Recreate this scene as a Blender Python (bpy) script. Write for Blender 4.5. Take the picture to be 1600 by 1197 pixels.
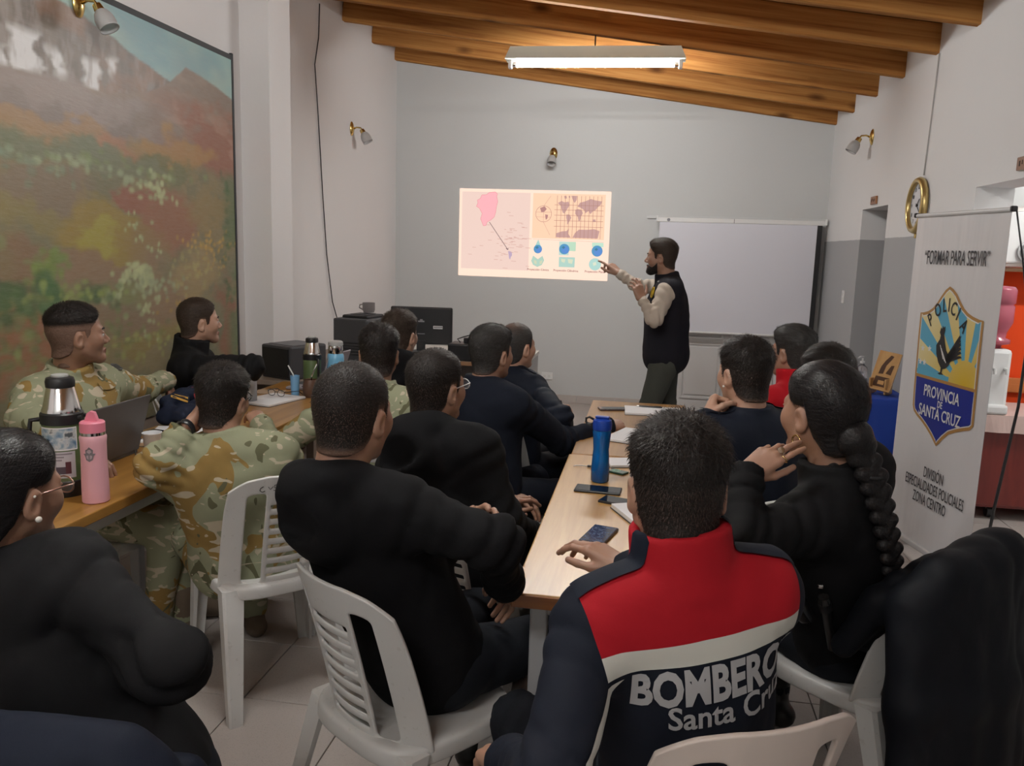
import bpy, bmesh, math, random
import numpy as np
from mathutils import Vector, Matrix, Euler
from mathutils.bvhtree import BVHTree

for _o in list(bpy.data.objects):
    bpy.data.objects.remove(_o, do_unlink=True)
SC = bpy.context.scene
COL = SC.collection
RND = random.Random(7)
PI = math.pi

# ---------------------------------------------------------------- camera, world, exposure, lights
FPX, YAW, PITCH, ROLL, EYE = 1288.4, .161886, .161853, .030265, 1.6
def _cam_axes():
    cy, sy = math.cos(YAW), math.sin(YAW)
    f = Vector((-sy*math.cos(PITCH), cy*math.cos(PITCH), -math.sin(PITCH)))
    r = Vector((cy, sy, 0)); u = r.cross(f)
    c, s = math.cos(ROLL), math.sin(ROLL)
    return c*r+s*u, -s*r+c*u, f
CR, CU, CF = _cam_axes()
cam = bpy.data.cameras.new('camera'); cam.sensor_width = 36; cam.lens = FPX/1600*36
cam.clip_start = .05; cam.clip_end = 60
cam_o = bpy.data.objects.new('camera', cam); COL.objects.link(cam_o)
cam_o.matrix_world = Matrix(((CR.x, CU.x, -CF.x, 0), (CR.y, CU.y, -CF.y, 0), (CR.z, CU.z, -CF.z, EYE), (0, 0, 0, 1)))
SC.camera = cam_o

w = bpy.data.worlds.new('world'); SC.world = w; w.use_nodes = True
w.node_tree.nodes['Background'].inputs[0].default_value = (.72, .8, .9, 1)
w.node_tree.nodes['Background'].inputs[1].default_value = .3
vs = SC.view_settings
vs.view_transform = 'Standard'; vs.look = 'None'; vs.gamma = 1; vs.use_curve_mapping = False
vs.exposure = 1.13
SC.cycles.max_bounces = 7; SC.cycles.diffuse_bounces = 4; SC.cycles.glossy_bounces = 3
SC.cycles.transmission_bounces = 6; SC.cycles.transparent_max_bounces = 8
SC.cycles.caustics_reflective = False; SC.cycles.caustics_refractive = False
SC.cycles.use_denoising = True
SC.cycles.sample_clamp_indirect = 4

TUBE_STRENGTH, TUBE_COLOR = 120, (1, .985, .965)
# one tube in view, two more of the same kind on the beams over and behind the viewer, one made up to light the kitchen next door
TUBES = [(-.5, 6.385, 2.985), (-.95, 2.23, 3.04), (-.9, -.57, 3.04)]

def at(px, py, k):
    "the point of the room seen at a photo pixel, k metres along the viewing axis"
    return Vector((0, 0, EYE)) + (CF + CR*((px-800)/FPX) - CU*((py-598.5)/FPX))*k
def atz(px, py, z):
    d = CF + CR*((px-800)/FPX) - CU*((py-598.5)/FPX)
    return Vector((0, 0, EYE)) + d*((z-EYE)/d.z)

# ---------------------------------------------------------------- materials
def S(r, g, b):
    f = lambda c: (c/255/12.92) if c/255 <= .04045 else ((c/255+.055)/1.055)**2.4
    return (f(r), f(g), f(b))
class NT:
    def __init__(s, name):
        s.m = bpy.data.materials.new(name); s.m.use_nodes = True
        s.t = s.m.node_tree; s.n = s.t.nodes; s.b = s.n['Principled BSDF']
    def new(s, typ, **kw):
        n = s.n.new(typ)
        for k, v in kw.items(): setattr(n, k, v)
        return n
    def link(s, a, b): s.t.links.new(a, b)
    def put(s, sock, v):
        if hasattr(v, 'is_output') or isinstance(v, bpy.types.NodeSocket): s.link(v, sock)
        elif isinstance(v, tuple) and len(v) == 3 and sock.type == 'RGBA': sock.default_value = (*v, 1)
        else: sock.default_value = v
    def math(s, op, a, b=0., c=0.):
        n = s.new('ShaderNodeMath', operation=op)
        for i, v in enumerate((a, b, c)): s.put(n.inputs[i], v)
        return n.outputs[0]
    def mix(s, f, a, b):
        n = s.new('ShaderNodeMix', data_type='RGBA')
        s.put(n.inputs[0], f); s.put(n.inputs[6], a); s.put(n.inputs[7], b)
        return n.outputs[2]
    def noise(s, scale, detail=2, vec=None, rough=.5, dist=0., out=0):
        n = s.new('ShaderNodeTexNoise'); n.inputs['Scale'].default_value = scale
        n.inputs['Detail'].default_value = detail; n.inputs['Roughness'].default_value = rough
        n.inputs['Distortion'].default_value = dist
        if vec is not None: s.link(vec, n.inputs['Vector'])
        return n.outputs[out]
    def ramp(s, f, stops, interp='LINEAR'):
        n = s.new('ShaderNodeValToRGB'); n.color_ramp.interpolation = interp
        e = n.color_ramp.elements
        while len(e) < len(stops): e.new(.5)
        for i, (p, c) in enumerate(stops):
            e[i].position = p; e[i].color = (*c, 1) if isinstance(c, tuple) else (c, c, c, 1)
        s.link(f, n.inputs[0]); return n.outputs[0]
    def coord(s, which='Object', scale=None):
        v = s.new('ShaderNodeTexCoord').outputs[which]
        if scale:
            m = s.new('ShaderNodeMapping'); m.inputs['Scale'].default_value = scale
            s.link(v, m.inputs[0]); v = m.outputs[0]
        return v
    def attr(s, name, out='Fac'):
        n = s.new('ShaderNodeAttribute'); n.attribute_name = name; return n.outputs[out]
    def bump(s, h, strength=.2, dist=.01):
        n = s.new('ShaderNodeBump'); n.inputs['Strength'].default_value = strength; n.inputs['Distance'].default_value = dist
        s.link(h, n.inputs['Height']); s.link(n.outputs[0], s.b.inputs['Normal'])
    def set(s, **kw):
        for k, v in kw.items(): s.put(s.b.inputs[k.replace('_', ' ')], v)
        return s
_MC = {}
def plain(name, col, rough=.5, metal=0., bump=0., bscale=200., emis=0., alpha=1., trans=0., spec=.5, var=0., coat=0., sheen=0.):
    if name in _MC: return _MC[name]
    n = NT(name)
    c = col
    if var:
        c = n.mix(n.noise(6, 3, n.coord()), tuple(x*(1-var) for x in col), tuple(min(1, x*(1+var)) for x in col))
    n.set(Base_Color=c, Roughness=rough, Metallic=metal)
    n.b.inputs['Specular IOR Level'].default_value = spec
    n.b.inputs['Alpha'].default_value = alpha
    n.b.inputs['Transmission Weight'].default_value = trans
    n.b.inputs['Coat Weight'].default_value = coat
    n.b.inputs['Sheen Weight'].default_value = sheen
    if emis:
        n.set(Emission_Color=col); n.b.inputs['Emission Strength'].default_value = emis
    if bump: n.bump(n.noise(bscale, 3, n.coord()), bump, .004)
    _MC[name] = n.m
    return n.m

# ---------------------------------------------------------------- objects and mesh helpers
def link(name, data, parent=None):
    o = bpy.data.objects.new(name, data); COL.objects.link(o)
    if parent is not None: o.parent = parent
    return o
def tag(o, label=None, cat=None, group=None, kind=None):
    if label: o['label'] = label
    if cat: o['category'] = cat
    if group: o['group'] = group
    if kind: o['kind'] = kind
    return o
def thing(name, label, cat, loc=(0, 0, 0), rz=0, group=None):
    o = link(name, None); o.location = loc; o.rotation_euler = (0, 0, rz)
    o.empty_display_size = .05
    return tag(o, label, cat, group)
def obj(name, bm, m, parent=None, smooth=None, kind=None, label=None):
    me = bpy.data.meshes.new(name)
    bm.normal_update(); bm.to_mesh(me); bm.free()
    ms = m if isinstance(m, (list, tuple)) else [m]
    for x in ms: me.materials.append(x)
    if smooth is not None:
        me.polygons.foreach_set('use_smooth', [True]*len(me.polygons))
        if smooth < 180: me.set_sharp_from_angle(angle=math.radians(smooth))
    o = link(name, me, parent)
    if kind: o['kind'] = kind
    if label: o['label'] = label
    return o
def npmesh(name, V, Fq, m, parent=None, smooth=True):
    me = bpy.data.meshes.new(name)
    V = np.asarray(V, np.float32); Fq = np.asarray(Fq, np.int32)
    me.vertices.add(len(V)); me.vertices.foreach_set('co', V.ravel())
    n, k = Fq.shape
    me.loops.add(n*k); me.loops.foreach_set('vertex_index', Fq.ravel())
    me.polygons.add(n); me.polygons.foreach_set('loop_start', np.arange(0, n*k, k, dtype=np.int32))
    me.polygons.foreach_set('use_smooth', np.full(n, smooth))
    me.update(calc_edges=True)
    for x in (m if isinstance(m, (list, tuple)) else [m]): me.materials.append(x)
    return link(name, me, parent)
def box(bm, c, s, bev=0., rot=None, seg=2):
    M = Matrix.Translation(c)
    if rot is not None: M = M @ (rot.to_4x4() if isinstance(rot, Matrix) else Euler(rot).to_matrix().to_4x4())
    r = bmesh.ops.create_cube(bm, size=1, matrix=M @ Matrix.Diagonal((*s, 1)))
    if bev:
        es = {e for v in r['verts'] for e in v.link_edges}
        bmesh.ops.bevel(bm, geom=list(es), offset=bev, segments=seg, profile=.5, affect='EDGES')
    return bm
def B(): return bmesh.new()
def bx(c, s, bev=0., rot=None): return box(B(), c, s, bev, rot)
def lathe(bm, prof, seg=24, M=None, flat=(1, 1)):
    "prof: (r, z) from bottom to top"
    M = M or Matrix()
    rows = []
    for r, z in prof:
        if r < 1e-6: rows.append([bm.verts.new(M @ Vector((0, 0, z)))])
        else: rows.append([bm.verts.new(M @ Vector((r*flat[0]*math.cos(2*PI*i/seg), r*flat[1]*math.sin(2*PI*i/seg), z))) for i in range(seg)])
    for a, b in zip(rows, rows[1:]):
        for i in range(seg):
            j = (i+1) % seg
            if len(a) == 1 and len(b) == 1: continue
            if len(a) == 1: bm.faces.new((a[0], b[j], b[i]))
            elif len(b) == 1: bm.faces.new((a[i], a[j], b[0]))
            else: bm.faces.new((a[i], a[j], b[j], b[i]))
    return bm
def tube(bm, pts, rad, seg=8, closed=False, caps=True, flat=None):
    pts = [Vector(p) for p in pts]; n = len(pts)
    rr = rad if isinstance(rad, (list, tuple)) else [rad]*n
    rows = []; up = None
    for i, p in enumerate(pts):
        a = pts[(i-1) % n] if (i or closed) else p; b = pts[(i+1) % n] if (i < n-1 or closed) else p
        t = (b-a).normalized()
        if up is None: up = Vector((0, 0, 1)) if abs(t.z) < .9 else Vector((1, 0, 0))
        x = t.cross(up).normalized(); y = x.cross(t).normalized(); up = y
        fl = flat or (1, 1)
        rows.append([bm.verts.new(p + (x*math.cos(2*PI*j/seg)*fl[0]+y*math.sin(2*PI*j/seg)*fl[1])*rr[i]) for j in range(seg)])
    rng = list(zip(rows, rows[1:])) + ([(rows[-1], rows[0])] if closed else [])
    for a, b in rng:
        for j in range(seg): bm.faces.new((a[j], a[(j+1) % seg], b[(j+1) % seg], b[j]))
    if caps and not closed:
        bm.faces.new(list(reversed(rows[0]))); bm.faces.new(rows[-1])
    return bm
def prism(bm, pts, d, M=None):
    "polygon pts in XZ of the local frame, extruded from y=0 to y=d"
    M = M or Matrix()
    a = [bm.verts.new(M @ Vector((x, 0, z))) for x, z in pts]; b = [bm.verts.new(M @ Vector((x, d, z))) for x, z in pts]
    n = len(pts)
    bm.faces.new(a); bm.faces.new(list(reversed(b)))
    for i in range(n): bm.faces.new((a[i], b[i], b[(i+1) % n], a[(i+1) % n]))
    bmesh.ops.recalc_face_normals(bm, faces=bm.faces[:])
    return bm
def flatpoly(bm, pts, y=0., M=None):
    M = M or Matrix()
    f = bm.faces.new([bm.verts.new(M @ Vector((x, y, z))) for x, z in pts])
    f.normal_update()
    return bm
def circle_pts(cx, cz, r, n=28, rz=None, a0=0, a1=2*PI):
    rz = rz or r
    full = abs(a1-a0) >= 2*PI-1e-6
    k = n if full else n+1
    return [(cx+r*math.cos(a0+(a1-a0)*i/n), cz+rz*math.sin(a0+(a1-a0)*i/n)) for i in range(k)]
def line_quad(bm, a, b, w, y=0., M=None):
    a = Vector(a); b = Vector(b); t = (b-a).normalized(); n = Vector((-t.y, t.x))*w/2
    return flatpoly(bm, [tuple(a-n), tuple(b-n), tuple(b+n), tuple(a+n)], y, M)
def text_mesh(body, size, sx=1., bold=0., extrude=.0003, align='CENTER', spacing=1.):
    cu = bpy.data.curves.new('text', 'FONT'); cu.body = body; cu.size = size
    cu.align_x = align; cu.align_y = 'CENTER'; cu.offset = bold; cu.extrude = extrude
    cu.resolution_u = 3; cu.space_character = spacing
    o = bpy.data.objects.new('text', cu); COL.objects.link(o)
    dg = bpy.context.evaluated_depsgraph_get()
    me = bpy.data.meshes.new_from_object(o.evaluated_get(dg))
    bpy.data.objects.remove(o, do_unlink=True); bpy.data.curves.remove(cu)
    for v in me.vertices: v.co.x *= sx
    return me
def text(name, body, size, m, parent, M, sx=1., bold=0., align='CENTER', spacing=1., extrude=.0003):
    "text in the XZ plane of M (reads along +X, up +Z, faces -Y)"
    me = text_mesh(body, size, sx, bold, extrude, align, spacing)
    me.transform(M @ Matrix.Rotation(PI/2, 4, 'X'))
    me.materials.clear(); me.materials.append(m)
    me.name = name
    return link(name, me, parent)
def copy_tree(o, parent=None):
    c = o.copy(); COL.objects.link(c); c.parent = parent
    for ch in list(o.children): copy_tree(ch, c)
    return c
def T(x, y, z): return Matrix.Translation((x, y, z))
# ---------------------------------------------------------------- setting
XL, XR, YB, YF = -2.71, 1.66, 8.606, -1.6
ZL, ZR = 3.47, 2.855      # beam undersides at the left and right wall
def zb(x): return ZL + (ZR-ZL)*(x-XL)/(XR-XL)

def plaster(name, col, dado=None, zd=1.757):
    n = NT(name); co = n.coord()
    c = n.mix(n.noise(1.3, 4, co), tuple(x*.95 for x in col), col)
    if dado:
        g = n.new('ShaderNodeNewGeometry'); sp = n.new('ShaderNodeSeparateXYZ'); n.link(g.outputs['Position'], sp.inputs[0])
        zz = n.math('ADD', sp.outputs[2], n.math('MULTIPLY', n.noise(14, 2, co), .006))
        c = n.mix(n.math('LESS_THAN', zz, zd), c, dado)
    n.set(Base_Color=c, Roughness=.75); n.b.inputs['Specular IOR Level'].default_value = .25
    n.bump(n.noise(40, 4, co), .12, .006)
    return n.m
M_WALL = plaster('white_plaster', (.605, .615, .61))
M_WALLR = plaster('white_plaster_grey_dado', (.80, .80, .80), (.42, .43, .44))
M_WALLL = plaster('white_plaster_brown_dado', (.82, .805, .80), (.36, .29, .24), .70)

def floor_mat():
    n = NT('floor_tile'); co = n.coord()
    oi = n.new('ShaderNodeObjectInfo')
    c = n.mix(n.noise(3, 4, co), (.40, .355, .325), (.47, .425, .395))
    c = n.mix(n.math('GREATER_THAN', n.noise(260, 1, co), .63), c, (.36, .32, .29))
    c = n.mix(n.math('MULTIPLY', oi.outputs['Random'], .25), c, (.40, .35, .32))
    n.set(Base_Color=c, Roughness=.34); n.b.inputs['Specular IOR Level'].default_value = .4
    return n.m
M_TILE = floor_mat()
M_GROUT = plain('grout', (.37, .335, .31), .9)

fl = obj('floor', bx((-.2, 3.5, -.05), (9.4, 10.6, .08)), M_GROUT, kind='structure')
# ceramic floor tiles, one object each where the floor is in view
TS = .40
tb = bx((0, 0, 0), (TS-.004, TS-.004, .01), .0015); tile0 = obj('tile', tb, M_TILE, fl)
first = True
n_t = 0
for i in range(-7, 7):
    for j in range(0, 22):
        x, y = .06+i*TS, .32+j*TS
        if x < XL-.1 or (x > XR+.25 and not (3.6 < y < 6.2)): continue
        o = tile0 if first else tile0.copy()
        if not first: COL.objects.link(o); o.parent = fl
        first = False
        o.location = (x, y, -.005+RND.uniform(-.0005, .0005)); n_t += 1
tm = B()
for i in range(-8, 12):
    for j in range(-4, 25):
        x, y = .06+i*TS, .32+j*TS
        inside = -7 <= i < 7 and 0 <= j < 22 and not (x < XL-.1 or (x > XR+.25 and not (3.6 < y < 6.2)))
        if inside or x > 4.4: continue
        box(tm, (x, y, -.005), (TS-.004, TS-.004, .01))
obj('outlying_tiles', tm, M_TILE, fl, kind='stuff')

# back wall
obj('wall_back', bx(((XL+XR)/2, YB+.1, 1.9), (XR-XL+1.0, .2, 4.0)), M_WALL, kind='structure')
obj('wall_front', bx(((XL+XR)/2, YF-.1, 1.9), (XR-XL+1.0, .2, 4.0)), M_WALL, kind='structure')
obj('wall_left', bx((XL-.1, 3.5, 1.9), (.2, 10.4, 4.0)), M_WALLL, kind='structure')
# right wall with two doorways
D1 = (6.452, 7.197, 1.992); D2 = (3.55, 4.79, 1.99)
WT = .19
rw = B()
def wseg(y0, y1, z0=0, z1=3.9): box(rw, (XR+WT/2, (y0+y1)/2, (z0+z1)/2), (WT, y1-y0, z1-z0))
wseg(YF-.2, D2[0]); wseg(D2[0], D2[1], D2[2]); wseg(D2[1], D1[0]); wseg(D1[0], D1[1], D1[2]); wseg(D1[1], YB+.1)
obj('wall_right', rw, M_WALLR, kind='structure')
# corridor behind the first doorway and the kitchen behind the second
sm = B(); box(sm, (XR+WT+.7, 6.98, 1.2), (.1, 1.45, 2.5)); box(sm, (XR+WT+.36, 7.75, 1.2), (.7, .1, 2.5)); box(sm, (XR+WT+.36, 6.2, 1.2), (.7, .1, 2.5)); box(sm, (XR+WT+.36, 6.82, 2.4), (.8, 2, .1))
obj('wall_corridor', sm, M_WALLR, kind='structure')
M_ORANGE = plaster('orange_paint', S(232, 84, 26), (.0, .0, .0), -5)
M_ORW = plaster('white_over_orange', S(222, 72, 22), None)
km = B(); box(km, (3.2, 6.12, .80), (2.9, .1, 1.6)); obj('wall_kitchen_lower', km, M_ORW, kind='structure')
km = B(); box(km, (3.2, 6.14, 2.2), (2.9, .1, 1.2)); box(km, (4.6, 4.6, 1.4), (.1, 3.1, 2.8)); box(km, (3.2, 3.1, 1.4), (2.9, .1, 2.8))
obj('wall_kitchen', km, M_WALL, kind='structure')
obj('ceiling_kitchen', bx((3.2, 4.6, 2.85), (2.9, 3.2, .1)), M_WALL, kind='structure')
# shallow projecting pilaster on the left wall
obj('trim_1', bx((XL+.10, 5.40, 2.10), (.21, .32, 2.78), .004), M_WALLL, kind='structure')
obj('trim_2', bx((XL+.095, 5.40, .355), (.19, .31, .71), .004), plain('brown_plinth', (.34, .28, .23), .7, var=.1), kind='structure')

# skirting tiles along the back wall and a little of the sides
def wood_tile(): return plain('skirting_tile', (.50, .45, .42), .4, var=.06)
bb = link('baseboard_back', None); bb['kind'] = 'structure'; bb.location = (0, YB, 0)
i = 0; x = XL
sk0 = None
while x < .12:
    if sk0 is None: sk0 = obj('tile', bx((0, -.006, .041), (.396, .012, .082), .002), wood_tile(), bb); o = sk0
    else: o = sk0.copy(); COL.objects.link(o); o.parent = bb
    o.location = (x+.2, 0, 0); x += .4
bl = link('baseboard_right', None); bl['kind'] = 'structure'; bl.location = (XR, 0, 0)
for (a, b) in ((4.80, 6.44), (7.21, 8.6), (-1.5, 3.54)):
    nn = max(1, round((b-a)/.4)); st = (b-a)/nn
    for q in range(nn):
        obj('tile', bx((-.006, a+st*(q+.5), .041), (.012, st-.004, .082), .002), wood_tile(), bl)
bl = link('baseboard_left', None); bl['kind'] = 'structure'; bl.location = (XL, 0, 0)
for q in range(24):
    y = -1.4+.4*q
    if 5.1 < y < 5.7: continue
    obj('tile', bx((.006, y, .041), (.012, .396, .082), .002), wood_tile(), bl)

# ceiling: boards on pine beams running across the room
def pine(name, c0, c1, c2, axis=0):
    n = NT(name)
    oi = n.new('ShaderNodeObjectInfo')
    tc = n.new('ShaderNodeTexCoord'); add = n.new('ShaderNodeVectorMath', operation='ADD')
    cx = n.new('ShaderNodeCombineXYZ')
    for k in range(3): n.link(n.math('MULTIPLY', oi.outputs['Random'], (17., 9., 5.)[k]), cx.inputs[k])
    n.link(tc.outputs['Object'], add.inputs[0]); n.link(cx.outputs[0], add.inputs[1])
    def mp(sc):
        m = n.new('ShaderNodeMapping'); m.inputs['Scale'].default_value = sc; n.link(add.outputs[0], m.inputs[0]); return m.outputs[0]
    gr = n.noise(1., 5, mp((1.1, 16, 34)), .6, .4)
    c = n.ramp(gr, [(.36, c0), (.48, c1), (.60, c2)])
    fine = n.noise(1., 2, mp((3, 120, 190)))
    c = n.mix(n.math('MULTIPLY', fine, .55), c, tuple(x*.6 for x in c0))
    vo = n.new('ShaderNodeTexVoronoi'); vo.inputs['Scale'].default_value = 1.; n.link(mp((1.9, 2.5, 4.6)), vo.inputs['Vector'])
    kn = n.ramp(vo.outputs['Distance'], [(.05, 1.), (.20, 0.)])
    c = n.mix(n.math('MULTIPLY', kn, .85), c, (.075, .028, .012))
    n.set(Base_Color=c, Roughness=.7); n.b.inputs['Specular IOR Level'].default_value = .04
    n.bump(gr, .06, .004)
    return n.m
M_BEAM = pine('varnished_pine', (.33, .135, .040), (.49, .222, .066), (.58, .29, .092))
M_BOARD = pine('ceiling_board_pine', (.40, .18, .06), (.5, .25, .09), (.58, .31, .12))
ce = link('ceiling', None); ce['kind'] = 'structure'
slope = math.atan2(ZR-ZL, XR-XL); Lb = math.hypot(XR-XL, ZR-ZL)+.02
BH = .17
by = [8.555, 7.851, 7.094, 6.385, 5.682, 5.024, 4.33, 3.63, 2.93, 2.23, 1.53, .83, .13, -.57, -1.27]
beam0 = None
for y in by:
    if beam0 is None:
        bm = bx((0, 0, BH/2), (Lb, .062, BH), .003); beam0 = obj('beam', bm, M_BEAM, ce); o = beam0
    else: o = beam0.copy(); COL.objects.link(o); o.parent = ce
    o.location = ((XL+XR)/2, y, (ZL+ZR)/2); o.rotation_euler = (0, -slope, 0)
bo = None
nb = 36
for q in range(nb):
    y = YF + (YB-YF)*(q+.5)/nb
    if bo is None: bo = obj('board', bx((0, 0, .0), (Lb+.3, (YB-YF)/nb-.004, .02), .002), M_BOARD, ce); o = bo
    else: o = bo.copy(); COL.objects.link(o); o.parent = ce
    o.location = ((XL+XR)/2, y, (ZL+ZR)/2+BH+.015); o.rotation_euler = (0, -slope, 0)
# roof deck closes the room above the boards
obj('roof_deck', bx((0, 0, 0), (Lb+.6, YB-YF+.4, .06)), plain('dark_deck', (.12, .09, .07), .9), ce).location = ((XL+XR)/2, (YB+YF)/2, (ZL+ZR)/2+BH+.07)
ce.children[-1].rotation_euler = (0, -slope, 0)

# panelled white door half hidden behind the pull-down screen
M_DOORW = plain('white_door_paint', (.66, .65, .64), .45)
dr = link('door_1', None); dr['kind'] = 'structure'; dr.location = (.79, YB-.001, 0)
obj('door_leaf', bx((0, -.02, .93), (.95, .03, 1.86), .003), M_DOORW, dr)
for cx in (-.235, .235):
    for cz, hz in ((.42, .5), (1.02, .46), (1.55, .38)):
        pb = B(); box(pb, (cx, -.04, cz), (.32, .012, hz), .005)
        obj('door_panel', pb, M_DOORW, dr)
        pb = B()
        for sx in (-1, 1): box(pb, (cx+sx*.19, -.04, cz), (.025, .018, hz+.08), .005)
        for sz in (-1, 1): box(pb, (cx, -.04, cz+sz*(hz/2+.03)), (.38, .018, .025), .005)
        obj('panel_molding', pb, M_DOORW, dr)
fb = B(); box(fb, (-.52, -.03, .94), (.08, .06, 1.88), .004); box(fb, (.52, -.03, .94), (.08, .06, 1.88), .004); box(fb, (0, -.03, 1.88), (1.12, .06, .06), .004)
obj('door_frame', fb, M_DOORW, dr)
hb = B(); lathe(hb, [(.024, 0), (.024, .012), (.01, .014), (.01, .05), (.02, .055), (.024, .07), (.0, .08)], 16, T(.42, -.045, 1.0) @ Matrix.Rotation(PI/2, 4, 'X'))
obj('handle', hb, plain('worn_brass', (.55, .42, .18), .3, 1.), dr, 40)
# ---------------------------------------------------------------- distance-field modelling (one smooth continuous surface per body / garment)
def snets(D, o, h):
    s = D < 0
    c = np.zeros(np.array(D.shape)-1, np.int8)
    off = [(i, j, k) for i in (0, 1) for j in (0, 1) for k in (0, 1)]
    nx, ny, nz = c.shape
    for i, j, k in off: c += s[i:i+nx, j:j+ny, k:k+nz]
    m = (c > 0) & (c < 8)
    cells = np.argwhere(m); n = len(cells)
    idx = np.full(c.shape, -1, np.int32); idx[m] = np.arange(n)
    acc = np.zeros((n, 3)); cnt = np.zeros(n)
    for a in range(3):
        b, d = [q for q in range(3) if q != a]
        for u in (0, 1):
            for v in (0, 1):
                p0 = cells.copy(); p0[:, b] += u; p0[:, d] += v
                p1 = p0.copy(); p1[:, a] += 1
                d0 = D[p0[:, 0], p0[:, 1], p0[:, 2]]; d1 = D[p1[:, 0], p1[:, 1], p1[:, 2]]
                cr = (d0 < 0) != (d1 < 0)
                t = np.where(cr, d0/np.where(d0 == d1, 1, d0-d1), 0)
                q = np.zeros((n, 3)); q[:, a] = t; q[:, b] = u; q[:, d] = v
                acc += q*cr[:, None]; cnt += cr
    V = np.asarray(o)+h*(cells+acc/np.maximum(cnt, 1)[:, None])
    FF = []
    for a in range(3):
        b, d = (a+1) % 3, (a+2) % 3
        sl0 = [slice(None)]*3; sl1 = [slice(None)]*3
        sl0[a] = slice(0, -1); sl1[a] = slice(1, None)
        for q in (b, d): sl0[q] = slice(1, -1); sl1[q] = slice(1, -1)
        s0 = s[tuple(sl0)]; s1 = s[tuple(sl1)]
        e = np.argwhere(s0 != s1)
        if not len(e): continue
        g = e.copy(); g[:, b] += 1; g[:, d] += 1
        ins = s0[e[:, 0], e[:, 1], e[:, 2]]
        def I(db, dd):
            r = g.copy(); r[:, b] += db; r[:, d] += dd
            return idx[r[:, 0], r[:, 1], r[:, 2]]
        Q = np.stack([I(-1, -1), I(0, -1), I(0, 0), I(-1, 0)], 1)
        Q[~ins] = Q[~ins][:, ::-1]
        FF.append(Q)
    return V, np.concatenate(FF) if FF else np.zeros((0, 4), int)

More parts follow.
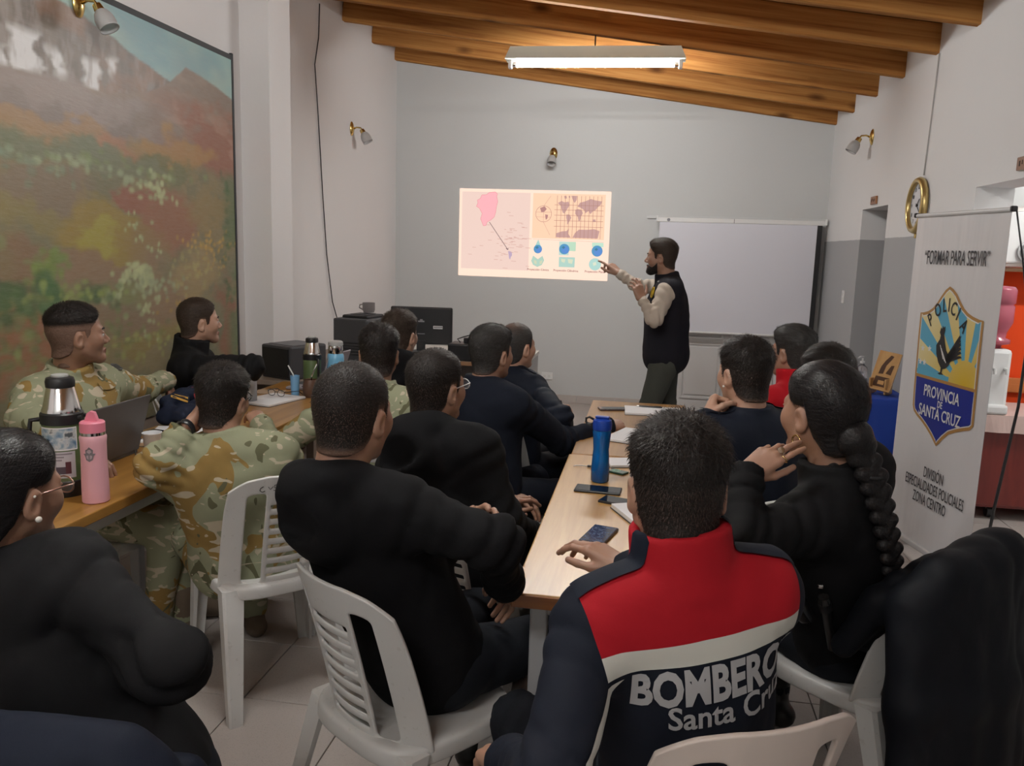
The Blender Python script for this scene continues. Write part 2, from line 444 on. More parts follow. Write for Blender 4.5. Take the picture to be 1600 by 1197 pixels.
def smin(a, b, k):
    if k <= 0: return np.minimum(a, b)
    h = np.maximum(k-np.abs(a-b), 0)/k
    return np.minimum(a, b)-h*h*k*.25
class Field:
    def __init__(s, lo, hi, h):
        s.lo = np.array(lo, float); s.h = h
        n = np.ceil((np.array(hi)-lo)/h).astype(int)+1
        s.n = n; s.D = np.full(n, .3, np.float32)
        s.ax = [(s.lo[i]+h*np.arange(n[i])).astype(np.float32) for i in range(3)]
    def sub(s, lo, hi):
        i0 = np.clip(np.floor((np.array(lo)-s.lo)/s.h).astype(int), 0, s.n-1)
        i1 = np.clip(np.ceil((np.array(hi)-s.lo)/s.h).astype(int)+1, 1, s.n)
        i1 = np.maximum(i1, i0+1)
        sl = tuple(slice(a, b) for a, b in zip(i0, i1))
        return sl, s.ax[0][sl[0]][:, None, None], s.ax[1][sl[1]][None, :, None], s.ax[2][sl[2]][None, None, :]
    def put(s, sl, d, k, cut=False):
        if cut: s.D[sl] = -smin(-s.D[sl], d, k)
        else: s.D[sl] = smin(s.D[sl], d, k)
    def cap(s, a, b, ra, rb=None, k=.02, flat=None, cut=False):
        "tapered capsule; flat=(axis, f): squeezed along axis by f"
        rb = ra if rb is None else rb
        a = np.array(a, float); b = np.array(b, float); R = max(ra, rb)*1.05+k*1.1+s.h*2
        sl, X, Y, Z = s.sub(np.minimum(a, b)-R, np.maximum(a, b)+R)
        d = b-a; L = max(d@d, 1e-9)
        x, y, z = X-a[0], Y-a[1], Z-a[2]
        t = np.clip((x*d[0]+y*d[1]+z*d[2])/L, 0, 1)
        x = x-t*d[0]; y = y-t*d[1]; z = z-t*d[2]
        q = x*x+y*y+z*z
        if flat is not None:
            ax, f = flat; ax = np.array(ax, float); ax /= np.linalg.norm(ax)
            w_ = x*ax[0]+y*ax[1]+z*ax[2]
            q = q+w_*w_*(1/(f*f)-1)
        dd = np.sqrt(q)-(ra+(rb-ra)*t)
        if flat is not None and flat[1] < 1: dd = dd*(.5+.5*flat[1])
        s.put(sl, dd, k, cut); return s
    def chain(s, pts, rad, k=.02, flat=None):
        for i in range(len(pts)-1): s.cap(pts[i], pts[i+1], rad[i], rad[i+1], k, flat)
        return s
    def ell(s, c, r, M=None, k=.02, cut=False):
        c = np.array(c, float); r = np.array(r, float); R = r.max()*1.05+k*1.1+s.h*2
        sl, X, Y, Z = s.sub(c-R, c+R)
        x, y, z = X-c[0], Y-c[1], Z-c[2]
        if M is not None:
            M = np.array(M)[:3, :3]   # columns = local axes
            x, y, z = (x*M[0, i]+y*M[1, i]+z*M[2, i] for i in range(3))
        k0 = np.sqrt((x/r[0])**2+(y/r[1])**2+(z/r[2])**2)
        k1 = np.sqrt((x/r[0]**2)**2+(y/r[1]**2)**2+(z/r[2]**2)**2)
        s.put(sl, (k0*(k0-1)/np.maximum(k1, 1e-6)).astype(np.float32), k, cut); return s
    def ring(s, a, b, ra, rb, th, k=.008, ell=None):
        "open conical shell between two points (a collar, a cuff)"
        a = np.array(a, float); b = np.array(b, float); R = max(ra, rb)*1.3+th+k+s.h*2
        sl, X, Y, Z = s.sub(np.minimum(a, b)-R, np.maximum(a, b)+R)
        d = b-a; L = np.linalg.norm(d); d = d/L
        x, y, z = X-a[0], Y-a[1], Z-a[2]
        t = x*d[0]+y*d[1]+z*d[2]
        x = x-t*d[0]; y = y-t*d[1]; z = z-t*d[2]
        q = x*x+y*y+z*z
        if ell is not None:
            ax, f = ell; w_ = x*ax[0]+y*ax[1]+z*ax[2]; q = q+w_*w_*(1/(f*f)-1)
        r = np.sqrt(q)
        rr = ra+(rb-ra)*np.clip(t/L, 0, 1)
        dd = np.maximum(np.abs(r-rr)-th, np.maximum(-t, t-L))
        s.put(sl, dd, k); return s
    def wrinkle(s, amp, freq=22, seed=1, stretch=(1, 1, 1)):
        "soft cloth wrinkles: rounded ridges, sharper valleys"
        rg = np.random.RandomState(seed); X, Y, Z = s.ax[0][:, None, None], s.ax[1][None, :, None], s.ax[2][None, None, :]
        acc = 0
        for i in range(4):
            v = rg.normal(size=3)*np.array(stretch); v = v/np.linalg.norm(v)*freq*rg.uniform(.5, 1.3)*.5
            u = rg.normal(size=3); u = u/np.linalg.norm(u)*freq*.4; w_ = rg.normal(size=3); w_ = w_/np.linalg.norm(w_)*freq*.3
            m = .5+.5*np.sin(X*w_[0]+Y*w_[1]+Z*w_[2]+rg.uniform(0, 6))
            acc = acc+m*(.55-np.abs(np.sin(X*v[0]+Y*v[1]+Z*v[2]+rg.uniform(0, 6)+1.3*np.sin(X*u[0]+Y*u[1]+Z*u[2]+rg.uniform(0, 6)))))
        near = np.clip(1-np.abs(s.D)/.05, 0, 1)
        s.D = (s.D+amp*acc*near).astype(np.float32); return s
    def local_folds(s, c, rad, axis, amp, n=5, seed=0):
        "creases across the axis near a joint"
        c = np.array(c, float); sl, X, Y, Z = s.sub(c-rad, c+rad)
        ax = np.array(axis, float); ax /= np.linalg.norm(ax); rg = np.random.RandomState(seed)
        o1 = np.cross(ax, rg.normal(size=3)); o1 /= np.linalg.norm(o1); o2 = np.cross(ax, o1)
        x, y, z = X-c[0], Y-c[1], Z-c[2]
        m = np.clip(1-np.sqrt(x*x+y*y+z*z)/rad, 0, 1); m = m*m*(3-2*m)
        u = x*ax[0]+y*ax[1]+z*ax[2]; v = x*o1[0]+y*o1[1]+z*o1[2]; w_ = x*o2[0]+y*o2[1]+z*o2[2]
        q = u*PI*n/(2*rad)+1.5*np.sin(v*13+rg.uniform(0, 6))+1.1*np.sin(w_*11+rg.uniform(0, 6))
        s.D[sl] += (amp*m*(.6-np.abs(np.sin(q)))*1.5).astype(np.float32); return s
    def mesh(s): return snets(s.D, s.lo, s.h)
def decimate_none(V, F_): return V, F_
# ---------------------------------------------------------------- materials for things
def wood(name, c0, c1, axis_scale, rough=.35, coat=.3):
    n = NT(name); co = n.coord('Object', axis_scale)
    g = n.noise(1, 6, co, .6, .6)
    c = n.ramp(g, [(.3, c0), (.7, c1)])
    f = n.noise(1, 2, n.coord('Object', tuple(a*7 for a in axis_scale)))
    c = n.mix(n.math('MULTIPLY', f, .3), c, tuple(x*.6 for x in c0))
    n.set(Base_Color=c, Roughness=rough); n.b.inputs['Coat Weight'].default_value = coat; n.b.inputs['Coat Roughness'].default_value = .25
    return n.m
M_TAB = wood('honey_wood', S(142, 98, 40), S(178, 132, 66), (16, 1.1, 16))
M_TABR = wood('worn_pale_wood', S(172, 128, 66), S(200, 158, 94), (16, 1.0, 16), .34)
M_EDGE = wood('edge_wood', S(128, 72, 26), S(158, 98, 40), (3, 3, 30))
M_STEEL = plain('grey_steel', (.48, .49, .50), .4, .3)
M_CHROME = plain('chrome', (.75, .75, .76), .15, 1.)
M_BRASS = plain('brass', (.62, .44, .16), .25, 1.)
M_BLACK = plain('black_plastic', (.012, .012, .014), .4)
M_BLACKM = plain('matt_black', (.014, .014, .016), .7)
M_DGREY = plain('dark_grey_plastic', (.05, .05, .055), .5)
M_WHITEP = plain('white_plastic', (.68, .68, .66), .38, bump=.05, bscale=60)
M_PAPER = plain('paper', (.78, .78, .79), .85)
M_GLASS = plain('phone_glass', (.01, .012, .016), .08)
M_INK = plain('black_ink', (.02, .02, .025), .7)
M_WHITE = plain('white_enamel', (.75, .75, .74), .4)

# ---------------------------------------------------------------- fluorescent fittings
def fixture(loc, label):
    t = thing('fluorescent_fixture', label, 'ceiling light', loc, .02)
    bm = prism(B(), [(-.66, .0), (-.62, .085), (.62, .085), (.66, .0)], .14, T(0, -.07, -.0))
    obj('housing', bm, plain('fixture_enamel', (.62, .66, .58), .4), t)
    for s in (-1, 1):
        obj('tube_holder', bx((s*.625, 0, -.03), (.03, .05, .06), .006), M_WHITE, t)
        c = B(); lathe(c, [(.0, 0), (.014, 0), (.014, .03), (0, .03)], 14, T(s*.61, 0, -.035) @ Matrix.Rotation(-s*PI/2, 4, 'Y')); obj('end_cap', c, M_CHROME, t)
    g = B(); lathe(g, [(0, -.585), (.0145, -.58), (.0145, .58), (0, .585)], 16, T(0, 0, -.035) @ Matrix.Rotation(PI/2, 4, 'Y'))
    n = plain('lit_tube', TUBE_COLOR, .5, emis=TUBE_STRENGTH)
    obj('tube', g, n, t, 60)
    obj('hanger', tube(B(), [(0, 0, .084), (0, 0, max(.10, zb(loc[0])-loc[2]+.01))], .006, 6), M_BLACK, t)
    return t
fixture(TUBES[0], 'lit fluorescent tube fitting hanging under the beams over the screen wall')
fixture(TUBES[1], 'lit fluorescent tube fitting hanging over the two tables')
fixture(TUBES[2], 'lit fluorescent tube fitting hanging at the room end without the screen')

fixture((3.1, 4.6, 2.69), 'added fluorescent tube fitting, out of view on the kitchen ceiling, lighting the kitchen')  # unseen tube added to brighten the kitchen beyond the doorway

# ---------------------------------------------------------------- painted mural on the left wall
def mural():
    y0, y1, z0, z1 = 1.6, 5.10, .62, 2.725
    st = .009
    ny, nz = int((y1-y0)/st), int((z1-z0)/st)
    ys = np.linspace(y0, y1, ny); zs = np.linspace(z0, z1, nz)
    Y, Z = np.meshgrid(ys, zs, indexing='ij')
    rg = np.random.RandomState(3)
    def vnoise(fy, fz, seed, octv=3):
        acc = np.zeros_like(Y); amp = 1; tot = 0
        for o in range(octv):
            r = np.random.RandomState(seed+o); gy, gz = int((y1-y0)*fy)+3, int((z1-z0)*fz)+3
            G = r.rand(gy, gz); u = (Y-y0)*fy; v = (Z-z0)*fz
            i = u.astype(int); j = v.astype(int); fu = u-i; fv = v-j
            fu = fu*fu*(3-2*fu); fv = fv*fv*(3-2*fv)
            acc += amp*((G[i, j]*(1-fu)+G[i+1, j]*fu)*(1-fv)+(G[i, j+1]*(1-fu)+G[i+1, j+1]*fu)*fv); tot += amp
            amp *= .55; fy *= 2.1; fz *= 2.1
        return acc/tot
    def col(*c): return np.array(S(*c))
    C = np.zeros((ny, nz, 3))
    def over(mask, c, a=1.): C[:] = C*(1-(mask*a)[..., None])+np.asarray(c)*(mask*a)[..., None]
    sm = lambda x, w=.02: np.clip(x/w+.5, 0, 1)
    # sky
    C[:] = col(146, 182, 178); over(sm(vnoise(3, 5, 1)-.55, .3), col(165, 182, 170), .7); over(sm(vnoise(2, 4, 5)-.6, .2), col(105, 150, 165), .6)
    wob = (vnoise(9, 9, 11)-.5)
    # plain below the hills
    hill2 = np.interp(Y, [1.6, 3.9, 4.17, 4.38, 4.57, 4.8, 5.07, 5.2], [2.25, 2.3, 2.36, 2.44, 2.565, 2.54, 2.49, 2.46])
    mtn = np.interp(Y, [1.6, 2.6, 3.05, 3.22, 3.36, 3.50, 3.64, 4.41, 4.6], [2.0, 2.3, 2.50, 2.66, 2.60, 2.64, 2.625, 2.455, 2.4])
    mm = sm(mtn+wob*.03-Z, .012)
    over(mm, col(118, 108, 98)); over(mm*sm(vnoise(16, 5, 21)-.5, .2), col(98, 86, 78), .8); over(mm*sm(vnoise(22, 9, 24)-.6, .15), col(150, 140, 132), .7)
    over(mm*sm(vnoise(6, 6, 29)-.62, .15), col(150, 112, 90), .5)
    def snow(yc, w, zt, zb_, seed):
        q = sm(w-np.abs(Y-yc+(vnoise(8, 14, seed)-.5)*.16), .03)*sm(zt-Z, .04)*sm(Z-zb_, .06)
        over(q*mm*(.55+.45*sm(vnoise(30, 8, seed+3)-.38, .2)), col(216, 216, 216))
    snow(3.30, .085, 2.46, 2.22, 31); snow(3.50, .038, 2.42, 2.24, 33); snow(3.75, .055, 2.43, 2.27, 37); snow(3.15, .06, 2.36, 2.24, 41); snow(3.88, .03, 2.47, 2.38, 42)
    h2 = sm(hill2+wob*.02-Z, .012)
    over(h2, col(130, 112, 98)); over(h2*sm(vnoise(5, 12, 43)-.5, .2), col(150, 130, 112), .7)
    over(h2*sm(2.40+.14*(vnoise(6, 6, 44)-.5)-Z, .10)*sm(Y-4.35, .5)*sm(vnoise(4, 7, 45)-.40, .25), col(146, 88, 66), .85)
    over(h2*sm(vnoise(6, 14, 47)-.6, .1)*sm(2.36-Z, .1)*sm(Y-4.2, .3), col(166, 128, 108), .6)
    # grey-mauve slopes and foothills
    g = sm(2.30+.12*(vnoise(4, 4, 51)-.5)-Z, .06)*sm(4.25-Y, .5)
    over(g, col(126, 112, 104)); over(g*sm(vnoise(6, 10, 53)-.5, .2), col(148, 132, 124), .7)
    band = lambda z, w: np.exp(-((Z-z)/w)**2)
    low = sm(2.06+.10*(vnoise(4, 4, 61)-.5)-.06*(Y-4.2)*(Y > 4.2)-Z, .08)
    n1, n2, n3, n4 = vnoise(4, 6, 71, 4), vnoise(5, 8, 75, 4), vnoise(3, 5, 79, 4), vnoise(7, 9, 83, 4)
    blob = lambda y, z, ry, rz_: np.clip(1.35-np.sqrt(((Y-y+.35*(n1-.5))/ry)**2+((Z-z+.25*(n2-.5))/rz_)**2), 0, .5)*2
    over(low, col(116, 112, 82)); over(low*sm(n1-.5, .2), col(134, 118, 80), .8); over(low*sm(n4-.58, .12), col(104, 106, 78), .7)
    over(blob(3.3, 2.07, .5, .06), col(158, 122, 78), .8); over(blob(3.9, 2.05, .18, .06), col(168, 116, 84), .7); over(blob(4.45, 2.10, .35, .07), col(164, 124, 66), .8)
    over(blob(3.35, 1.98, .6, .06), col(104, 112, 80), .8); over(blob(4.3, 1.99, .3, .06), col(102, 104, 62), .85); over(blob(3.9, 1.97, .5, .05), col(112, 118, 90), .7)
    over(blob(3.35, 1.80, .35, .08), col(126, 108, 88), .8); over(blob(4.05, 1.80, .14, .05), col(140, 82, 62), .9); over(blob(4.38, 1.72, .26, .16), col(144, 92, 66), .85); over(blob(4.85, 1.78, .25, .10), col(140, 118, 70), .8)
    over(blob(3.2, 1.70, .3, .06), col(132, 120, 70), .8); over(blob(3.75, 1.62, .34, .12), col(146, 124, 52), .9); over(blob(3.68, 1.60, .13, .06), col(158, 152, 56), .7); over(blob(4.15, 1.58, .2, .08), col(138, 112, 70), .7)
    over(blob(3.75, 1.46, .5, .05), col(136, 108, 82), .85); over(blob(3.12, 1.46, .2, .10), col(128, 98, 70), .85); over(blob(4.35, 1.25, .24, .13), col(134, 108, 80), .9); over(blob(4.65, 1.42, .2, .12), col(160, 136, 88), .6)
    over(blob(3.55, 1.30, .5, .06), col(118, 124, 72), .8); over(blob(3.75, 1.18, .45, .07), col(128, 104, 78), .85); over(blob(4.25, 1.05, .4, .07), col(134, 116, 54), .7)
    over(blob(3.1, 1.12, .3, .14), col(138, 82, 50), .8); over(blob(4.95, 1.05, .12, .25), col(136, 80, 52), .8); over(blob(2.4, 1.5, .6, .5), col(122, 118, 74), .8)
    over(sm(Y-4.98, .1)*sm(1.95-Z, .2)*sm(n4-.38, .15), col(84, 104, 62), .8)
    # dabs of the brush: bushes and grass tufts
    def dabs(yc, zc, ry, rz_, n, c, size=(.012, .03), alpha=.8):
        for _ in range(n):
            y = yc+rg.normal()*ry; z = zc+rg.normal()*rz_
            a, b = rg.uniform(*size)*1.5, rg.uniform(*size)*1.15
            i0, i1 = np.searchsorted(ys, [y-.06, y+.06]); j0, j1 = np.searchsorted(zs, [z-.07, z+.07])
            if i1 <= i0 or j1 <= j0: continue
            yy, zz = Y[i0:i1, j0:j1]-y, Z[i0:i1, j0:j1]-z
            m = np.clip(1.6-1.6*np.sqrt((yy/a)**2+(zz/b)**2), 0, 1)*alpha
            cc = np.array(c)*rg.uniform(.75, 1.2)
            C[i0:i1, j0:j1] = C[i0:i1, j0:j1]*(1-m[..., None])+cc*m[..., None]
    pale, mid, dark, yel = col(168, 178, 130), col(122, 140, 80), col(62, 92, 44), col(178, 142, 60)
    sage = col(150, 160, 122)
    dabs(3.45, 1.925, .22, .018, 26, sage, (.014, .028), .6); dabs(3.3, 1.9, .2, .03, 24, col(120, 136, 108), (.014, .03), .6); dabs(3.95, 1.90, .12, .02, 12, sage, (.014, .026), .7)
    dabs(4.28, 1.86, .10, .045, 34, pale, (.012, .024), .75); dabs(4.0, 1.95, .4, .03, 26, mid, (.015, .03), .4)
    dabs(4.02, 1.66, .05, .03, 8, pale, (.008, .016)); dabs(4.12, 1.58, .04, .03, 8, pale, (.008, .016)); dabs(4.2, 1.52, .03, .03, 6, pale, (.008, .016))
    for q in range(26):
        a_ = .4+q*.11; dabs(3.98+.26*math.sin(a_*1.25)*.8-.06, 1.45-.10*a_*.35+.05*math.cos(a_*3), .03, .018, 4, pale, (.012, .024), .8)
    dabs(4.25, 1.33, .16, .04, 34, sage, (.012, .024), .7); dabs(4.1, 1.22, .06, .08, 26, pale, (.010, .022), .7)
    for (yy, zz) in ((3.42, 1.50), (3.36, 1.46), (3.33, 1.40), (3.38, 1.35)): dabs(yy, zz, .04, .03, 16, col(112, 134, 60), (.014, .03), .7)
    dabs(3.18, 1.33, .12, .05, 44, dark, (.02, .05), .75); dabs(3.36, 1.30, .04, .06, 16, col(56, 96, 48), (.02, .045), .8); dabs(3.72, 1.30, .12, .04, 26, dark, (.018, .04), .5)
    dabs(3.55, 1.32, .16, .03, 30, col(132, 148, 74), (.012, .026), .6)
    dabs(4.72, 1.57, .16, .035, 40, yel, (.008, .018), .8); dabs(4.85, 1.50, .1, .06, 34, yel, (.008, .018), .6); dabs(4.62, 1.42, .15, .08, 50, col(160, 150, 92), (.010, .022), .5); dabs(4.5, 1.20, .12, .03, 20, yel, (.010, .022), .7)
    dabs(3.7, 1.10, .4, .06, 60, col(104, 122, 66), (.014, .03), .5); dabs(3.2, 1.12, .2, .08, 40, col(92, 112, 66), (.014, .034), .5); dabs(4.1, 1.02, .3, .05, 50, col(150, 152, 84), (.010, .024), .6)
    dabs(4.99, 1.45, .03, .3, 40, dark, (.012, .03), .5); dabs(2.4, 1.5, .4, .3, 160, mid, (.015, .04), .5)
    C = np.clip(C*1.15, 0, 1)
    root = thing('mural', 'large painted mountain landscape with black edging on the left wall', 'mural', (XL+.004, 3.35, 0))
    V = np.stack([np.full(Y.size, .012), (Y-3.35).ravel(), Z.ravel()], 1)
    I = np.arange(ny*nz).reshape(ny, nz)
    Q = np.stack([I[:-1, :-1], I[1:, :-1], I[1:, 1:], I[:-1, 1:]], -1).reshape(-1, 4)
    n = NT('mural_paint')
    at_ = n.attr('paint', 'Color')
    streak = n.noise(1, 4, n.coord('Object', (10, 14, 60)), .6)
    cc = n.mix(n.math('MULTIPLY', streak, .25), at_, (.5, .48, .44))
    n.set(Base_Color=cc, Roughness=.42); n.b.inputs['Specular IOR Level'].default_value = .38
    n.bump(streak, .25, .004)
    o = npmesh('painting', V, Q, n.m, root)
    ca = o.data.attributes.new('paint', 'FLOAT_COLOR', 'POINT')
    ca.data.foreach_set('color', np.concatenate([C.reshape(-1, 3), np.ones((ny*nz, 1))], 1).astype(np.float32).ravel())
    obj('backing', bx((.006, 0, (z0+z1)/2), (.011, y1-y0, z1-z0)), M_WHITE, root)
    blk = plain('mural_edging', (.03, .032, .035), .6, bump=.2, bscale=30)
    obj('edging', bx((.007, 0, z1+.012), (.016, y1-y0, .03)), blk, root)
    obj('edging', bx((.007, (y1-3.35)+.008, (z0+z1)/2+.014), (.016, .022, z1-z0+.05)), blk, root)
mural()

# ---------------------------------------------------------------- wall lamps
M_FROST = plain('frosted_glass', (.86, .85, .84), .35, trans=.55, emis=0)
def sconce(loc, rz, label):
    t = thing('wall_lamp', label, 'wall lamp', loc, rz)     # local: -Y points into the room
    p = B(); lathe(p, [(.0, 0), (.05, 0), (.05, .006), (.04, .014), (.018, .022), (0, .024)], 24, Matrix.Rotation(PI/2, 4, 'X'), (.8, 1.25)); obj('wall_plate', p, M_BRASS, t, 40)
    obj('arm', tube(B(), [(0, -.02, 0), (0, -.05, .012), (0, -.085, .008), (0, -.10, -.012)], .007, 10), M_BRASS, t, 180)
    M = T(0, -.10, -.015) @ Matrix.Rotation(math.radians(150), 4, 'X')
    c = B(); lathe(c, [(0, -.01), (.02, -.008), (.024, .02), (.022, .03), (0, .03)], 18, M); obj('lamp_holder', c, M_BRASS, t, 40)
    g = B(); lathe(g, [(.02, .02), (.034, .035), (.044, .06), (.046, .085), (.043, .105), (.046, .115), (.042, .113), (.038, .10), (.041, .083), (.039, .06), (.03, .04), (.017, .026)], 24, M); obj('glass_shade', g, M_FROST, t, 180)
    return t
sconce((-1.047, YB, 2.56), 0, 'small brass wall lamp with glass shade above the projected slide')
sconce((XL, 7.28, 2.61), PI/2, 'small brass wall lamp near the hanging cable on the left wall')
sconce((XR, 7.10, 2.55), -PI/2, 'small wall lamp with glass shade above the first doorway')
sconce((XL+.02, 3.66, 2.66), PI/2, 'brass wall lamp mounted on the mural sky')

# ---------------------------------------------------------------- cables
def cable(name, pts, r, m, label):
    cu = tube(B(), pts, r, 6)
    o = obj(name, cu, m, None, 180); tag(o, label, 'cable'); return o
cable('hanging_cable', [(XL+.01, 6.55, 3.46), (XL+.012, 6.52, 3.2), (XL+.012, 6.44, 2.98), (XL+.012, 6.5, 2.6), (XL+.012, 6.58, 2.0), (XL+.012, 6.66, 1.5), (XL+.02, 6.76, 1.1), (XL+.03, 6.95, .80), (XL+.05, 7.05, .62)], .0045, M_BLACK, 'thin black cable hanging loosely down the left wall')
cable('clock_cable', [(XR-.006, 5.63, 2.85), (XR-.006, 5.65, 2.5), (XR-.006, 5.68, 2.13)], .004, plain('cable_grey', (.5, .49, .48), .6), 'thin pale cable running up the wall from the round clock')

# ---------------------------------------------------------------- clock
def clock():
    t = thing('wall_clock', 'round gold-rimmed wall clock with white dial on the right wall', 'clock', (XR, 5.70, 1.945), -PI/2)
    M = Matrix.Rotation(PI/2, 4, 'X')
    r = B(); lathe(r, [(.150, .0), (.172, .006), (.178, .022), (.168, .042), (.150, .048), (.140, .038), (.140, .02)], 48, M); obj('rim', r, plain('gold_rim', (.62, .47, .20), .3, .8), t, 180)
    b = B(); lathe(b, [(0, 0), (.16, 0), (.16, .018), (.0, .018)], 40, M); obj('dial', b, plain('dial_white', (.72, .73, .76), .5), t, 40)
    for k in range(12):
        a = PI/2-2*PI*k/12
        text('numeral', str(k or 12), .034, M_INK, t, T(.113*math.cos(a), -.0195, .113*math.sin(a)), bold=.0006)
    for nme, a, L, wd in (('hour_hand', PI/2-2*PI*(1.7/12), .06, .009), ('minute_hand', PI/2-2*PI*(21/60), .095, .007)):
        h = B(); box(h, (L*.4, 0, 0), (L*1.2, .002, wd), .0005); h.transform(T(0, -.024, 0) @ Matrix.Rotation(-a, 4, 'Y')); obj(nme, h, M_INK, t)
    p = B(); lathe(p, [(0, 0), (.008, 0), (.008, .01), (0, .011)], 14, T(0, -.018, 0) @ M); obj('hand_pin', p, M_BLACK, t)
    obj('hanging_foot', bx((0, -.012, -.19), (.022, .014, .03), .004), M_BRASS, t)
clock()

# ---------------------------------------------------------------- little wooden signs over the doorways, switch, outlet
def plaque(loc, label):
    t = thing('door_plaque', label, 'sign', loc, -PI/2)
    obj('board', bx((0, -.009, 0), (.15, .016, .06), .003), wood('plaque_wood', S(128, 78, 42), S(160, 104, 62), (20, 20, 4)), t)
    for (x, z, w_, h_) in ((-.04, .0, .02, .035), (-.012, .004, .014, .028), (.016, -.002, .014, .030), (.042, .002, .018, .026)):
        obj('burnt_mark', bx((x, -.0175, z), (w_*.6, .002, h_*.7), .0006), plain('burnt_wood', (.05, .022, .012), .8), t)
plaque((XR, 6.83, 2.045), 'small wooden plaque above the first doorway')
plaque((XR, 4.20, 2.055), 'small wooden plaque above the second doorway')
def wallplate(name, loc, rz, w_, h_, label, cat, slots):
    t = thing(name, label, cat, loc, rz)
    obj('plate', bx((0, -.005, 0), (w_, .01, h_), .003), M_WHITE, t)
    for (x, z, a, b) in slots: obj('rocker', bx((x, -.011, z), (a, .006, b), .002), M_WHITEP, t)
wallplate('light_switch', (XR, 7.58, 1.27), -PI/2, .07, .11, 'white light switch on the grey dado beside the first doorway', 'switch', [(0, .02, .03, .03), (0, -.02, .03, .03)])
wallplate('wall_outlet', (-1.03, YB, .275), 0, .12, .075, 'white wall outlet low on the wall under the projected slide', 'outlet', [(-.025, 0, .03, .03), (.025, 0, .03, .03)])

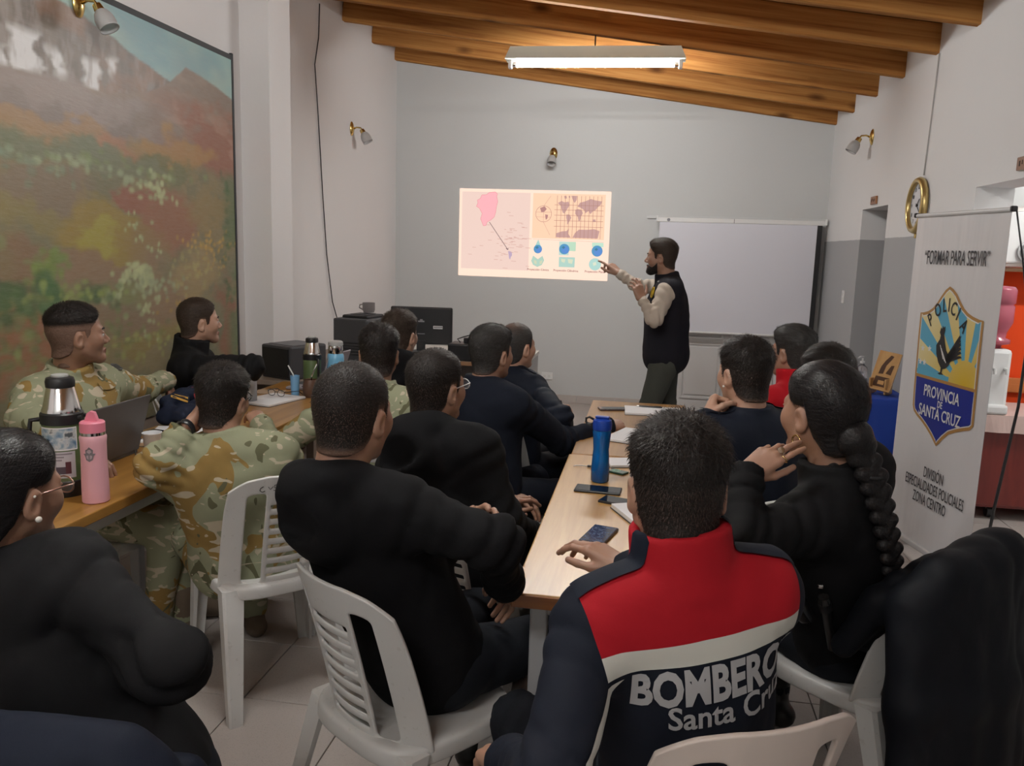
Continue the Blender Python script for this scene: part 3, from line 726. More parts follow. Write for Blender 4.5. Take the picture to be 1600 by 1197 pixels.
# ---------------------------------------------------------------- projected slide
def slide():  # flat glowing shapes stand in for the projector's light on the wall
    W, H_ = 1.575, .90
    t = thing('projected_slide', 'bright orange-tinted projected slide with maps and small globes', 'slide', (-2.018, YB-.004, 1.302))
    SH = .03   # the projector throws a slightly skewed picture
    M = Matrix(((1, 0, .0, 0), (0, 1, 0, 0), (-.004, 0, 1, 0), (0, 0, 0, 1)))
    def em(name, c, k=1.): return plain('light_'+name, S(*c), .9, emis=k*.0+1., spec=0.) if False else emi(name, S(*c), k)
    def poly(name, pts, c, lay, k=1., kind=None):
        bm = B(); flatpoly(bm, [(x*W, z*H_) for x, z in pts], -.0004*lay, M)
        bmesh.ops.triangulate(bm, faces=bm.faces[:]); return obj(name, bm, em(name, c, k), t, kind=kind)
    def lines(name, segs, c, wd, lay):
        bm = B()
        for a, b in segs: line_quad(bm, (a[0]*W, a[1]*H_), (b[0]*W, b[1]*H_), wd, -.0004*lay, M)
        return obj(name, bm, em(name, c), t, kind='stuff' if len(segs) > 8 else None)
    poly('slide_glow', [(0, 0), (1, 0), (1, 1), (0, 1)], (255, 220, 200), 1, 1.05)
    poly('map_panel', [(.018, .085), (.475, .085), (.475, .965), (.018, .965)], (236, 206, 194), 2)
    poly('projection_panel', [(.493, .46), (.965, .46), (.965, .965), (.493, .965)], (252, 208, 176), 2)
    # green land outline and the small country below, joined by an arrow
    gl = [(.165, .58), (.145, .66), (.155, .72), (.135, .78), (.115, .80), (.125, .84), (.12, .87), (.14, .89), (.15, .93), (.18, .935), (.20, .96), (.24, .968), (.255, .945), (.25, .92), (.258, .86), (.25, .80), (.246, .74), (.237, .685), (.215, .65), (.19, .625), (.182, .585)]
    poly('greenland_shape', gl, (255, 178, 184), 3)
    lines('map_outline', list(zip(gl, gl[1:]+gl[:1])), (226, 140, 150), .004, 4)
    lines('arrow', [((.205, .625), (.335, .315)), ((.335, .315), (.322, .33)), ((.335, .315), (.337, .338))], (120, 92, 98), .006, 4)
    ar = [(.337, .30), (.345, .215), (.352, .205), (.356, .235), (.363, .25), (.362, .29), (.350, .30)]
    poly('small_country_shape', ar, (188, 166, 190), 3)
    rg = random.Random(5)
    sg = []
    for _ in range(46):
        x, z = rg.gauss(.36, .06), rg.gauss(.42, .13)
        if .03 < x < .46 and .1 < z < .93 and not (.11 < x < .27 and z > .55): sg.append(((x, z), (x+rg.uniform(.012, .035), z-.002)))
    for _ in range(22):
        x, z = rg.uniform(.03, .43), rg.uniform(.12, .6); sg.append(((x, z), (x+rg.uniform(.01, .03), z-.001)))
    lines('map_lettering', sg, (206, 160, 150), .004, 3)
    # world map on a grid with a line globe beside it
    g = []
    for k in range(12): x = .652+.0262*k; g.append(((x, .47), (x, .945)))
    for z in (.60, .665, .725, .785, .84): g.append(((.635, z), (.955, z)))
    lines('map_grid', g, (176, 130, 118), .0042, 4)
    lands = [[(.655, .86), (.68, .885), (.70, .87), (.725, .88), (.735, .84), (.72, .80), (.712, .775), (.702, .745), (.690, .755), (.683, .79), (.672, .84)],
             [(.715, .735), (.735, .735), (.748, .70), (.738, .665), (.727, .63), (.722, .62), (.722, .66), (.714, .70)],
             [(.742, .945), (.78, .945), (.778, .90), (.766, .865), (.755, .89)],
             [(.772, .79), (.79, .80), (.812, .79), (.822, .755), (.812, .72), (.803, .665), (.796, .66), (.79, .71), (.772, .745)],
             [(.785, .825), (.80, .87), (.83, .885), (.87, .915), (.90, .90), (.945, .89), (.935, .855), (.915, .82), (.902, .79), (.885, .775), (.87, .745), (.858, .78), (.838, .755), (.828, .79), (.805, .815)],
             [(.885, .685), (.905, .69), (.908, .66), (.888, .66)],
             [(.655, .475), (.65, .52), (.69, .545), (.72, .55), (.735, .58), (.732, .52), (.75, .475)],
             [(.76, .475), (.775, .53), (.80, .57), (.85, .57), (.90, .58), (.935, .56), (.925, .475)],
             [(.695, .94), (.71, .945), (.715, .915), (.70, .91)], [(.725, .945), (.735, .945), (.735, .92), (.726, .92)]]
    for L in lands: poly('continent', L, (196, 156, 150), 3)
    asp = W/H_
    def disc(name, x, z, r, c, lay, k=1.): return poly(name, [(x+(a)/1., z+b) for a, b in [(r*math.cos(q*PI/14), r*asp*math.sin(q*PI/14)) for q in range(28)]], c, lay, k)
    def circ(name, x, z, r, c, lay, wd=.004):
        p = [(x+r*math.cos(q*PI/14), z+r*asp*math.sin(q*PI/14)) for q in range(28)]
        lines(name, list(zip(p, p[1:]+p[:1])), c, wd, lay)
    circ('line_globe', .565, .735, .052, (172, 126, 118), 3)
    lines('globe_meridians', [((.565, .825), (.565, .645)), ((.515, .755), (.615, .755)), ((.52, .70), (.61, .70)), ((.565, .825), (.61, .94)), ((.565, .645), (.61, .50)), ((.565, .645), (.565, .83))], (196, 150, 138), .003, 3)
    poly('continent', [(.54, .80), (.57, .82), (.585, .79), (.57, .76), (.55, .75)], (180, 132, 128), 4); poly('continent', [(.575, .73), (.595, .725), (.59, .68), (.58, .67)], (180, 132, 128), 4)
    lines('divider', [((.50, .447), (.965, .437))], (214, 176, 158), .003, 3)
    # three blue globes, three flat projections, captions
    for x, z, r in ((.535, .335, .028), (.71, .345, .034), (.925, .335, .036)):
        disc('blue_globe', x, z, r, (84, 150, 190), 4); disc('globe_shading', x+.006, z-.008, r*.72, (92, 140, 206), 5)
        poly('globe_land', [(x-.018, z+.02), (x-.004, z+.035), (x+.006, z+.018), (x-.006, z)], (64, 122, 150), 6)
    poly('projection_cone', [(.513, .36), (.557, .36), (.536, .445)], (166, 206, 198), 3)
    poly('green_sheet', [(.74, .43), (.785, .43), (.785, .325), (.74, .325)], (186, 216, 190), 3)
    poly('green_sheet', [(.675, .43), (.74, .43), (.74, .275), (.675, .275)], (188, 214, 204), 3)
    poly('green_sheet', [(.89, .43), (.965, .43), (.965, .38), (.89, .38)], (190, 222, 200), 3)
    poly('fan_map', [(.537, .22), (.505, .26), (.493, .20), (.505, .155), (.535, .13), (.565, .155), (.58, .21), (.567, .26)], (176, 206, 190), 3)
    poly('flat_map', [(.677, .255), (.783, .255), (.781, .14), (.677, .14)], (176, 208, 196), 3)
    disc('round_map', .915, .185, .04, (176, 212, 204), 3)
    poly('fan_land', [(.51, .21), (.53, .2), (.53, .16), (.515, .17)], (206, 210, 180), 4); poly('fan_land', [(.55, .2), (.57, .21), (.565, .17), (.55, .16)], (206, 210, 180), 4)
    poly('flat_land', [(.69, .235), (.72, .23), (.715, .19), (.695, .2)], (214, 218, 190), 4); poly('flat_land', [(.735, .235), (.77, .23), (.765, .18), (.74, .19)], (214, 218, 190), 4)
    poly('round_land', [(.90, .20), (.92, .215), (.925, .18), (.905, .165)], (216, 222, 200), 4)
    cm = emi('caption', S(128, 84, 84), 1.)
    for s_, x, sz in (('Proyección Cónica', .54, .030), ('Proyección Cilíndrica', .725, .030), ('Proyección Plana', .915, .030)):
        text('caption', s_, sz, cm, t, M @ T(x*W, -.0016, .10*H_), bold=.0004)
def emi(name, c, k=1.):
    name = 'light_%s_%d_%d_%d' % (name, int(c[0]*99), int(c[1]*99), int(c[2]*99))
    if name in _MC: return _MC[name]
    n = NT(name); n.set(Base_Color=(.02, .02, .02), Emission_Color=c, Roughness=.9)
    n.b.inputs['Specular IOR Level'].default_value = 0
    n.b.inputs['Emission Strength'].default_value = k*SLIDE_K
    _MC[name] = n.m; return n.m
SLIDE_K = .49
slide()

# ---------------------------------------------------------------- pull-down screen
def screen():
    t = thing('pull_down_screen', 'white pull-down projection screen with black side border hanging on the back wall', 'screen', (.83, 8.47, 0))
    obj('casing', bx((0, 0, 1.925), (1.60, .06, .045), .008), M_WHITE, t)
    for s in (-1, 1): obj('end_cap', bx((s*.80, 0, 1.935), (.02, .07, .06), .006), M_WHITE, t)
    n = plain('screen_fabric', (.70, .70, .76), .8)
    b = B(); M = Matrix.Rotation(math.radians(1.2), 4, 'Y')
    box(b, (-.025, -.02, 1.365), (1.50, .004, 1.08)); obj('screen_sheet', b, n, t)
    obj('side_border', bx((.745, -.021, 1.365), (.045, .005, 1.08)), M_BLACKM, t)
    obj('bottom_bar', tube(B(), [(-.79, -.02, .825), (.755, -.02, .825)], .011, 10), M_WHITE, t)
    e = B(); flatpoly(e, circle_pts(-.69, 1.925, .016, 16), -.0315); obj('maker_mark', e, plain('grey_print', (.2, .2, .22), .6), t)
    obj('cord_slot', bx((-.06, -.031, 1.925), (.004, .004, .04)), M_DGREY, t)
screen()
obj('wall_rail', bx((.80, YB-.012, 1.955), (1.75, .02, .03), .003), plain('rail_paint', (.62, .63, .63), .6)); tag(bpy.data.objects['wall_rail'], 'flat white rail on the back wall behind the pull-down screen', 'rail')
# ---------------------------------------------------------------- tables
def table(label, x0, x1, y0, y1, top_m, zt=.75, name='table'):
    t = thing(name, label, 'table', ((x0+x1)/2, (y0+y1)/2, 0))
    W, L = x1-x0, y1-y0
    obj('tabletop', bx((0, 0, zt-.018), (W, L, .036), .004), top_m, t)
    e = B()
    obj('edge_band', bx((0, -L/2-.001, zt-.020), (W, .006, .034), .002), M_EDGE, t)
    obj('edge_band', bx((0, L/2+.001, zt-.020), (W, .006, .034), .002), M_EDGE, t)
    for s in (-1, 1): obj('apron', bx((0, s*(L/2-.10), zt-.065), (W-.16, .025, .055), .003), M_STEEL, t)
    for s in (-1, 1): obj('apron', bx((s*(W/2-.06), 0, zt-.065), (.025, L-.2, .055), .003), M_STEEL, t)
    for sx in (-1, 1):
        for sy in (-1, 1):
            l = obj('leg', bx((sx*(W/2-.06), sy*(L/2-.10), (zt-.05)/2+.006), (.045, .045, zt-.06), .005), M_STEEL, t)
            obj('foot_cap', bx((sx*(W/2-.06), sy*(L/2-.10), .008), (.05, .05, .016), .004), M_BLACK, l)
    return t
table('worn pale wooden table nearest the viewer carrying the blue water bottle', -.30, .235, 1.93, 3.39, M_TABR)
table('wooden table at the far end carrying a notepad and a phone beside the presenter', -.292, .23, 3.405, 4.70, M_TAB)
table('honey-coloured wooden table with the pink bottle and large steel flask', -2.20, -1.672, 1.72, 3.215, M_TAB)
table('wooden table with the green flask and spectacles on papers', -2.20, -1.672, 3.232, 4.72, M_TAB)
# long equipment table along the far left corner, with the monitor
def desk():
    t = thing('computer_desk', 'pale desk with grey end panel carrying the black monitor', 'desk', (-1.63, 6.45, 0))
    obj('desktop', bx((0, 0, .735), (1.46, .9, .03), .003), plain('pale_laminate', (.55, .52, .48), .45), t)
    obj('front_edge', bx((0, -.452, .735), (1.46, .006, .03), .001), wood('desk_edge', S(150, 110, 80), S(180, 140, 105), (3, 3, 3)), t)
    g = wood('grey_wood', S(126, 124, 124), S(146, 144, 144), (20, 20, 1.5))
    for s in (-1, 1): obj('end_panel', bx((s*.71, 0, .36), (.028, .86, .72), .002), g, t)
    obj('modesty_panel', bx((0, .30, .45), (1.38, .02, .5), .002), g, t)
desk()
def sidedesk():
    t = thing('equipment_table', 'brown table against the left wall carrying the black equipment boxes', 'table', (-2.36, 5.32, 0))
    w_ = plain('brown_laminate', (.25, .19, .15), .5, var=.1)
    obj('tabletop', bx((.02, .05, .735), (.68, 1.30, .03), .003), w_, t)
    for sx in (-1, 1):
        for sy in (-1, 1): obj('leg', bx((.02+sx*.29, .05+sy*.58, .36), (.05, .05, .72), .004), w_, t)
sidedesk()

# ---------------------------------------------------------------- monitor and black boxes
def monitor():
    t = thing('monitor', 'black computer monitor seen from behind with a small white barcode label', 'monitor', (-1.80, 6.42, .75), math.radians(6))
    obj('casing', bx((0, 0, .215), (.50, .035, .30), .012), M_BLACK, t)
    obj('screen', bx((0, .0182, .215), (.47, .002, .27)), M_GLASS, t)
    obj('neck', bx((0, -.02, .05), (.07, .02, .10), .005), M_BLACK, t)
    b = B(); lathe(b, [(0, 0), (.11, 0), (.11, .008), (.06, .014), (0, .014)], 28); obj('foot', b, M_BLACK, t, 40)
    l = obj('barcode_label', bx((.135, -.0182, .205), (.075, .0015, .024)), M_PAPER, t)
    k = B()
    x = .103
    for q in range(16):
        w_ = RND.choice((.0012, .002, .003)); box(k, (x+w_/2, -.0194, .206), (w_, .0004, .013)); x += w_+.0018
    obj('bars', k, M_INK, l)
    pm = B(); box(pm, (-.0, -.0182, .25), (.05, .002, .012)); box(pm, (-.0, -.0182, .262), (.022, .002, .01)); obj('port_mark', pm, plain('grey_mark', (.25, .25, .27), .5), t)
    obj('port_mark', bx((.0, -.0182, .15), (.06, .002, .006)), plain('grey_mark', (.25, .25, .27), .5), t)
monitor()
def blackbox(name, label, cat, loc, s, rz=0, extra=None, m=None):
    t = thing(name, label, cat, loc, rz)
    obj('body', bx((0, 0, s[2]/2), s, .012), m or M_DGREY, t)
    if extra: extra(t, s)
    return t
def ex1(t, s):
    obj('front_panel', bx((0, -s[1]/2-.003, s[2]/2), (s[0]-.03, .008, s[2]-.03), .003), M_BLACK, t)
    obj('top_recess', bx((0, .0, s[2]+.001), (s[0]-.05, s[1]-.08, .006), .002), plain('box_top', (.10, .10, .11), .45), t)
blackbox('equipment_box', 'low black equipment box with grey top at the foot of the pilaster', 'box', (-2.22, 4.93, .75), (.27, .30, .21), math.radians(-24), ex1)
def ex2(t, s):
    obj('top_cap', bx((0, .02, s[2]+.006), (s[0]-.06, s[1]-.10, .03), .012), M_BLACK, t)
    obj('top_slot', bx((0, .02, s[2]+.023), (s[0]-.14, s[1]-.2, .006), .002), M_DGREY, t)
    for q in range(5): obj('vent', bx((0, -s[1]/2-.001, .08+q*.02), (s[0]-.1, .004, .006), .001), M_BLACK, t)
blackbox('printer', 'tall black printer behind the seated soldiers by the left wall', 'printer', (-2.03, 5.66, .75), (.27, .34, .33), math.radians(-10), ex2)
def mug(loc, label, m, r=.04, h=.09):
    t = thing('mug', label, 'mug', loc)
    b = B(); lathe(b, [(0, 0), (r*.85, 0), (r, h*.3), (r, h), (r-.004, h), (r-.005, .008), (0, .008)], 22); obj('cup', b, m, t, 50)
    obj('handle', tube(B(), [(-r+.002, 0, h*.8), (-r-.022, 0, h*.75), (-r-.026, 0, h*.45), (-r+.002, 0, h*.25)], .005, 8), m, t, 180)
mug((-2.0, 5.72, 1.112), 'grey mug standing on top of the black printer', plain('grey_ceramic', (.22, .20, .20), .4), .045, .07)
def ex3(t, s):
    obj('adapter', bx((.02, 0, s[2]+.02), (.07, .05, .04), .006), M_BLACK, t)
    obj('loose_lead', tube(B(), [(-.04, -.02, s[2]+.004), (-.06, -.03, s[2]+.03), (-.02, -.02, s[2]+.045), (.03, 0, s[2]+.06), (.05, .02, s[2]+.09)], .005, 6), M_BLACK, t, 180)
blackbox('black_case', 'black case with a lead on top, beside the monitor', 'box', (-1.36, 6.10, .75), (.24, .2, .13), 0, ex3, M_BLACK)
def cap_():
    t = thing('white_cap', 'white cap lying on the desk beyond the black case', 'cap', (-1.27, 6.44, .75))
    b = B(); lathe(b, [(.10, 0), (.105, .04), (.095, .09), (.06, .125), (0, .135)], 24); obj('crown', b, M_WHITE, t, 180)
    b = B(); lathe(b, [(.10, .002), (.17, .0), (.17, .006), (.1, .012)], 24, T(.0, -.03, 0), (1, .9)); obj('brim', b, M_WHITE, t, 180)
cap_()
def bag():
    f = Field((-.2, -.2, -.05), (.2, .2, .5), .012)
    f.ell((0, 0, .17), (.13, .09, .17)).ell((0, -.06, .12), (.10, .06, .1), k=.03).wrinkle(.004, 26, 3)
    V, Q = f.mesh()
    t = thing('backpack', 'black backpack standing on the floor beside the desk end panel', 'bag', (-.69, 6.62, .01))
    npmesh('sack', V, Q, M_BLACKM, t)
    obj('carry_loop', tube(B(), [(-.03, 0, .33), (-.02, 0, .37), (.02, 0, .37), (.03, 0, .33)], .006, 8), M_BLACKM, t, 180)
    obj('zip', tube(B(), [(-.08, -.09, .22), (0, -.11, .24), (.08, -.09, .22)], .004, 6), M_DGREY, t, 180)
bag()

# ---------------------------------------------------------------- flasks, bottles, cups
def decal_cyl(name, r, a0, a1, z0, z1, m, parent, nseg=12, rfun=None):
    bm = B(); rows = []
    for i in range(nseg+1):
        a = a0+(a1-a0)*i/nseg
        rows.append([bm.verts.new((r*math.cos(a), r*math.sin(a), z)) for z in (z0, z1)])
    for a, b in zip(rows, rows[1:]): bm.faces.new((a[0], b[0], b[1], a[1]))
    return obj(name, bm, m, parent, 180)
M_FLASKG = plain('flask_green', (.085, .125, .05), .35)
def flask(loc, label, h, r, body, stickers=False, rz=0, handle=True, cap_col=None):
    t = thing('flask', label, 'flask', loc, rz)
    b = B(); lathe(b, [(0, .002), (r*.98, .002), (r, .01), (r, h*.60), (r*.98, h*.61)], 36); obj('body', b, body, t, 40)
    b = B(); lathe(b, [(r, 0), (r*1.04, .004), (r*1.04, h*.13), (r*1.005, h*.135)], 36); obj('base_band', b, M_BLACK, t, 40)
    b = B(); lathe(b, [(r*.99, h*.60), (r*1.05, h*.605), (r*1.05, h*.685), (r*.95, h*.70)], 36); obj('collar_band', b, M_BLACK, t, 40)
    b = B(); lathe(b, [(r*.96, h*.69), (r*.96, h*.715), (r*.90, h*.735), (r*.66, h*.90), (r*.62, h*.91)], 36); obj('steel_cup', b, M_CHROME, t, 30)
    b = B(); lathe(b, [(r*.62, h*.895), (r*.70, h*.90), (r*.72, h*.945), (r*.66, h*.975), (r*.45, h*.985), (0, h*.985)], 30); obj('stopper', b, cap_col or M_BLACK, t, 40)
    b = B(); lathe(b, [(r*.42, h*.984), (r*.42, h), (r*.36, h*1.003), (0, h*1.003)], 24); obj('stopper_button', b, plain('button_grey', (.45, .46, .44), .4), t, 40)
    if handle:
        obj('handle', tube(B(), [(-r*1.0, 0, h*.63), (-r*1.55, 0, h*.62), (-r*1.65, 0, h*.52), (-r*1.6, 0, h*.22), (-r*1.0, 0, h*.10)], r*.13, 8), M_BLACK, t, 180)
        for a in (.2, -.4): obj('carry_lug', bx((r*1.06*math.cos(a), r*1.06*math.sin(a), h*.655), (.012, .014, .012), .003), M_BLACK, t)
    if stickers:
        n = NT('blue_sticker'); co = n.coord()
        c = n.ramp(n.noise(26, 3, co), [(.40, S(96, 128, 156)), (.5, S(150, 168, 182)), (.58, S(196, 200, 200)), (.66, S(84, 92, 96))])
        n.set(Base_Color=c, Roughness=.35)
        a = -PI/2
        s1 = decal_cyl('sticker', r*1.008, a-1.0, a+.95, h*.405, h*.575, n.m, t); s1['label'] = 'blue landscape sticker'
        decal_cyl('sticker_border', r*1.005, a-1.05, a+1.0, h*.395, h*.585, M_PAPER, s1)
        s2 = decal_cyl('sticker', r*1.006, a-.85, a+.85, h*.165, h*.385, plain('pale_sticker', (.52, .50, .54), .4), t); s2['label'] = 'pale sticker with dark lettering'
        decal_cyl('sticker_print', r*1.010, a-.1, a+.35, h*.20, h*.26, plain('sticker_ink', (.08, .06, .08), .5), s2)
        for q, (u0, u1, z) in enumerate(((-.6, .7, .36), (-.6, .3, .335), (-.6, .2, .31))): decal_cyl('sticker_print', r*1.010, a+u0, a+u1, h*z, h*(z+.012), plain('sticker_grey', (.25, .22, .25), .5), s2)
        decal_cyl('sticker_print', r*1.010, a+.35, a+.62, h*.20, h*.30, plain('sticker_maroon', (.10, .03, .04), .5), s2)
        b = plain('rim', (.3, .3, .3))
    return t
flask((-1.885, 2.38, .75), 'large dark steel flask with black bands and stickers beside the pink bottle', .40, .062, M_FLASKG, True, .35)
flask((-1.868, 4.385, .75), 'smaller green flask with steel cup lid beside the gourd', .325, .05, M_FLASKG, False, 2.4)
def blueflask():
    t = thing('insulated_bottle', 'light blue insulated bottle with steel lid behind the green flask', 'bottle', (-1.765, 4.48, .75), .3)
    r = .048
    b = B(); lathe(b, [(0, 0), (r, .002), (r, .19), (r*.96, .215), (r*.8, .225)], 32); obj('body', b, plain('sky_blue_paint', S(122, 186, 222), .3), t, 40)
    b = B(); lathe(b, [(r*.8, .222), (r*.86, .228), (r*.88, .262), (r*.84, .27)], 28); obj('steel_collar', b, M_CHROME, t, 40)
    b = B(); lathe(b, [(r*.82, .268), (r*.9, .272), (r*.88, .29), (r*.7, .296), (0, .297)], 28); obj('lid', b, plain('lid_grey', (.55, .56, .56), .35, .4), t, 40)
    decal_cyl('sticker', r*1.01, -1.75, -1.25, .06, .16, plain('navy_print', (.02, .03, .06), .5), t)
    decal_cyl('sticker', r*1.012, -1.6, -1.4, .05, .10, plain('yellow_print', (.5, .38, .15), .5), t)
    decal_cyl('sticker', r*1.01, -1.1, -.8, .09, .13, plain('navy_print', (.02, .03, .06), .5), t)
blueflask()
def gourd():
    t = thing('mate_gourd', 'brown gourd cup in front of the green flask', 'cup', (-1.83, 4.27, .75))
    b = B(); lathe(b, [(0, 0), (.032, 0), (.042, .03), (.043, .06), (.036, .095), (.034, .10), (.031, .098), (.036, .06), (0, .05)], 24); obj('gourd', b, plain('brown_leather', (.10, .05, .03), .5, var=.3), t, 60)
    obj('metal_straw', tube(B(), [(0, 0, .05), (.012, -.01, .12), (.05, -.03, .19)], .004, 8), M_CHROME, t, 180)
gourd()
def bluecup():
    t = thing('drinking_glass', 'pale blue cup with a straw beside the green flask', 'cup', (-1.925, 4.28, .75))
    b = B(); lathe(b, [(0, 0), (.022, 0), (.026, .115), (.024, .115), (.020, .006), (0, .006)], 20); obj('cup', b, plain('pale_blue_cup', S(120, 168, 206), .3), t, 50)
    obj('straw', tube(B(), [(0, 0, .02), (-.01, 0, .12), (-.04, .0, .17)], .004, 8), M_WHITE, t, 180)
bluecup()
def pinkbottle():
    t = thing('drink_bottle', 'pale pink drink bottle with a flip straw lid on the table edge', 'bottle', (-1.735, 2.325, .75), .3)
    pk = plain('pink_powder_coat', S(224, 168, 178), .45); pl_ = plain('pink_lid', S(222, 130, 150), .4)
    b = B(); lathe(b, [(0, 0), (.037, .0), (.041, .004), (.041, .05), (.0385, .15), (.039, .195), (.041, .215), (.038, .222)], 36); obj('body', b, pk, t, 40)
    b = B(); lathe(b, [(.036, .219), (.037, .22), (.037, .232), (.036, .233)], 32); obj('steel_ring', b, M_CHROME, t, 40)
    b = B(); lathe(b, [(.036, .231), (.038, .232), (.0375, .262), (.034, .266), (0, .267)], 32); obj('lid', b, pl_, t, 40)
    s = prism(B(), [(-.022, .262), (-.012, .292), (-.004, .298), (.010, .294), (.020, .262)], .020, T(0, -.010, 0)); obj('flip_straw', s, pl_, t)
    gm = plain('bottle_crest_grey', (.19, .165, .18), .6); M_ = Matrix()
    def onb(pts, r, z0, m, nme, parent):
        bm = B(); vs_ = [bm.verts.new((r*math.sin(x/r), -r*math.cos(x/r), z0+z)) for x, z in pts]; f = bm.faces.new(vs_); bmesh.ops.triangulate(bm, faces=bm.faces[:]); return obj(nme, bm, m, parent)
    c = onb([(0, -.024), (.010, -.018), (.013, -.006), (.019, .002), (.011, .003), (.012, .014), (.006, .017), (0, .024), (-.006, .017), (-.012, .014), (-.011, .003), (-.019, .002), (-.013, -.006), (-.010, -.018)], .0402, .165, gm, 'crest', t)
    lg = plain('bottle_crest_light', (.42, .33, .36), .6)
    for pts in ([(-.008, .008), (-.004, .014), (.004, .014), (.008, .008), (0, .003)], [(-.009, -.004), (-.002, -.002), (-.002, -.016), (-.008, -.012)], [(.009, -.004), (.002, -.002), (.002, -.016), (.008, -.012)]): onb(pts, .0405, .165, lg, 'crest_mark', c)
pinkbottle()
def bluebottle():
    t = thing('water_bottle', 'translucent blue water bottle with looped dark blue lid on the pale table', 'bottle', (-.147, 3.0, .75), PI*.95)
    tr = plain('blue_clear_plastic', S(26, 122, 214), .12, trans=.55)
    b = B(); lathe(b, [(0, .004), (.028, 0), (.034, .006), (.0345, .05), (.031, .10), (.029, .125), (.032, .165), (.0345, .19), (.032, .2)], 36); obj('body', b, tr, t, 180)
    b = B(); lathe(b, [(0, .008), (.030, .008), (.030, .055), (0, .055)], 28); obj('water', b, plain('bottle_water', S(30, 112, 190), .05, trans=.7), t, 180)
    db = plain('navy_lid', S(20, 58, 150), .35)
    b = B(); lathe(b, [(.032, .197), (.035, .20), (.036, .222), (.033, .235), (.024, .24), (0, .241)], 32); obj('lid', b, db, t, 40)
    obj('lid_loop', tube(B(), [(.03, 0, .232), (.05, 0, .242), (.062, 0, .236), (.062, 0, .222), (.05, 0, .214), (.034, 0, .214)], .0045, 8), M_BLACK, t, 180)
    obj('drink_flap', bx((.0, 0, .245), (.052, .022, .009), .003), db, t)
bluebottle()
def foamcup():
    t = thing('foam_cup', 'small white foam cup on the honey-coloured table', 'cup', (-1.905, 2.90, .75))
    b = B(); lathe(b, [(0, 0), (.026, 0), (.036, .086), (.038, .088), (.038, .092), (.034, .092), (.025, .006), (0, .006)], 28); obj('cup', b, plain('white_foam', (.76, .77, .78), .7), t, 50)
foamcup()
def redcap():
    t = thing('red_lid_bottle', 'clear bottle with a red lid standing beyond the soldier with a watch', 'bottle', (-2.06, 4.02, .75))
    b = B(); lathe(b, [(0, 0), (.034, 0), (.035, .14), (.03, .165)], 24); obj('body', b, plain('clear_bottle', (.7, .72, .74), .2, trans=.5), t, 180)
    b = B(); lathe(b, [(.030, .162), (.034, .164), (.034, .205), (.03, .212), (0, .213)], 24); obj('lid', b, plain('red_lid', S(206, 48, 66), .4), t, 40)
redcap()

# ---------------------------------------------------------------- laptops, phones, papers
def laptop(label, loc, rz, lid_deg, m, w_=.34, d=.235):
    t = thing('laptop', label, 'laptop', loc, rz)    # keyboard towards -Y, lid hinged at +Y
    obj('base', bx((0, 0, .009), (w_, d, .016), .004), m, t)
    kb = B()
    for r in range(5):
        for c in range(12): box(kb, (-w_/2+.035+c*(w_-.07)/11, .075-r*.021, .0185), (.020, .016, .003))
    obj('keyboard', kb, M_BLACK, t, kind='stuff')
    obj('trackpad', bx((0, -.075, .0175), (.09, .055, .002), .0005), M_DGREY, t)
    M = T(0, d/2-.004, .017) @ Matrix.Rotation(math.radians(lid_deg), 4, 'X')
    l = bx((0, -d/2, .005), (w_, d, .008), .003); l.transform(M); lid = obj('lid', l, m, t)
    s = bx((0, -d/2, .0002), (w_-.02, d-.02, .001)); s.transform(M); obj('display', s, M_GLASS, lid)
laptop('open dark grey laptop behind the pink bottle', (-2.10, 2.75, .75), math.radians(-90), -106, plain('laptop_grey', (.10, .095, .095), .45, .2))
laptop('open pale grey laptop beyond the light blue bottle', (-1.95, 4.60, .75), math.radians(-93), -108, plain('laptop_pale', (.36, .33, .36), .45, .2), .30, .21)
M_PHONE = plain('phone_case', (.02, .02, .024), .35)
def phone(label, loc, rz, l=.155, w_=.074, glass=True, case=None):
    t = thing('phone', label, 'phone', loc, rz)
    obj('body', bx((0, 0, .0045), (w_, l, .009), .003), case or M_PHONE, t)
    if glass: obj('glass', bx((0, 0, .0092), (w_-.006, l-.006, .0008)), M_GLASS, t)
    else:
        for q in range(3): obj('lens', tube(B(), [(-w_/2+.018, l/2-.02-q*.018, .009), (-w_/2+.018, l/2-.02-q*.018, .0105)], .006, 12), M_GLASS, t)
    return t
phone('dark phone lying near the notepad at the far end of the table', (-.165, 4.44, .75), math.radians(-75), glass=True, case=plain('brown_case', (.06, .04, .04), .4))
phone('black phone lying flat just in front of the blue water bottle', (-.145, 2.875, .75), math.radians(86), .165, .078)
phone('small black phone lying between the blue bottle and the white notebook', (-.055, 2.745, .75), math.radians(70), .15, .072)
pc = phone('phone with bluish reflective screen lying alone on the pale table', (-.112, 2.395, .75), math.radians(-14), .16, .078, False, plain('brown_case', (.06, .04, .04), .4))
n = NT('shiny_phone_screen'); cc = n.ramp(n.noise(28, 3, n.coord(), dist=1.5), [(.46, S(30, 38, 62)), (.5, S(78, 92, 120)), (.56, S(34, 42, 66))]); n.set(Base_Color=cc, Roughness=.12)
for ch in list(pc.children):
    if ch.name.startswith('lens'): bpy.data.objects.remove(ch, do_unlink=True)
obj('screen', bx((0, 0, .0094), (.072, .15, .0012)), n.m, pc)
phone('black phone resting on the loose papers behind the foam cup', (-2.06, 3.20, .7585), math.radians(78))
def sheet(label, loc, rz, w_, l, n=1, name='paper_sheet', lines_=True):
    t = thing(name, label, 'paper', loc, rz)
    for q in range(n):
        o = obj('sheet', bx((RND.uniform(-.004, .004)*q, RND.uniform(-.004, .004)*q, .0012+.002*q), (w_, l, .0016)), M_PAPER, t); o.rotation_euler = (0, 0, RND.uniform(-.05, .05)*q)
    return t
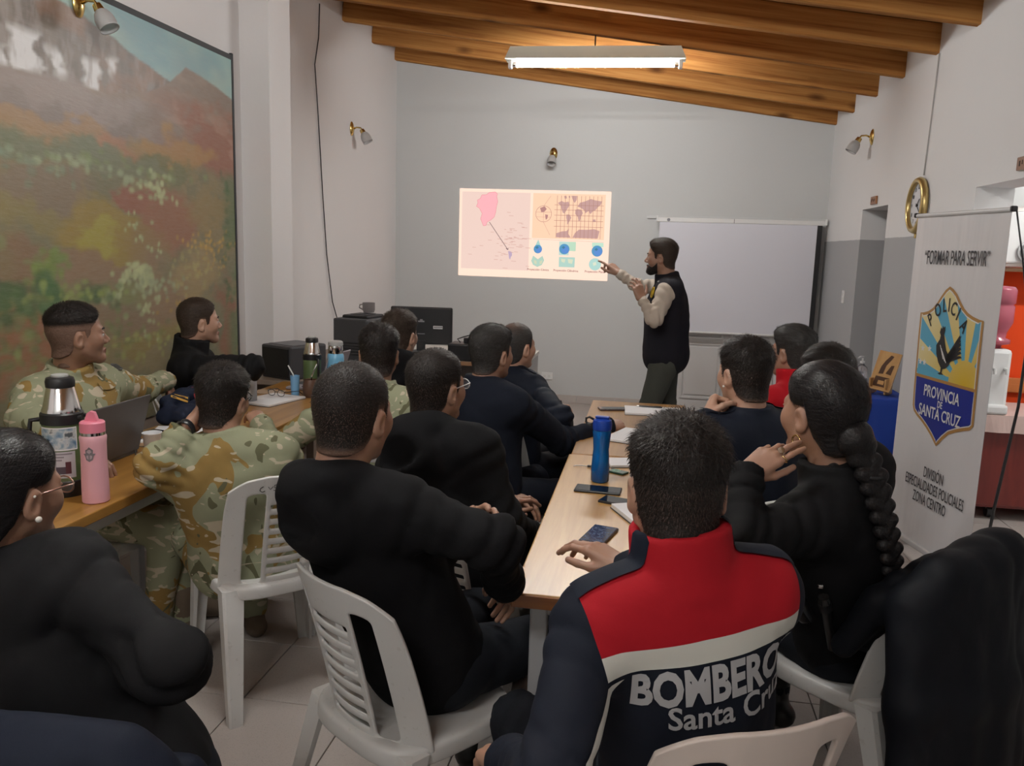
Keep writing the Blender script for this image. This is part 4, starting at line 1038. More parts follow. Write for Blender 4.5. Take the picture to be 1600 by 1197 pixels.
def notebook(label, loc, rz, w_, l, h=.012, ring=False, cover=None, name='notebook'):
    t = thing(name, label, 'notebook', loc, rz)
    obj('cover', bx((0, 0, .001), (w_+.006, l+.006, .002), .0005), cover or M_DGREY, t)
    obj('pages', bx((0, 0, .002+h/2), (w_, l, h), .001), M_PAPER, t)
    if ring:
        for q in range(9): obj('ring', tube(B(), [(-w_/2-.002, -l/2+.02+q*(l-.04)/8, .0), (-w_/2-.006, -l/2+.02+q*(l-.04)/8, .01), (-w_/2+.004, -l/2+.02+q*(l-.04)/8, h+.006)], .0012, 6), M_BLACK, t)
    return t
def pen(label, loc, rz, m=None, l=.14):
    t = thing('pen', label, 'pen', loc, rz)
    obj('barrel', tube(B(), [(0, -l/2, 0), (0, l/2-.015, 0)], .0042, 10), m or M_BLACK, t)
    obj('tip', tube(B(), [(0, l/2-.016, 0), (0, l/2, 0)], [.004, .0008], 8), M_CHROME, t)
    obj('clip', bx((.0, -l/2+.025, .005), (.002, .035, .0015)), M_BLACK, t)
notebook('white writing pad with a black pen on it at the far table end', (.05, 4.43, .75), math.radians(3), .30, .21, .010, name='writing_pad')
pen('black pen lying along the top of the white writing pad', (.03, 4.505, .767), math.radians(88))
notebook('open notebook under the writing hand of the man in navy', (-.03, 3.78, .75), math.radians(-20), .21, .28, .010)
notebook('small white notepad right of the blue water bottle', (-.055, 3.29, .75), math.radians(-70), .12, .17, .009)
notebook('thick white notebook beside the head of the firefighter', (.03, 2.62, .75), math.radians(25), .16, .22, .014)
t = thing('key_fob', 'dark tag with a green emblem beside the blue water bottle', 'tag', (-.085, 3.14, .75), math.radians(60))
obj('tag_body', bx((0, 0, .004), (.045, .075, .008), .003), plain('dark_green_case', (.015, .05, .03), .4), t)
e = B()
for rr in (.016, .010): tube(e, [(rr*math.cos(a*PI/8), .008+rr*math.sin(a*PI/8), .0085) for a in range(16)], .0014, 6, True)
obj('emblem', e, plain('pale_green_print', (.35, .55, .42), .5), t)
t = thing('usb_lead', 'short white lead with a black plug left of the blue bottle', 'cable', (-.205, 3.19, .755))
obj('lead', tube(B(), [(0, 0, 0), (-.03, .005, 0), (-.05, -.002, 0), (-.055, -.015, 0)], .002, 6), M_WHITEP, t, 180); obj('plug', bx((.015, 0, .001), (.035, .012, .008), .002), M_BLACK, t)
sheet('loose white papers spread under the phone behind the foam cup', (-2.02, 3.24, .75), math.radians(18), .21, .30, 3)
sheet('single white sheet beside the elbow of the soldier with the watch', (-1.80, 3.12, .75), math.radians(-28), .21, .297, 1)
notebook('closed white notebook under folded spectacles', (-1.98, 4.10, .75), math.radians(-14), .22, .30, .010)
def glasses_obj(parent, sc=1., m=None, lens=True, temple=.135):
    m = m or M_BLACK
    for s in (-1, 1):
        pts = [(s*(.032+.023*math.cos(a)), 0, .017*math.sin(a)) for a in [2*PI*q/18 for q in range(18)]]
        pts = [(s*.032+(x-s*.032)*(1+.10*(abs(z)/.017)), y, z) for x, y, z in pts]
        r = obj('rim', tube(B(), pts, .0017, 6, True), m, parent, 180)
        if lens:
            b = B(); b.faces.new([b.verts.new((x, .0005, z)) for x, y, z in pts]); obj('lens', b, M_LENS, r)
        obj('temple', tube(B(), [(s*.056, 0, .006), (s*.066, -.012, .007), (s*.072, -.05, .006), (s*.074, -temple*.72, .003), (s*.071, -temple, -.022)], .0020, 6), m, parent, 180)
    obj('bridge', tube(B(), [(-.010, 0, .004), (0, .003, .008), (.010, 0, .004)], .0018, 6), m, parent, 180)
M_LENS = plain('clear_lens', (.92, .94, .95), .03, alpha=.16)
t = thing('spectacles', 'black-framed spectacles lying on the closed white notebook', 'glasses', (-1.985, 4.17, .782), math.radians(165)); glasses_obj(t)
t = thing('sunglasses', 'dark sunglasses lying behind the foam cup', 'glasses', (-1.99, 3.02, .770), math.radians(40)); glasses_obj(t)
t = thing('key_bunch', 'small bunch of black keys right of the foam cup', 'keys', (-1.90, 3.03, .7555), .6)
obj('key_head', bx((0, 0, .001), (.030, .022, .010), .003), M_BLACK, t); obj('key_blade', bx((.035, 0, 0), (.04, .008, .002), .0005), M_CHROME, t)
obj('key_ring', tube(B(), [(-.026+.012*math.cos(a*PI/8), .012*math.sin(a*PI/8), -.002) for a in range(16)], .0013, 6, True), M_CHROME, t)
t = thing('wooden_clipboard', 'tan clipboard lying beyond the white notebook', 'clipboard', (-2.10, 4.33, .75), .2)
obj('board', bx((0, 0, .003), (.16, .12, .005), .002), plain('tan_board', (.40, .28, .18), .6), t); obj('clip', bx((0, .05, .008), (.05, .015, .008), .003), M_CHROME, t)

# ---------------------------------------------------------------- blue table, sanitiser, carved plaque
def bluetable():
    t = thing('side_table', 'small table under a royal blue cloth against the right wall', 'table', (1.46, 5.66, 0))
    for sx in (-1, 1):
        for sy in (-1, 1): obj('leg', bx((sx*.12, sy*.28, .365), (.035, .035, .73), .004), M_WHITE, t)
    obj('tabletop', bx((0, 0, .735), (.30, .66, .022), .003), M_WHITE, t)
    c = tag(link('tablecloth', None), 'royal blue cloth draped over the small side table', 'tablecloth'); c.location = (1.46, 5.66, 0)
    rows = []; bm = B()
    N = 96
    def per(q, ex):
        a = 2*PI*q/N; x, y = math.cos(a), math.sin(a); p = 6.
        r = 1/((abs(x/(.165+ex))**p+abs(y/(.345+ex))**p)**(1/p)); return r*x, r*y
    for (z, ex, amp) in ((.7495, -.02, 0), (.7495, .0, 0), (.742, .006, 0), (.70, .008, .002), (.55, .012, .008), (.4, .016, .013), (.22, .02, .018)):
        row = []
        for q in range(N):
            f = amp*(math.sin(q*.9)+.6*math.sin(q*1.7+1)); x, y = per(q, ex+f); row.append(bm.verts.new((x, y, z)))
        rows.append(row)
    for a, b in zip(rows, rows[1:]):
        for q in range(N): bm.faces.new((a[q], b[q], b[(q+1) % N], a[(q+1) % N]))
    bm.faces.new(rows[0]); bmesh.ops.recalc_face_normals(bm, faces=bm.faces[:])
    obj('cloth', bm, plain('royal_blue_cloth', S(22, 62, 158), .75, bump=.1, bscale=300), c, 60)
bluetable()
def sanitiser(label, loc, h=.20):
    t = thing('sanitiser_bottle', label, 'bottle', loc, .5)
    b = B(); lathe(b, [(0, 0), (.038, 0), (.04, .004), (.04, h*.5), (.034, h*.62), (.014, h*.72), (.013, h*.76)], 28); obj('body', b, plain('clear_plastic', (.85, .86, .9), .12, trans=.85), t, 180)
    b = B(); lathe(b, [(0, .003), (.037, .003), (.037, h*.26), (0, h*.26)], 24); obj('gel', b, plain('violet_gel', (.55, .55, .78), .1, trans=.5), t, 60)
    b = B(); lathe(b, [(.015, h*.75), (.016, h*.82), (.006, h*.83), (.006, h*.95), (0, h*.95)], 18); obj('pump', b, M_WHITE, t, 40)
    obj('nozzle', tube(B(), [(.008, 0, h*.96), (-.02, 0, h*.97), (-.04, 0, h*.93)], [.008, .006, .004], 8), M_WHITE, t, 180)
    decal_cyl('label', .0405, -2.6, -1.9, h*.25, h*.42, M_PAPER, t)
sanitiser('clear pump bottle of hand gel on the blue cloth', (1.45, 5.88, .75))
sanitiser('second gel pump bottle almost hidden behind the dark-haired heads', (1.385, 5.93, .75), .19)
def carving():
    t = thing('carved_plaque', 'carved wooden plaque standing on a small easel on the blue cloth', 'plaque', (1.47, 5.50, .75), math.radians(-40))
    lw = wood('light_carving_wood', S(190, 142, 84), S(214, 170, 110), (18, 18, 3)); dk = plain('burnt_carving', (.08, .035, .015), .7)
    M = T(0, .0, .03) @ Matrix.Rotation(math.radians(-16), 4, 'X') @ Matrix.Rotation(math.radians(6), 4, 'Y')
    b = bx((0, 0, .125), (.145, .012, .25), .002); b.transform(M); bd = obj('board', b, lw, t)
    for pts in ([(-.05, .02), (.05, .02), (.045, .085), (-.045, .085)], [(-.035, .10), (-.005, .105), (.0, .16), (.02, .20), (.03, .225), (.01, .23), (-.015, .19), (-.03, .15)], [(.01, .11), (.045, .105), (.05, .17), (.03, .165)]):
        p = B(); flatpoly(p, pts, -.0068, M); bmesh.ops.solidify(p, geom=p.faces[:], thickness=.001); obj('burnt_figure', p, dk, bd)
    p = B(); flatpoly(p, [(-.02, .035), (.02, .035), (.02, .06), (-.02, .06)], -.0082, M); obj('light_inlay', p, lw, bd)
    l = bx((0, -.022, .0), (.17, .035, .012), .002); l.transform(M); obj('ledge', l, lw, t)
    for s in (-1, 1):
        obj('easel_leg', bx((s*.05, .02, .055), (.012, .10, .10), .004), lw, t)
        p = prism(B(), [(0, 0), (.03, 0), (.03, .09), (.0, .03)], .010); p.transform(T(s*.05, .02, 0) @ Matrix.Rotation(PI/2, 4, 'Z')); obj('bracket', p, lw, t)
carving()

# ---------------------------------------------------------------- roll-up banner
def banner():
    BX = Vector((.17, -.78, 0)).normalized()
    rz = math.atan2(BX.y, BX.x)
    t = thing('banner_stand', 'tall white police division banner with shield beside the kitchen doorway', 'banner', (1.43, 4.93, 0), rz)
    cloth = NT('banner_vinyl'); cloth.set(Base_Color=(.70, .70, .71), Roughness=.32)
    w1 = cloth.noise(1, 2, cloth.coord('Object', (9, 1, 1.2)), .5); cloth.bump(w1, .5, .02)
    # slightly rippled sheet
    nx_, nz_ = 60, 60
    V = []; 
    for i in range(nx_+1):
        for j in range(nz_+1):
            x = .8*i/nx_; z = .075+1.765*j/nz_
            V.append((x, .0010*math.sin(x*16+z*1.5)*min(1, max(0, (z-1.0)*1.3)), z))
    I = np.arange((nx_+1)*(nz_+1)).reshape(nx_+1, nz_+1)
    Q = np.stack([I[:-1, :-1], I[1:, :-1], I[1:, 1:], I[:-1, 1:]], -1).reshape(-1, 4)
    npmesh('banner_sheet', V, Q, cloth.m, t)
    obj('top_rail', tube(B(), [(-.01, 0, 1.842), (.81, 0, 1.842)], .012, 10), plain('rail_white', (.6, .6, .6), .4), t, 60)
    for x in (-.012, .812): obj('corner_hook', bx((x, .0, 1.845), (.02, .03, .026), .006), M_BLACK, t)
    obj('bottom_rail', bx((.4, 0, .07), (.82, .03, .03), .006), plain('rail_white', (.6, .6, .6), .4), t)
    obj('stand_foot', bx((.83, .0, .025), (.02, .12, .05), .006), M_BLACK, t); obj('stand_foot', bx((-.02, .0, .025), (.02, .12, .05), .006), M_BLACK, t)
    Mi = (T(1.43, 4.93, 0) @ Matrix.Rotation(rz, 4, 'Z')).inverted()
    rod = [Mi @ Vector(p) for p in ((1.615, 4.14, 1.845), (1.68, 4.17, 1.62), (1.74, 4.22, 1.42), (1.795, 4.29, 1.2), (1.83, 4.38, .9), (1.845, 4.48, .6), (1.86, 4.58, .3), (1.875, 4.66, .015), (1.74, 4.62, .012), (1.62, 4.50, .012))]
    obj('support_rod', tube(B(), rod, [.004, .004, .004, .007, .007, .008, .008, .009, .009, .009], 8), M_BLACK, t, 180)
    y = -.0026
    # shield: gold edge, ray field, blue lower field
    def shield(ins):
        c = []
        top = [(0.385, 1.475), (.35, 1.455), (.315, 1.42), (.285, 1.385), (.25, 1.355), (.21, 1.335), (.165, 1.325), (.135, 1.322)]
        left = [(.138, 1.20), (.145, 1.05), (.150, .90), (.158, .815), (.175, .785), (.21, .765), (.26, .745), (.31, .72), (.36, .69), (.40, .66), (.42, .645)]
        right = [(.44, .66), (.475, .695), (.52, .73), (.58, .755), (.64, .775), (.69, .79), (.715, .815), (.712, .9), (.706, 1.05), (.70, 1.2), (.697, 1.325)]
        tr = [(.66, 1.328), (.61, 1.338), (.565, 1.352), (.525, 1.375), (.49, 1.405), (.455, 1.44), (.42, 1.462)]
        P = top+left+right+tr; cx, cz = .42, 1.07
        out = []
        for i in range(len(P)):
            a, b, d = Vector(P[i-1]), Vector(P[i]), Vector(P[(i+1) % len(P)])
            t_ = (d-a).normalized(); nrm = Vector((-t_.y, t_.x)); out.append(tuple(b+nrm*ins) if (Vector((cx, cz))-b).dot(nrm) > 0 else tuple(b-nrm*ins))
        return out
    def pl(name, pts, m, lay, parent=None):
        bm = B(); flatpoly(bm, pts, y-.0006*lay); bmesh.ops.triangulate(bm, faces=bm.faces[:]); return obj(name, bm, m, parent or t)
    s1 = pl('shield', shield(0), plain('shield_gold', S(176, 132, 72), .4), 0)
    pl('shield_line', shield(.016), M_WHITE, 1, s1)
    rays = NT('shield_rays'); co = rays.coord(); sp = rays.new('ShaderNodeSeparateXYZ'); rays.link(co, sp.inputs[0])
    dx = rays.math('SUBTRACT', sp.outputs[0], .60); dz = rays.math('SUBTRACT', sp.outputs[2], .985)
    ang = rays.math('ARCTAN2', dz, dx)
    st_ = rays.math('GREATER_THAN', rays.math('SINE', rays.math('MULTIPLY', ang, 15.)), .1)
    rad = rays.math('SQRT', rays.math('ADD', rays.math('MULTIPLY', dx, dx), rays.math('MULTIPLY', dz, dz)))
    far = rays.math('GREATER_THAN', rad, .135)
    yl = rays.mix(rays.math('MULTIPLY', rad, 2.2), S(214, 178, 30), S(226, 214, 160))
    bl = rays.mix(rays.math('MULTIPLY', rad, 1.6), S(96, 176, 206), S(92, 168, 200))
    c_ = rays.mix(rays.math('MULTIPLY', st_, far), yl, bl)
    rays.set(Base_Color=c_, Roughness=.35)
    pl('ray_field', [p for p in shield(.022)], rays.m, 2, s1)
    low = [p for p in shield(.022) if p[1] < .98]; low = [(.166, .985)]+low+[(.690, .985)]
    pl('shield_band', [(.160, .978), (.694, .978), (.694, .994), (.160, .994)], plain('shield_gold', S(176, 132, 72), .4), 4, s1)
    pl('blue_field', low, plain('shield_blue', S(28, 44, 140), .35), 3, s1)
    pl('sky_band', [(.165, 1.0), (.46, 1.0), (.47, 1.018), (.165, 1.022)], plain('shield_cyan', S(96, 176, 206), .4), 4, s1)
    for x, z in ((.20, 1.135), (.265, 1.14), (.19, 1.062), (.23, 1.062)):
        pl('star', [((.020 if q % 2 == 0 else .009)*math.cos(PI/2+q*PI/5)+x, (.020 if q % 2 == 0 else .009)*math.sin(PI/2+q*PI/5)+z) for q in range(10)], M_WHITE, 4, s1)
    # rooster of the shield, black with plume lines
    ck = plain('print_black', (.016, .016, .018), .5)
    body = [(.345, 1.235), (.352, 1.262), (.362, 1.255), (.368, 1.272), (.378, 1.262), (.388, 1.272), (.392, 1.25), (.386, 1.225), (.400, 1.19), (.42, 1.15), (.455, 1.12), (.47, 1.10), (.455, 1.075), (.43, 1.055), (.405, 1.05), (.402, 1.03), (.42, 1.022), (.385, 1.018), (.365, 1.022), (.388, 1.032), (.388, 1.055), (.36, 1.08), (.335, 1.12), (.325, 1.165), (.34, 1.185), (.352, 1.20), (.356, 1.22)]
    r1 = pl('rooster', body, ck, 5, s1)
    for q in range(6):
        a0 = 1.0-.13*q; R = .105-.008*q
        pts = []; pts2 = []
        for k in range(9):
            u = k/8; x = .425+(.11-.006*q)*math.sin(u*PI*.62)+.012*q*u; z = 1.075+(.155-.020*q)*(1-(1-u)**1.6) if False else 1.09+(.15-.022*q)*math.sin(u*PI*.60)
            w_ = .0085*(1-u)+.004
            pts.append((x-w_, z+w_)); pts2.append((x+w_*.4, z-w_*.6))
        pl('plume', pts+pts2[::-1], ck, 5, r1)
    for q in range(3):
        pl('wing_line', [(.36+.012*q, 1.17-.015*q), (.40+.014*q, 1.10-.008*q), (.404+.014*q, 1.103-.008*q), (.366+.012*q, 1.172-.015*q)], M_WHITE, 6, r1)
    MB = lambda x, z, lay=6: T(x, y-.0006*lay, z)
    # curved POLICIA
    for ch, x, z, a in (('P', .245, 1.290, 38), ('O', .305, 1.345, 24), ('L', .362, 1.372, 8), ('I', .402, 1.377, 0), ('C', .445, 1.362, -14), ('I', .488, 1.338, -24), ('A', .545, 1.285, -36)):
        text('letter', ch, .098, ck, s1, MB(x, z) @ Matrix.Rotation(math.radians(-a), 4, 'Y'), .72, .0012)
    text('lettering', 'PROVINCIA', .085, M_WHITE, s1, MB(.42, .915), .74, .0012)
    text('lettering', 'DE', .05, M_WHITE, s1, MB(.42, .862), .74, .001)
    text('lettering', 'SANTA CRUZ', .085, M_WHITE, s1, MB(.42, .808), .74, .0012)
    ik = plain('banner_ink', (.035, .033, .04), .5)
    text('slogan', '“FORMAR PARA SERVIR”', .105, ik, t, MB(.405, 1.615), .50, .0004)
    text('division_line', 'DIVISIÓN', .082, ik, t, MB(.435, .485), .55, .0003)
    text('division_line', 'ESPECIALIDADES POLICIALES', .082, ik, t, MB(.445, .41), .52, .0003)
    text('division_line', 'ZONA CENTRO', .082, ik, t, MB(.42, .335), .53, .0003)
banner()

# ---------------------------------------------------------------- kitchen beyond the second doorway
def kitchen():
    t = thing('red_cabinet', 'dark red cabinet on casters beyond the doorway by the banner', 'cabinet', (2.62, 5.66, 0))
    rd = wood('red_mahogany', S(104, 30, 26), S(128, 42, 34), (18, 18, 2))
    obj('carcass', bx((0, 0, .36), (1.1, .45, .56), .005), rd, t)
    for s in (-1, 1): obj('door', bx((s*.27, -.232, .36), (.52, .018, .52), .004), rd, t)
    obj('tabletop', bx((0, 0, .655), (1.14, .50, .03), .004), rd, t)
    for s in (-1, 1):
        for q in (-1, 1):
            b = B(); lathe(b, [(.0, -.018), (.035, -.016), (.04, 0), (.035, .016), (0, .018)], 18, T(s*.42, q*.16, .04) @ Matrix.Rotation(PI/2, 4, 'Y')); obj('caster', b, M_BLACK, t, 40)
            obj('caster_fork', bx((s*.42, q*.16, .07), (.05, .03, .03), .005), M_BLACK, t)
    c = thing('cabinet_cloth', 'pale pink cloth covering the red cabinet top', 'tablecloth', (2.62, 5.66, .672))
    b = B(); box(b, (0, 0, .004), (1.18, .54, .006), .002); 
    for i in range(24):
        x = -.59+1.18*i/23
    front = []
    for i in range(49):
        x = -.59+1.18*i/48; f = .006*math.sin(i*.9)
        front.append(((x, -.272+f*.2, .004), (x, -.282+f, -.10)))
    for (a0, a1), (b0, b1) in zip(front, front[1:]): b.faces.new([b.verts.new(a0), b.verts.new(a1), b.verts.new(b1), b.verts.new(b0)])
    side = []
    for i in range(25):
        yy = -.272+.544*i/24; f = .006*math.sin(i*.9); side.append(((-.59, yy, .004), (-.602+f, yy, -.10)))
    for (a0, a1), (b0, b1) in zip(side, side[1:]): b.faces.new([b.verts.new(a0), b.verts.new(b0), b.verts.new(b1), b.verts.new(a1)])
    obj('cloth', b, plain('pink_cloth', S(206, 180, 172), .8), c)
    d = thing('water_dispenser', 'white water dispenser with pink jug on the cabinet beyond the doorway', 'dispenser', (2.13, 5.52, .68))
    b = B(); box(b, (0, 0, .20), (.15, .18, .40), .025); box(b, (0, -.08, .03), (.14, .1, .06), .015); obj('base', b, M_WHITE, d)
    for q in (-1, 1): obj('tap', tube(B(), [(q*.035, -.09, .28), (q*.035, -.13, .28), (q*.035, -.135, .25)], .01, 8), M_WHITEP, d)
    b = B(); lathe(b, [(.03, .40), (.035, .42), (.078, .43), (.078, .455), (.05, .465), (.055, .50), (.082, .56), (.082, .66), (.072, .67), (.084, .68), (.084, .76), (.07, .78), (0, .785)], 28); obj('jug', b, plain('pink_jug', S(214, 120, 140), .15, trans=.45), d, 180)
    e = thing('emergency_light', 'white emergency light box with round lamp mounted beside the doorway', 'light', (1.93, 4.62, 1.61), -PI/2+.15)
    # local -Y faces the viewer side
    obj('body', bx((.05, .0, .14), (.34, .16, .30), .02), plain('warm_white_plastic', (.62, .58, .54), .5), e)
    obj('front_panel', bx((.05, -.082, .14), (.30, .008, .26), .004), M_WHITE, e)
    return t
kitchen()
bpy.data.objects.remove(bpy.data.objects['emergency_light'].children[0], do_unlink=True)
for _c in list(bpy.data.objects['emergency_light'].children): bpy.data.objects.remove(_c, do_unlink=True)
bpy.data.objects.remove(bpy.data.objects['emergency_light'], do_unlink=True)
def shelf_light():
    s = thing('wall_shelf', 'pale wooden shelf in the kitchen under the white lamp box', 'shelf', (2.28, 5.95, 1.56))
    pw = wood('pale_shelf_wood', S(172, 128, 92), S(196, 152, 114), (2, 20, 20))
    obj('plank', bx((.35, 0, 0), (1.0, .26, .025), .003), pw, s)
    for x in (.0, .7): obj('bracket', bx((x, .06, -.06), (.02, .12, .10), .003), pw, s)
    e = thing('emergency_light', 'white emergency lamp box with a round clear lens on the kitchen shelf', 'light', (2.27, 5.86, 1.575))
    obj('body', bx((0, 0, .19), (.36, .22, .38), .03), plain('warm_white_plastic', (.60, .57, .54), .5), e)
    obj('front_panel', bx((.02, -.112, .19), (.30, .01, .32), .01), M_WHITE, e)
    M = T(.07, -.118, .10) @ Matrix.Rotation(PI/2, 4, 'X')
    b = B(); lathe(b, [(.055, 0), (.058, .03), (.045, .045), (0, .05)], 24, M); obj('lens', b, plain('clear_lamp_lens', (.8, .82, .82), .08, trans=.6), e, 60)
    b = B(); lathe(b, [(.058, 0), (.068, .0), (.068, .02), (.058, .022)], 24, M); obj('lens_ring', b, M_CHROME, e, 40)
    r = obj('dado_rail', bx((3.2, 6.055, .78), (2.7, .03, .10), .004), wood('orange_rail', S(186, 104, 44), S(206, 124, 60), (2, 16, 16)))
    r.name = 'trim_3'; r['kind'] = 'structure'
shelf_light()
# ---------------------------------------------------------------- white plastic chairs
def plastic(name):
    n = NT(name); co = n.coord()
    c = n.mix(n.noise(7, 3, co), (.55, .545, .53), (.64, .635, .615))
    c = n.mix(n.math('MULTIPLY', n.math('GREATER_THAN', n.noise(60, 2, co), .68), .3), c, (.42, .40, .36))
    n.set(Base_Color=c, Roughness=.38); n.bump(n.noise(220, 2, co), .04, .002); return n.m
M_CHAIR = plastic('weathered_white_plastic')
M_CHAIRP = plain('creamy_plastic', (.66, .58, .53), .4)
def _finish(bm, name, m, parent, th, lev=2):
    me = bpy.data.meshes.new(name); bm.normal_update(); bm.to_mesh(me); bm.free()
    o = link(name, me)
    s = o.modifiers.new('s', 'SOLIDIFY'); s.thickness = th; s.offset = 0; s.use_even_offset = True
    b = o.modifiers.new('b', 'SUBSURF'); b.levels = lev
    dg = bpy.context.evaluated_depsgraph_get()
    me2 = bpy.data.meshes.new_from_object(o.evaluated_get(dg)); bpy.data.objects.remove(o, do_unlink=True); bpy.data.meshes.remove(me)
    me2.materials.clear(); me2.materials.append(m); me2.name = name
    me2.polygons.foreach_set('use_smooth', [True]*len(me2.polygons))
    return link(name, me2, parent)
def make_chair(label, group=None, m=None):
    m = m or M_CHAIR
    t = thing('plastic_chair', label, 'chair', (0, 0, 0), 0, group)
    us = [-1, -.97, -.86, -.73, -.70, -.42, -.39, -.34, -.31, -.15, 0, .15, .31, .34, .39, .42, .70, .73, .86, .97, 1]
    vsn = [0, .015, .05]
    slots = []
    for k in range(8):
        a = .10+k*.088; slots.append((a, a+.030)); vsn += [a, a+.030]
    vsn += [.82, .86, .90, .96, .985, 1]
    def pos(u, v):
        w_ = .210-.006*v; au = abs(u)
        x = u*w_*(1-.05*max(0, v-.75)*4*max(0, au-.6))
        z = .425+.415*v-.055*(max(0, au-.35)/.65)**2.4*v**3-.010*(1-u*u)*(1-v)
        yb_ = -.185-.10*v**1.15; wrap = .085*(1-.15*v)
        return (x, yb_+wrap*au**2.2, z)
    bm = B(); G = [[bm.verts.new(pos(u, v)) for v in vsn] for u in us]
    for i in range(len(us)-1):
        for j in range(len(vsn)-1):
            um = (us[i]+us[i+1])/2; vm = (vsn[j]+vsn[j+1])/2
            if .42 < abs(um) < .70 and .05 < vm < .86: continue
            if abs(um) < .34 and any(a < vm < b for a, b in slots): continue
            bm.faces.new((G[i][j], G[i][j+1], G[i+1][j+1], G[i+1][j]))
    bmesh.ops.delete(bm, geom=[v for v in bm.verts if not v.link_faces], context='VERTS')
    _finish(bm, 'backrest', m, t, .011, 2)
    # seat: dished plate with rolled rim
    bm = B(); N = 28; rows = []
    for rr, dz in ((0.0, -.012), (.35, -.010), (.7, -.004), (.9, .002), (.97, .001), (1.0, -.006), (1.005, -.035), (1.0, -.042)):
        row = []
        for q in range(N):
            a = 2*PI*q/N; c_, s_ = math.cos(a), math.sin(a); p = 4.2
            r = 1/((abs(c_)/.215)**p+(abs(s_)/.212)**p)**(1/p)
            row.append(bm.verts.new((r*rr*c_*(1+.04*s_), .0+r*rr*s_, .437+dz)) if rr > 0 else None)
        rows.append(row)
    cv = bm.verts.new((0, 0, .425))
    for q in range(N): bm.faces.new((cv, rows[1][q], rows[1][(q+1) % N]))
    for a, b in zip(rows[1:], rows[2:]):
        for q in range(N): bm.faces.new((a[q], b[q], b[(q+1) % N], a[(q+1) % N]))
    _finish(bm, 'seat', m, t, .005, 1)
    for sx in (-1, 1):
        for sy in (-1, 1):
            top = Vector((sx*.185, sy*.175, .425)); bot = Vector((sx*.215, .195 if sy > 0 else -.275, 0.0))
            if sy < 0: top = Vector((sx*.180, -.150, .43))
            bm = B(); rows = []
            for k in range(6):
                u = k/5; p = top.lerp(bot, u); a, b = .036-.014*u, .030-.010*u
                L = [(-a, -b), (a, -b), (a, b), (a*.35, b), (a*.15, -b*.2), (-a, -b*.2)]
                ang = {(-1, 1): -PI/2, (1, 1): PI, (1, -1): PI/2, (-1, -1): 0}[(sx, sy)]
                ring = []
                for (x, y) in [(-a, -b), (a*.7, -b), (a, -b*.7), (a, b), (a*.55, b), (a*.45, b*.0), (a*.1, -b*.35), (-a, -b*.4)]:
                    # corner of the L turned to the outside
                    X_, Y_ = x*sx, -y*sy*-1 if False else (-y if sy > 0 else y)
                    ring.append(bm.verts.new((p.x+X_, p.y+Y_, p.z)))
                rows.append(ring)
            for a_, b_ in zip(rows, rows[1:]):
                for q in range(8): bm.faces.new((a_[q], a_[(q+1) % 8], b_[(q+1) % 8], b_[q]))
            bm.faces.new(rows[0]); bm.faces.new(rows[-1]); bmesh.ops.recalc_face_normals(bm, faces=bm.faces[:])
            obj('leg', bm, m, t, 35)
    return t
CH0 = make_chair('chair')
CH0_used = [False]
def chair(x, y, deg, label, m=None):
    "deg: which way the sitter faces; 0 = towards the screen wall, positive = to the left"
    if CH0_used[0]: c = copy_tree(CH0)
    else: c = CH0; CH0_used[0] = True
    c.location = (x, y, 0); c.rotation_euler = (0, 0, math.radians(deg)); c['label'] = label
    c['group'] = 'white plastic chairs around the tables'
    if m:
        for ch in c.children:
            ch.data = ch.data.copy(); ch.data.materials.clear(); ch.data.materials.append(m)
    return c
# ---------------------------------------------------------------- people: materials
def skin_mat(name, base):
    n = NT(name); co = n.coord()
    c = n.mix(n.noise(30, 3, co), tuple(x*.88 for x in base), tuple(min(1, x*1.08) for x in base))
    c = n.mix(n.attr('lip'), c, (base[0]*.80, base[1]*.50, base[2]*.50))
    c = n.mix(n.math('MULTIPLY', n.attr('stub'), .62), c, (.045, .034, .030))
    n.set(Base_Color=c, Roughness=.48)
    n.b.inputs['Subsurface Weight'].default_value = .12
    n.b.inputs['Subsurface Radius'].default_value = (.9, .35, .2); n.b.inputs['Subsurface Scale'].default_value = .006
    n.bump(n.noise(260, 3, co), .10, .002)
    return n.m
SKIN = {'a': skin_mat('skin_light', (.46, .27, .19)), 'b': skin_mat('skin_tan', (.36, .20, .135)), 'c': skin_mat('skin_brown', (.27, .145, .095))}
def hair_mat(name, c0, c1, rough=.42, skin=(.16, .095, .07), scale=(170, 26, 130)):
    n = NT(name)
    st = n.noise(1, 3, n.coord('Object', scale), .6, .5)
    c = n.mix(st, c0, c1)
    f = n.math('ADD', n.attr('fade'), n.math('MULTIPLY', n.math('SUBTRACT', n.noise(420, 2, n.coord()), .5), .5))
    c = n.mix(n.math('MINIMUM', n.math('MAXIMUM', f, 0.), 1.), skin, c)
    n.set(Base_Color=c, Roughness=rough+.08); n.b.inputs['Specular IOR Level'].default_value = .18
    n.bump(st, .5, .006)
    return n.m
HAIR = {'black': hair_mat('hair_black', (.007, .006, .006), (.022, .018, .016)),
        'grey': hair_mat('hair_greying', (.011, .010, .010), (.060, .058, .056)),
        'brown': hair_mat('hair_brown', (.018, .012, .009), (.055, .038, .028)),
        'sleek': hair_mat('hair_sleek', (.006, .006, .007), (.02, .019, .02), .30, (.16, .095, .07), (110, 18, 110))}
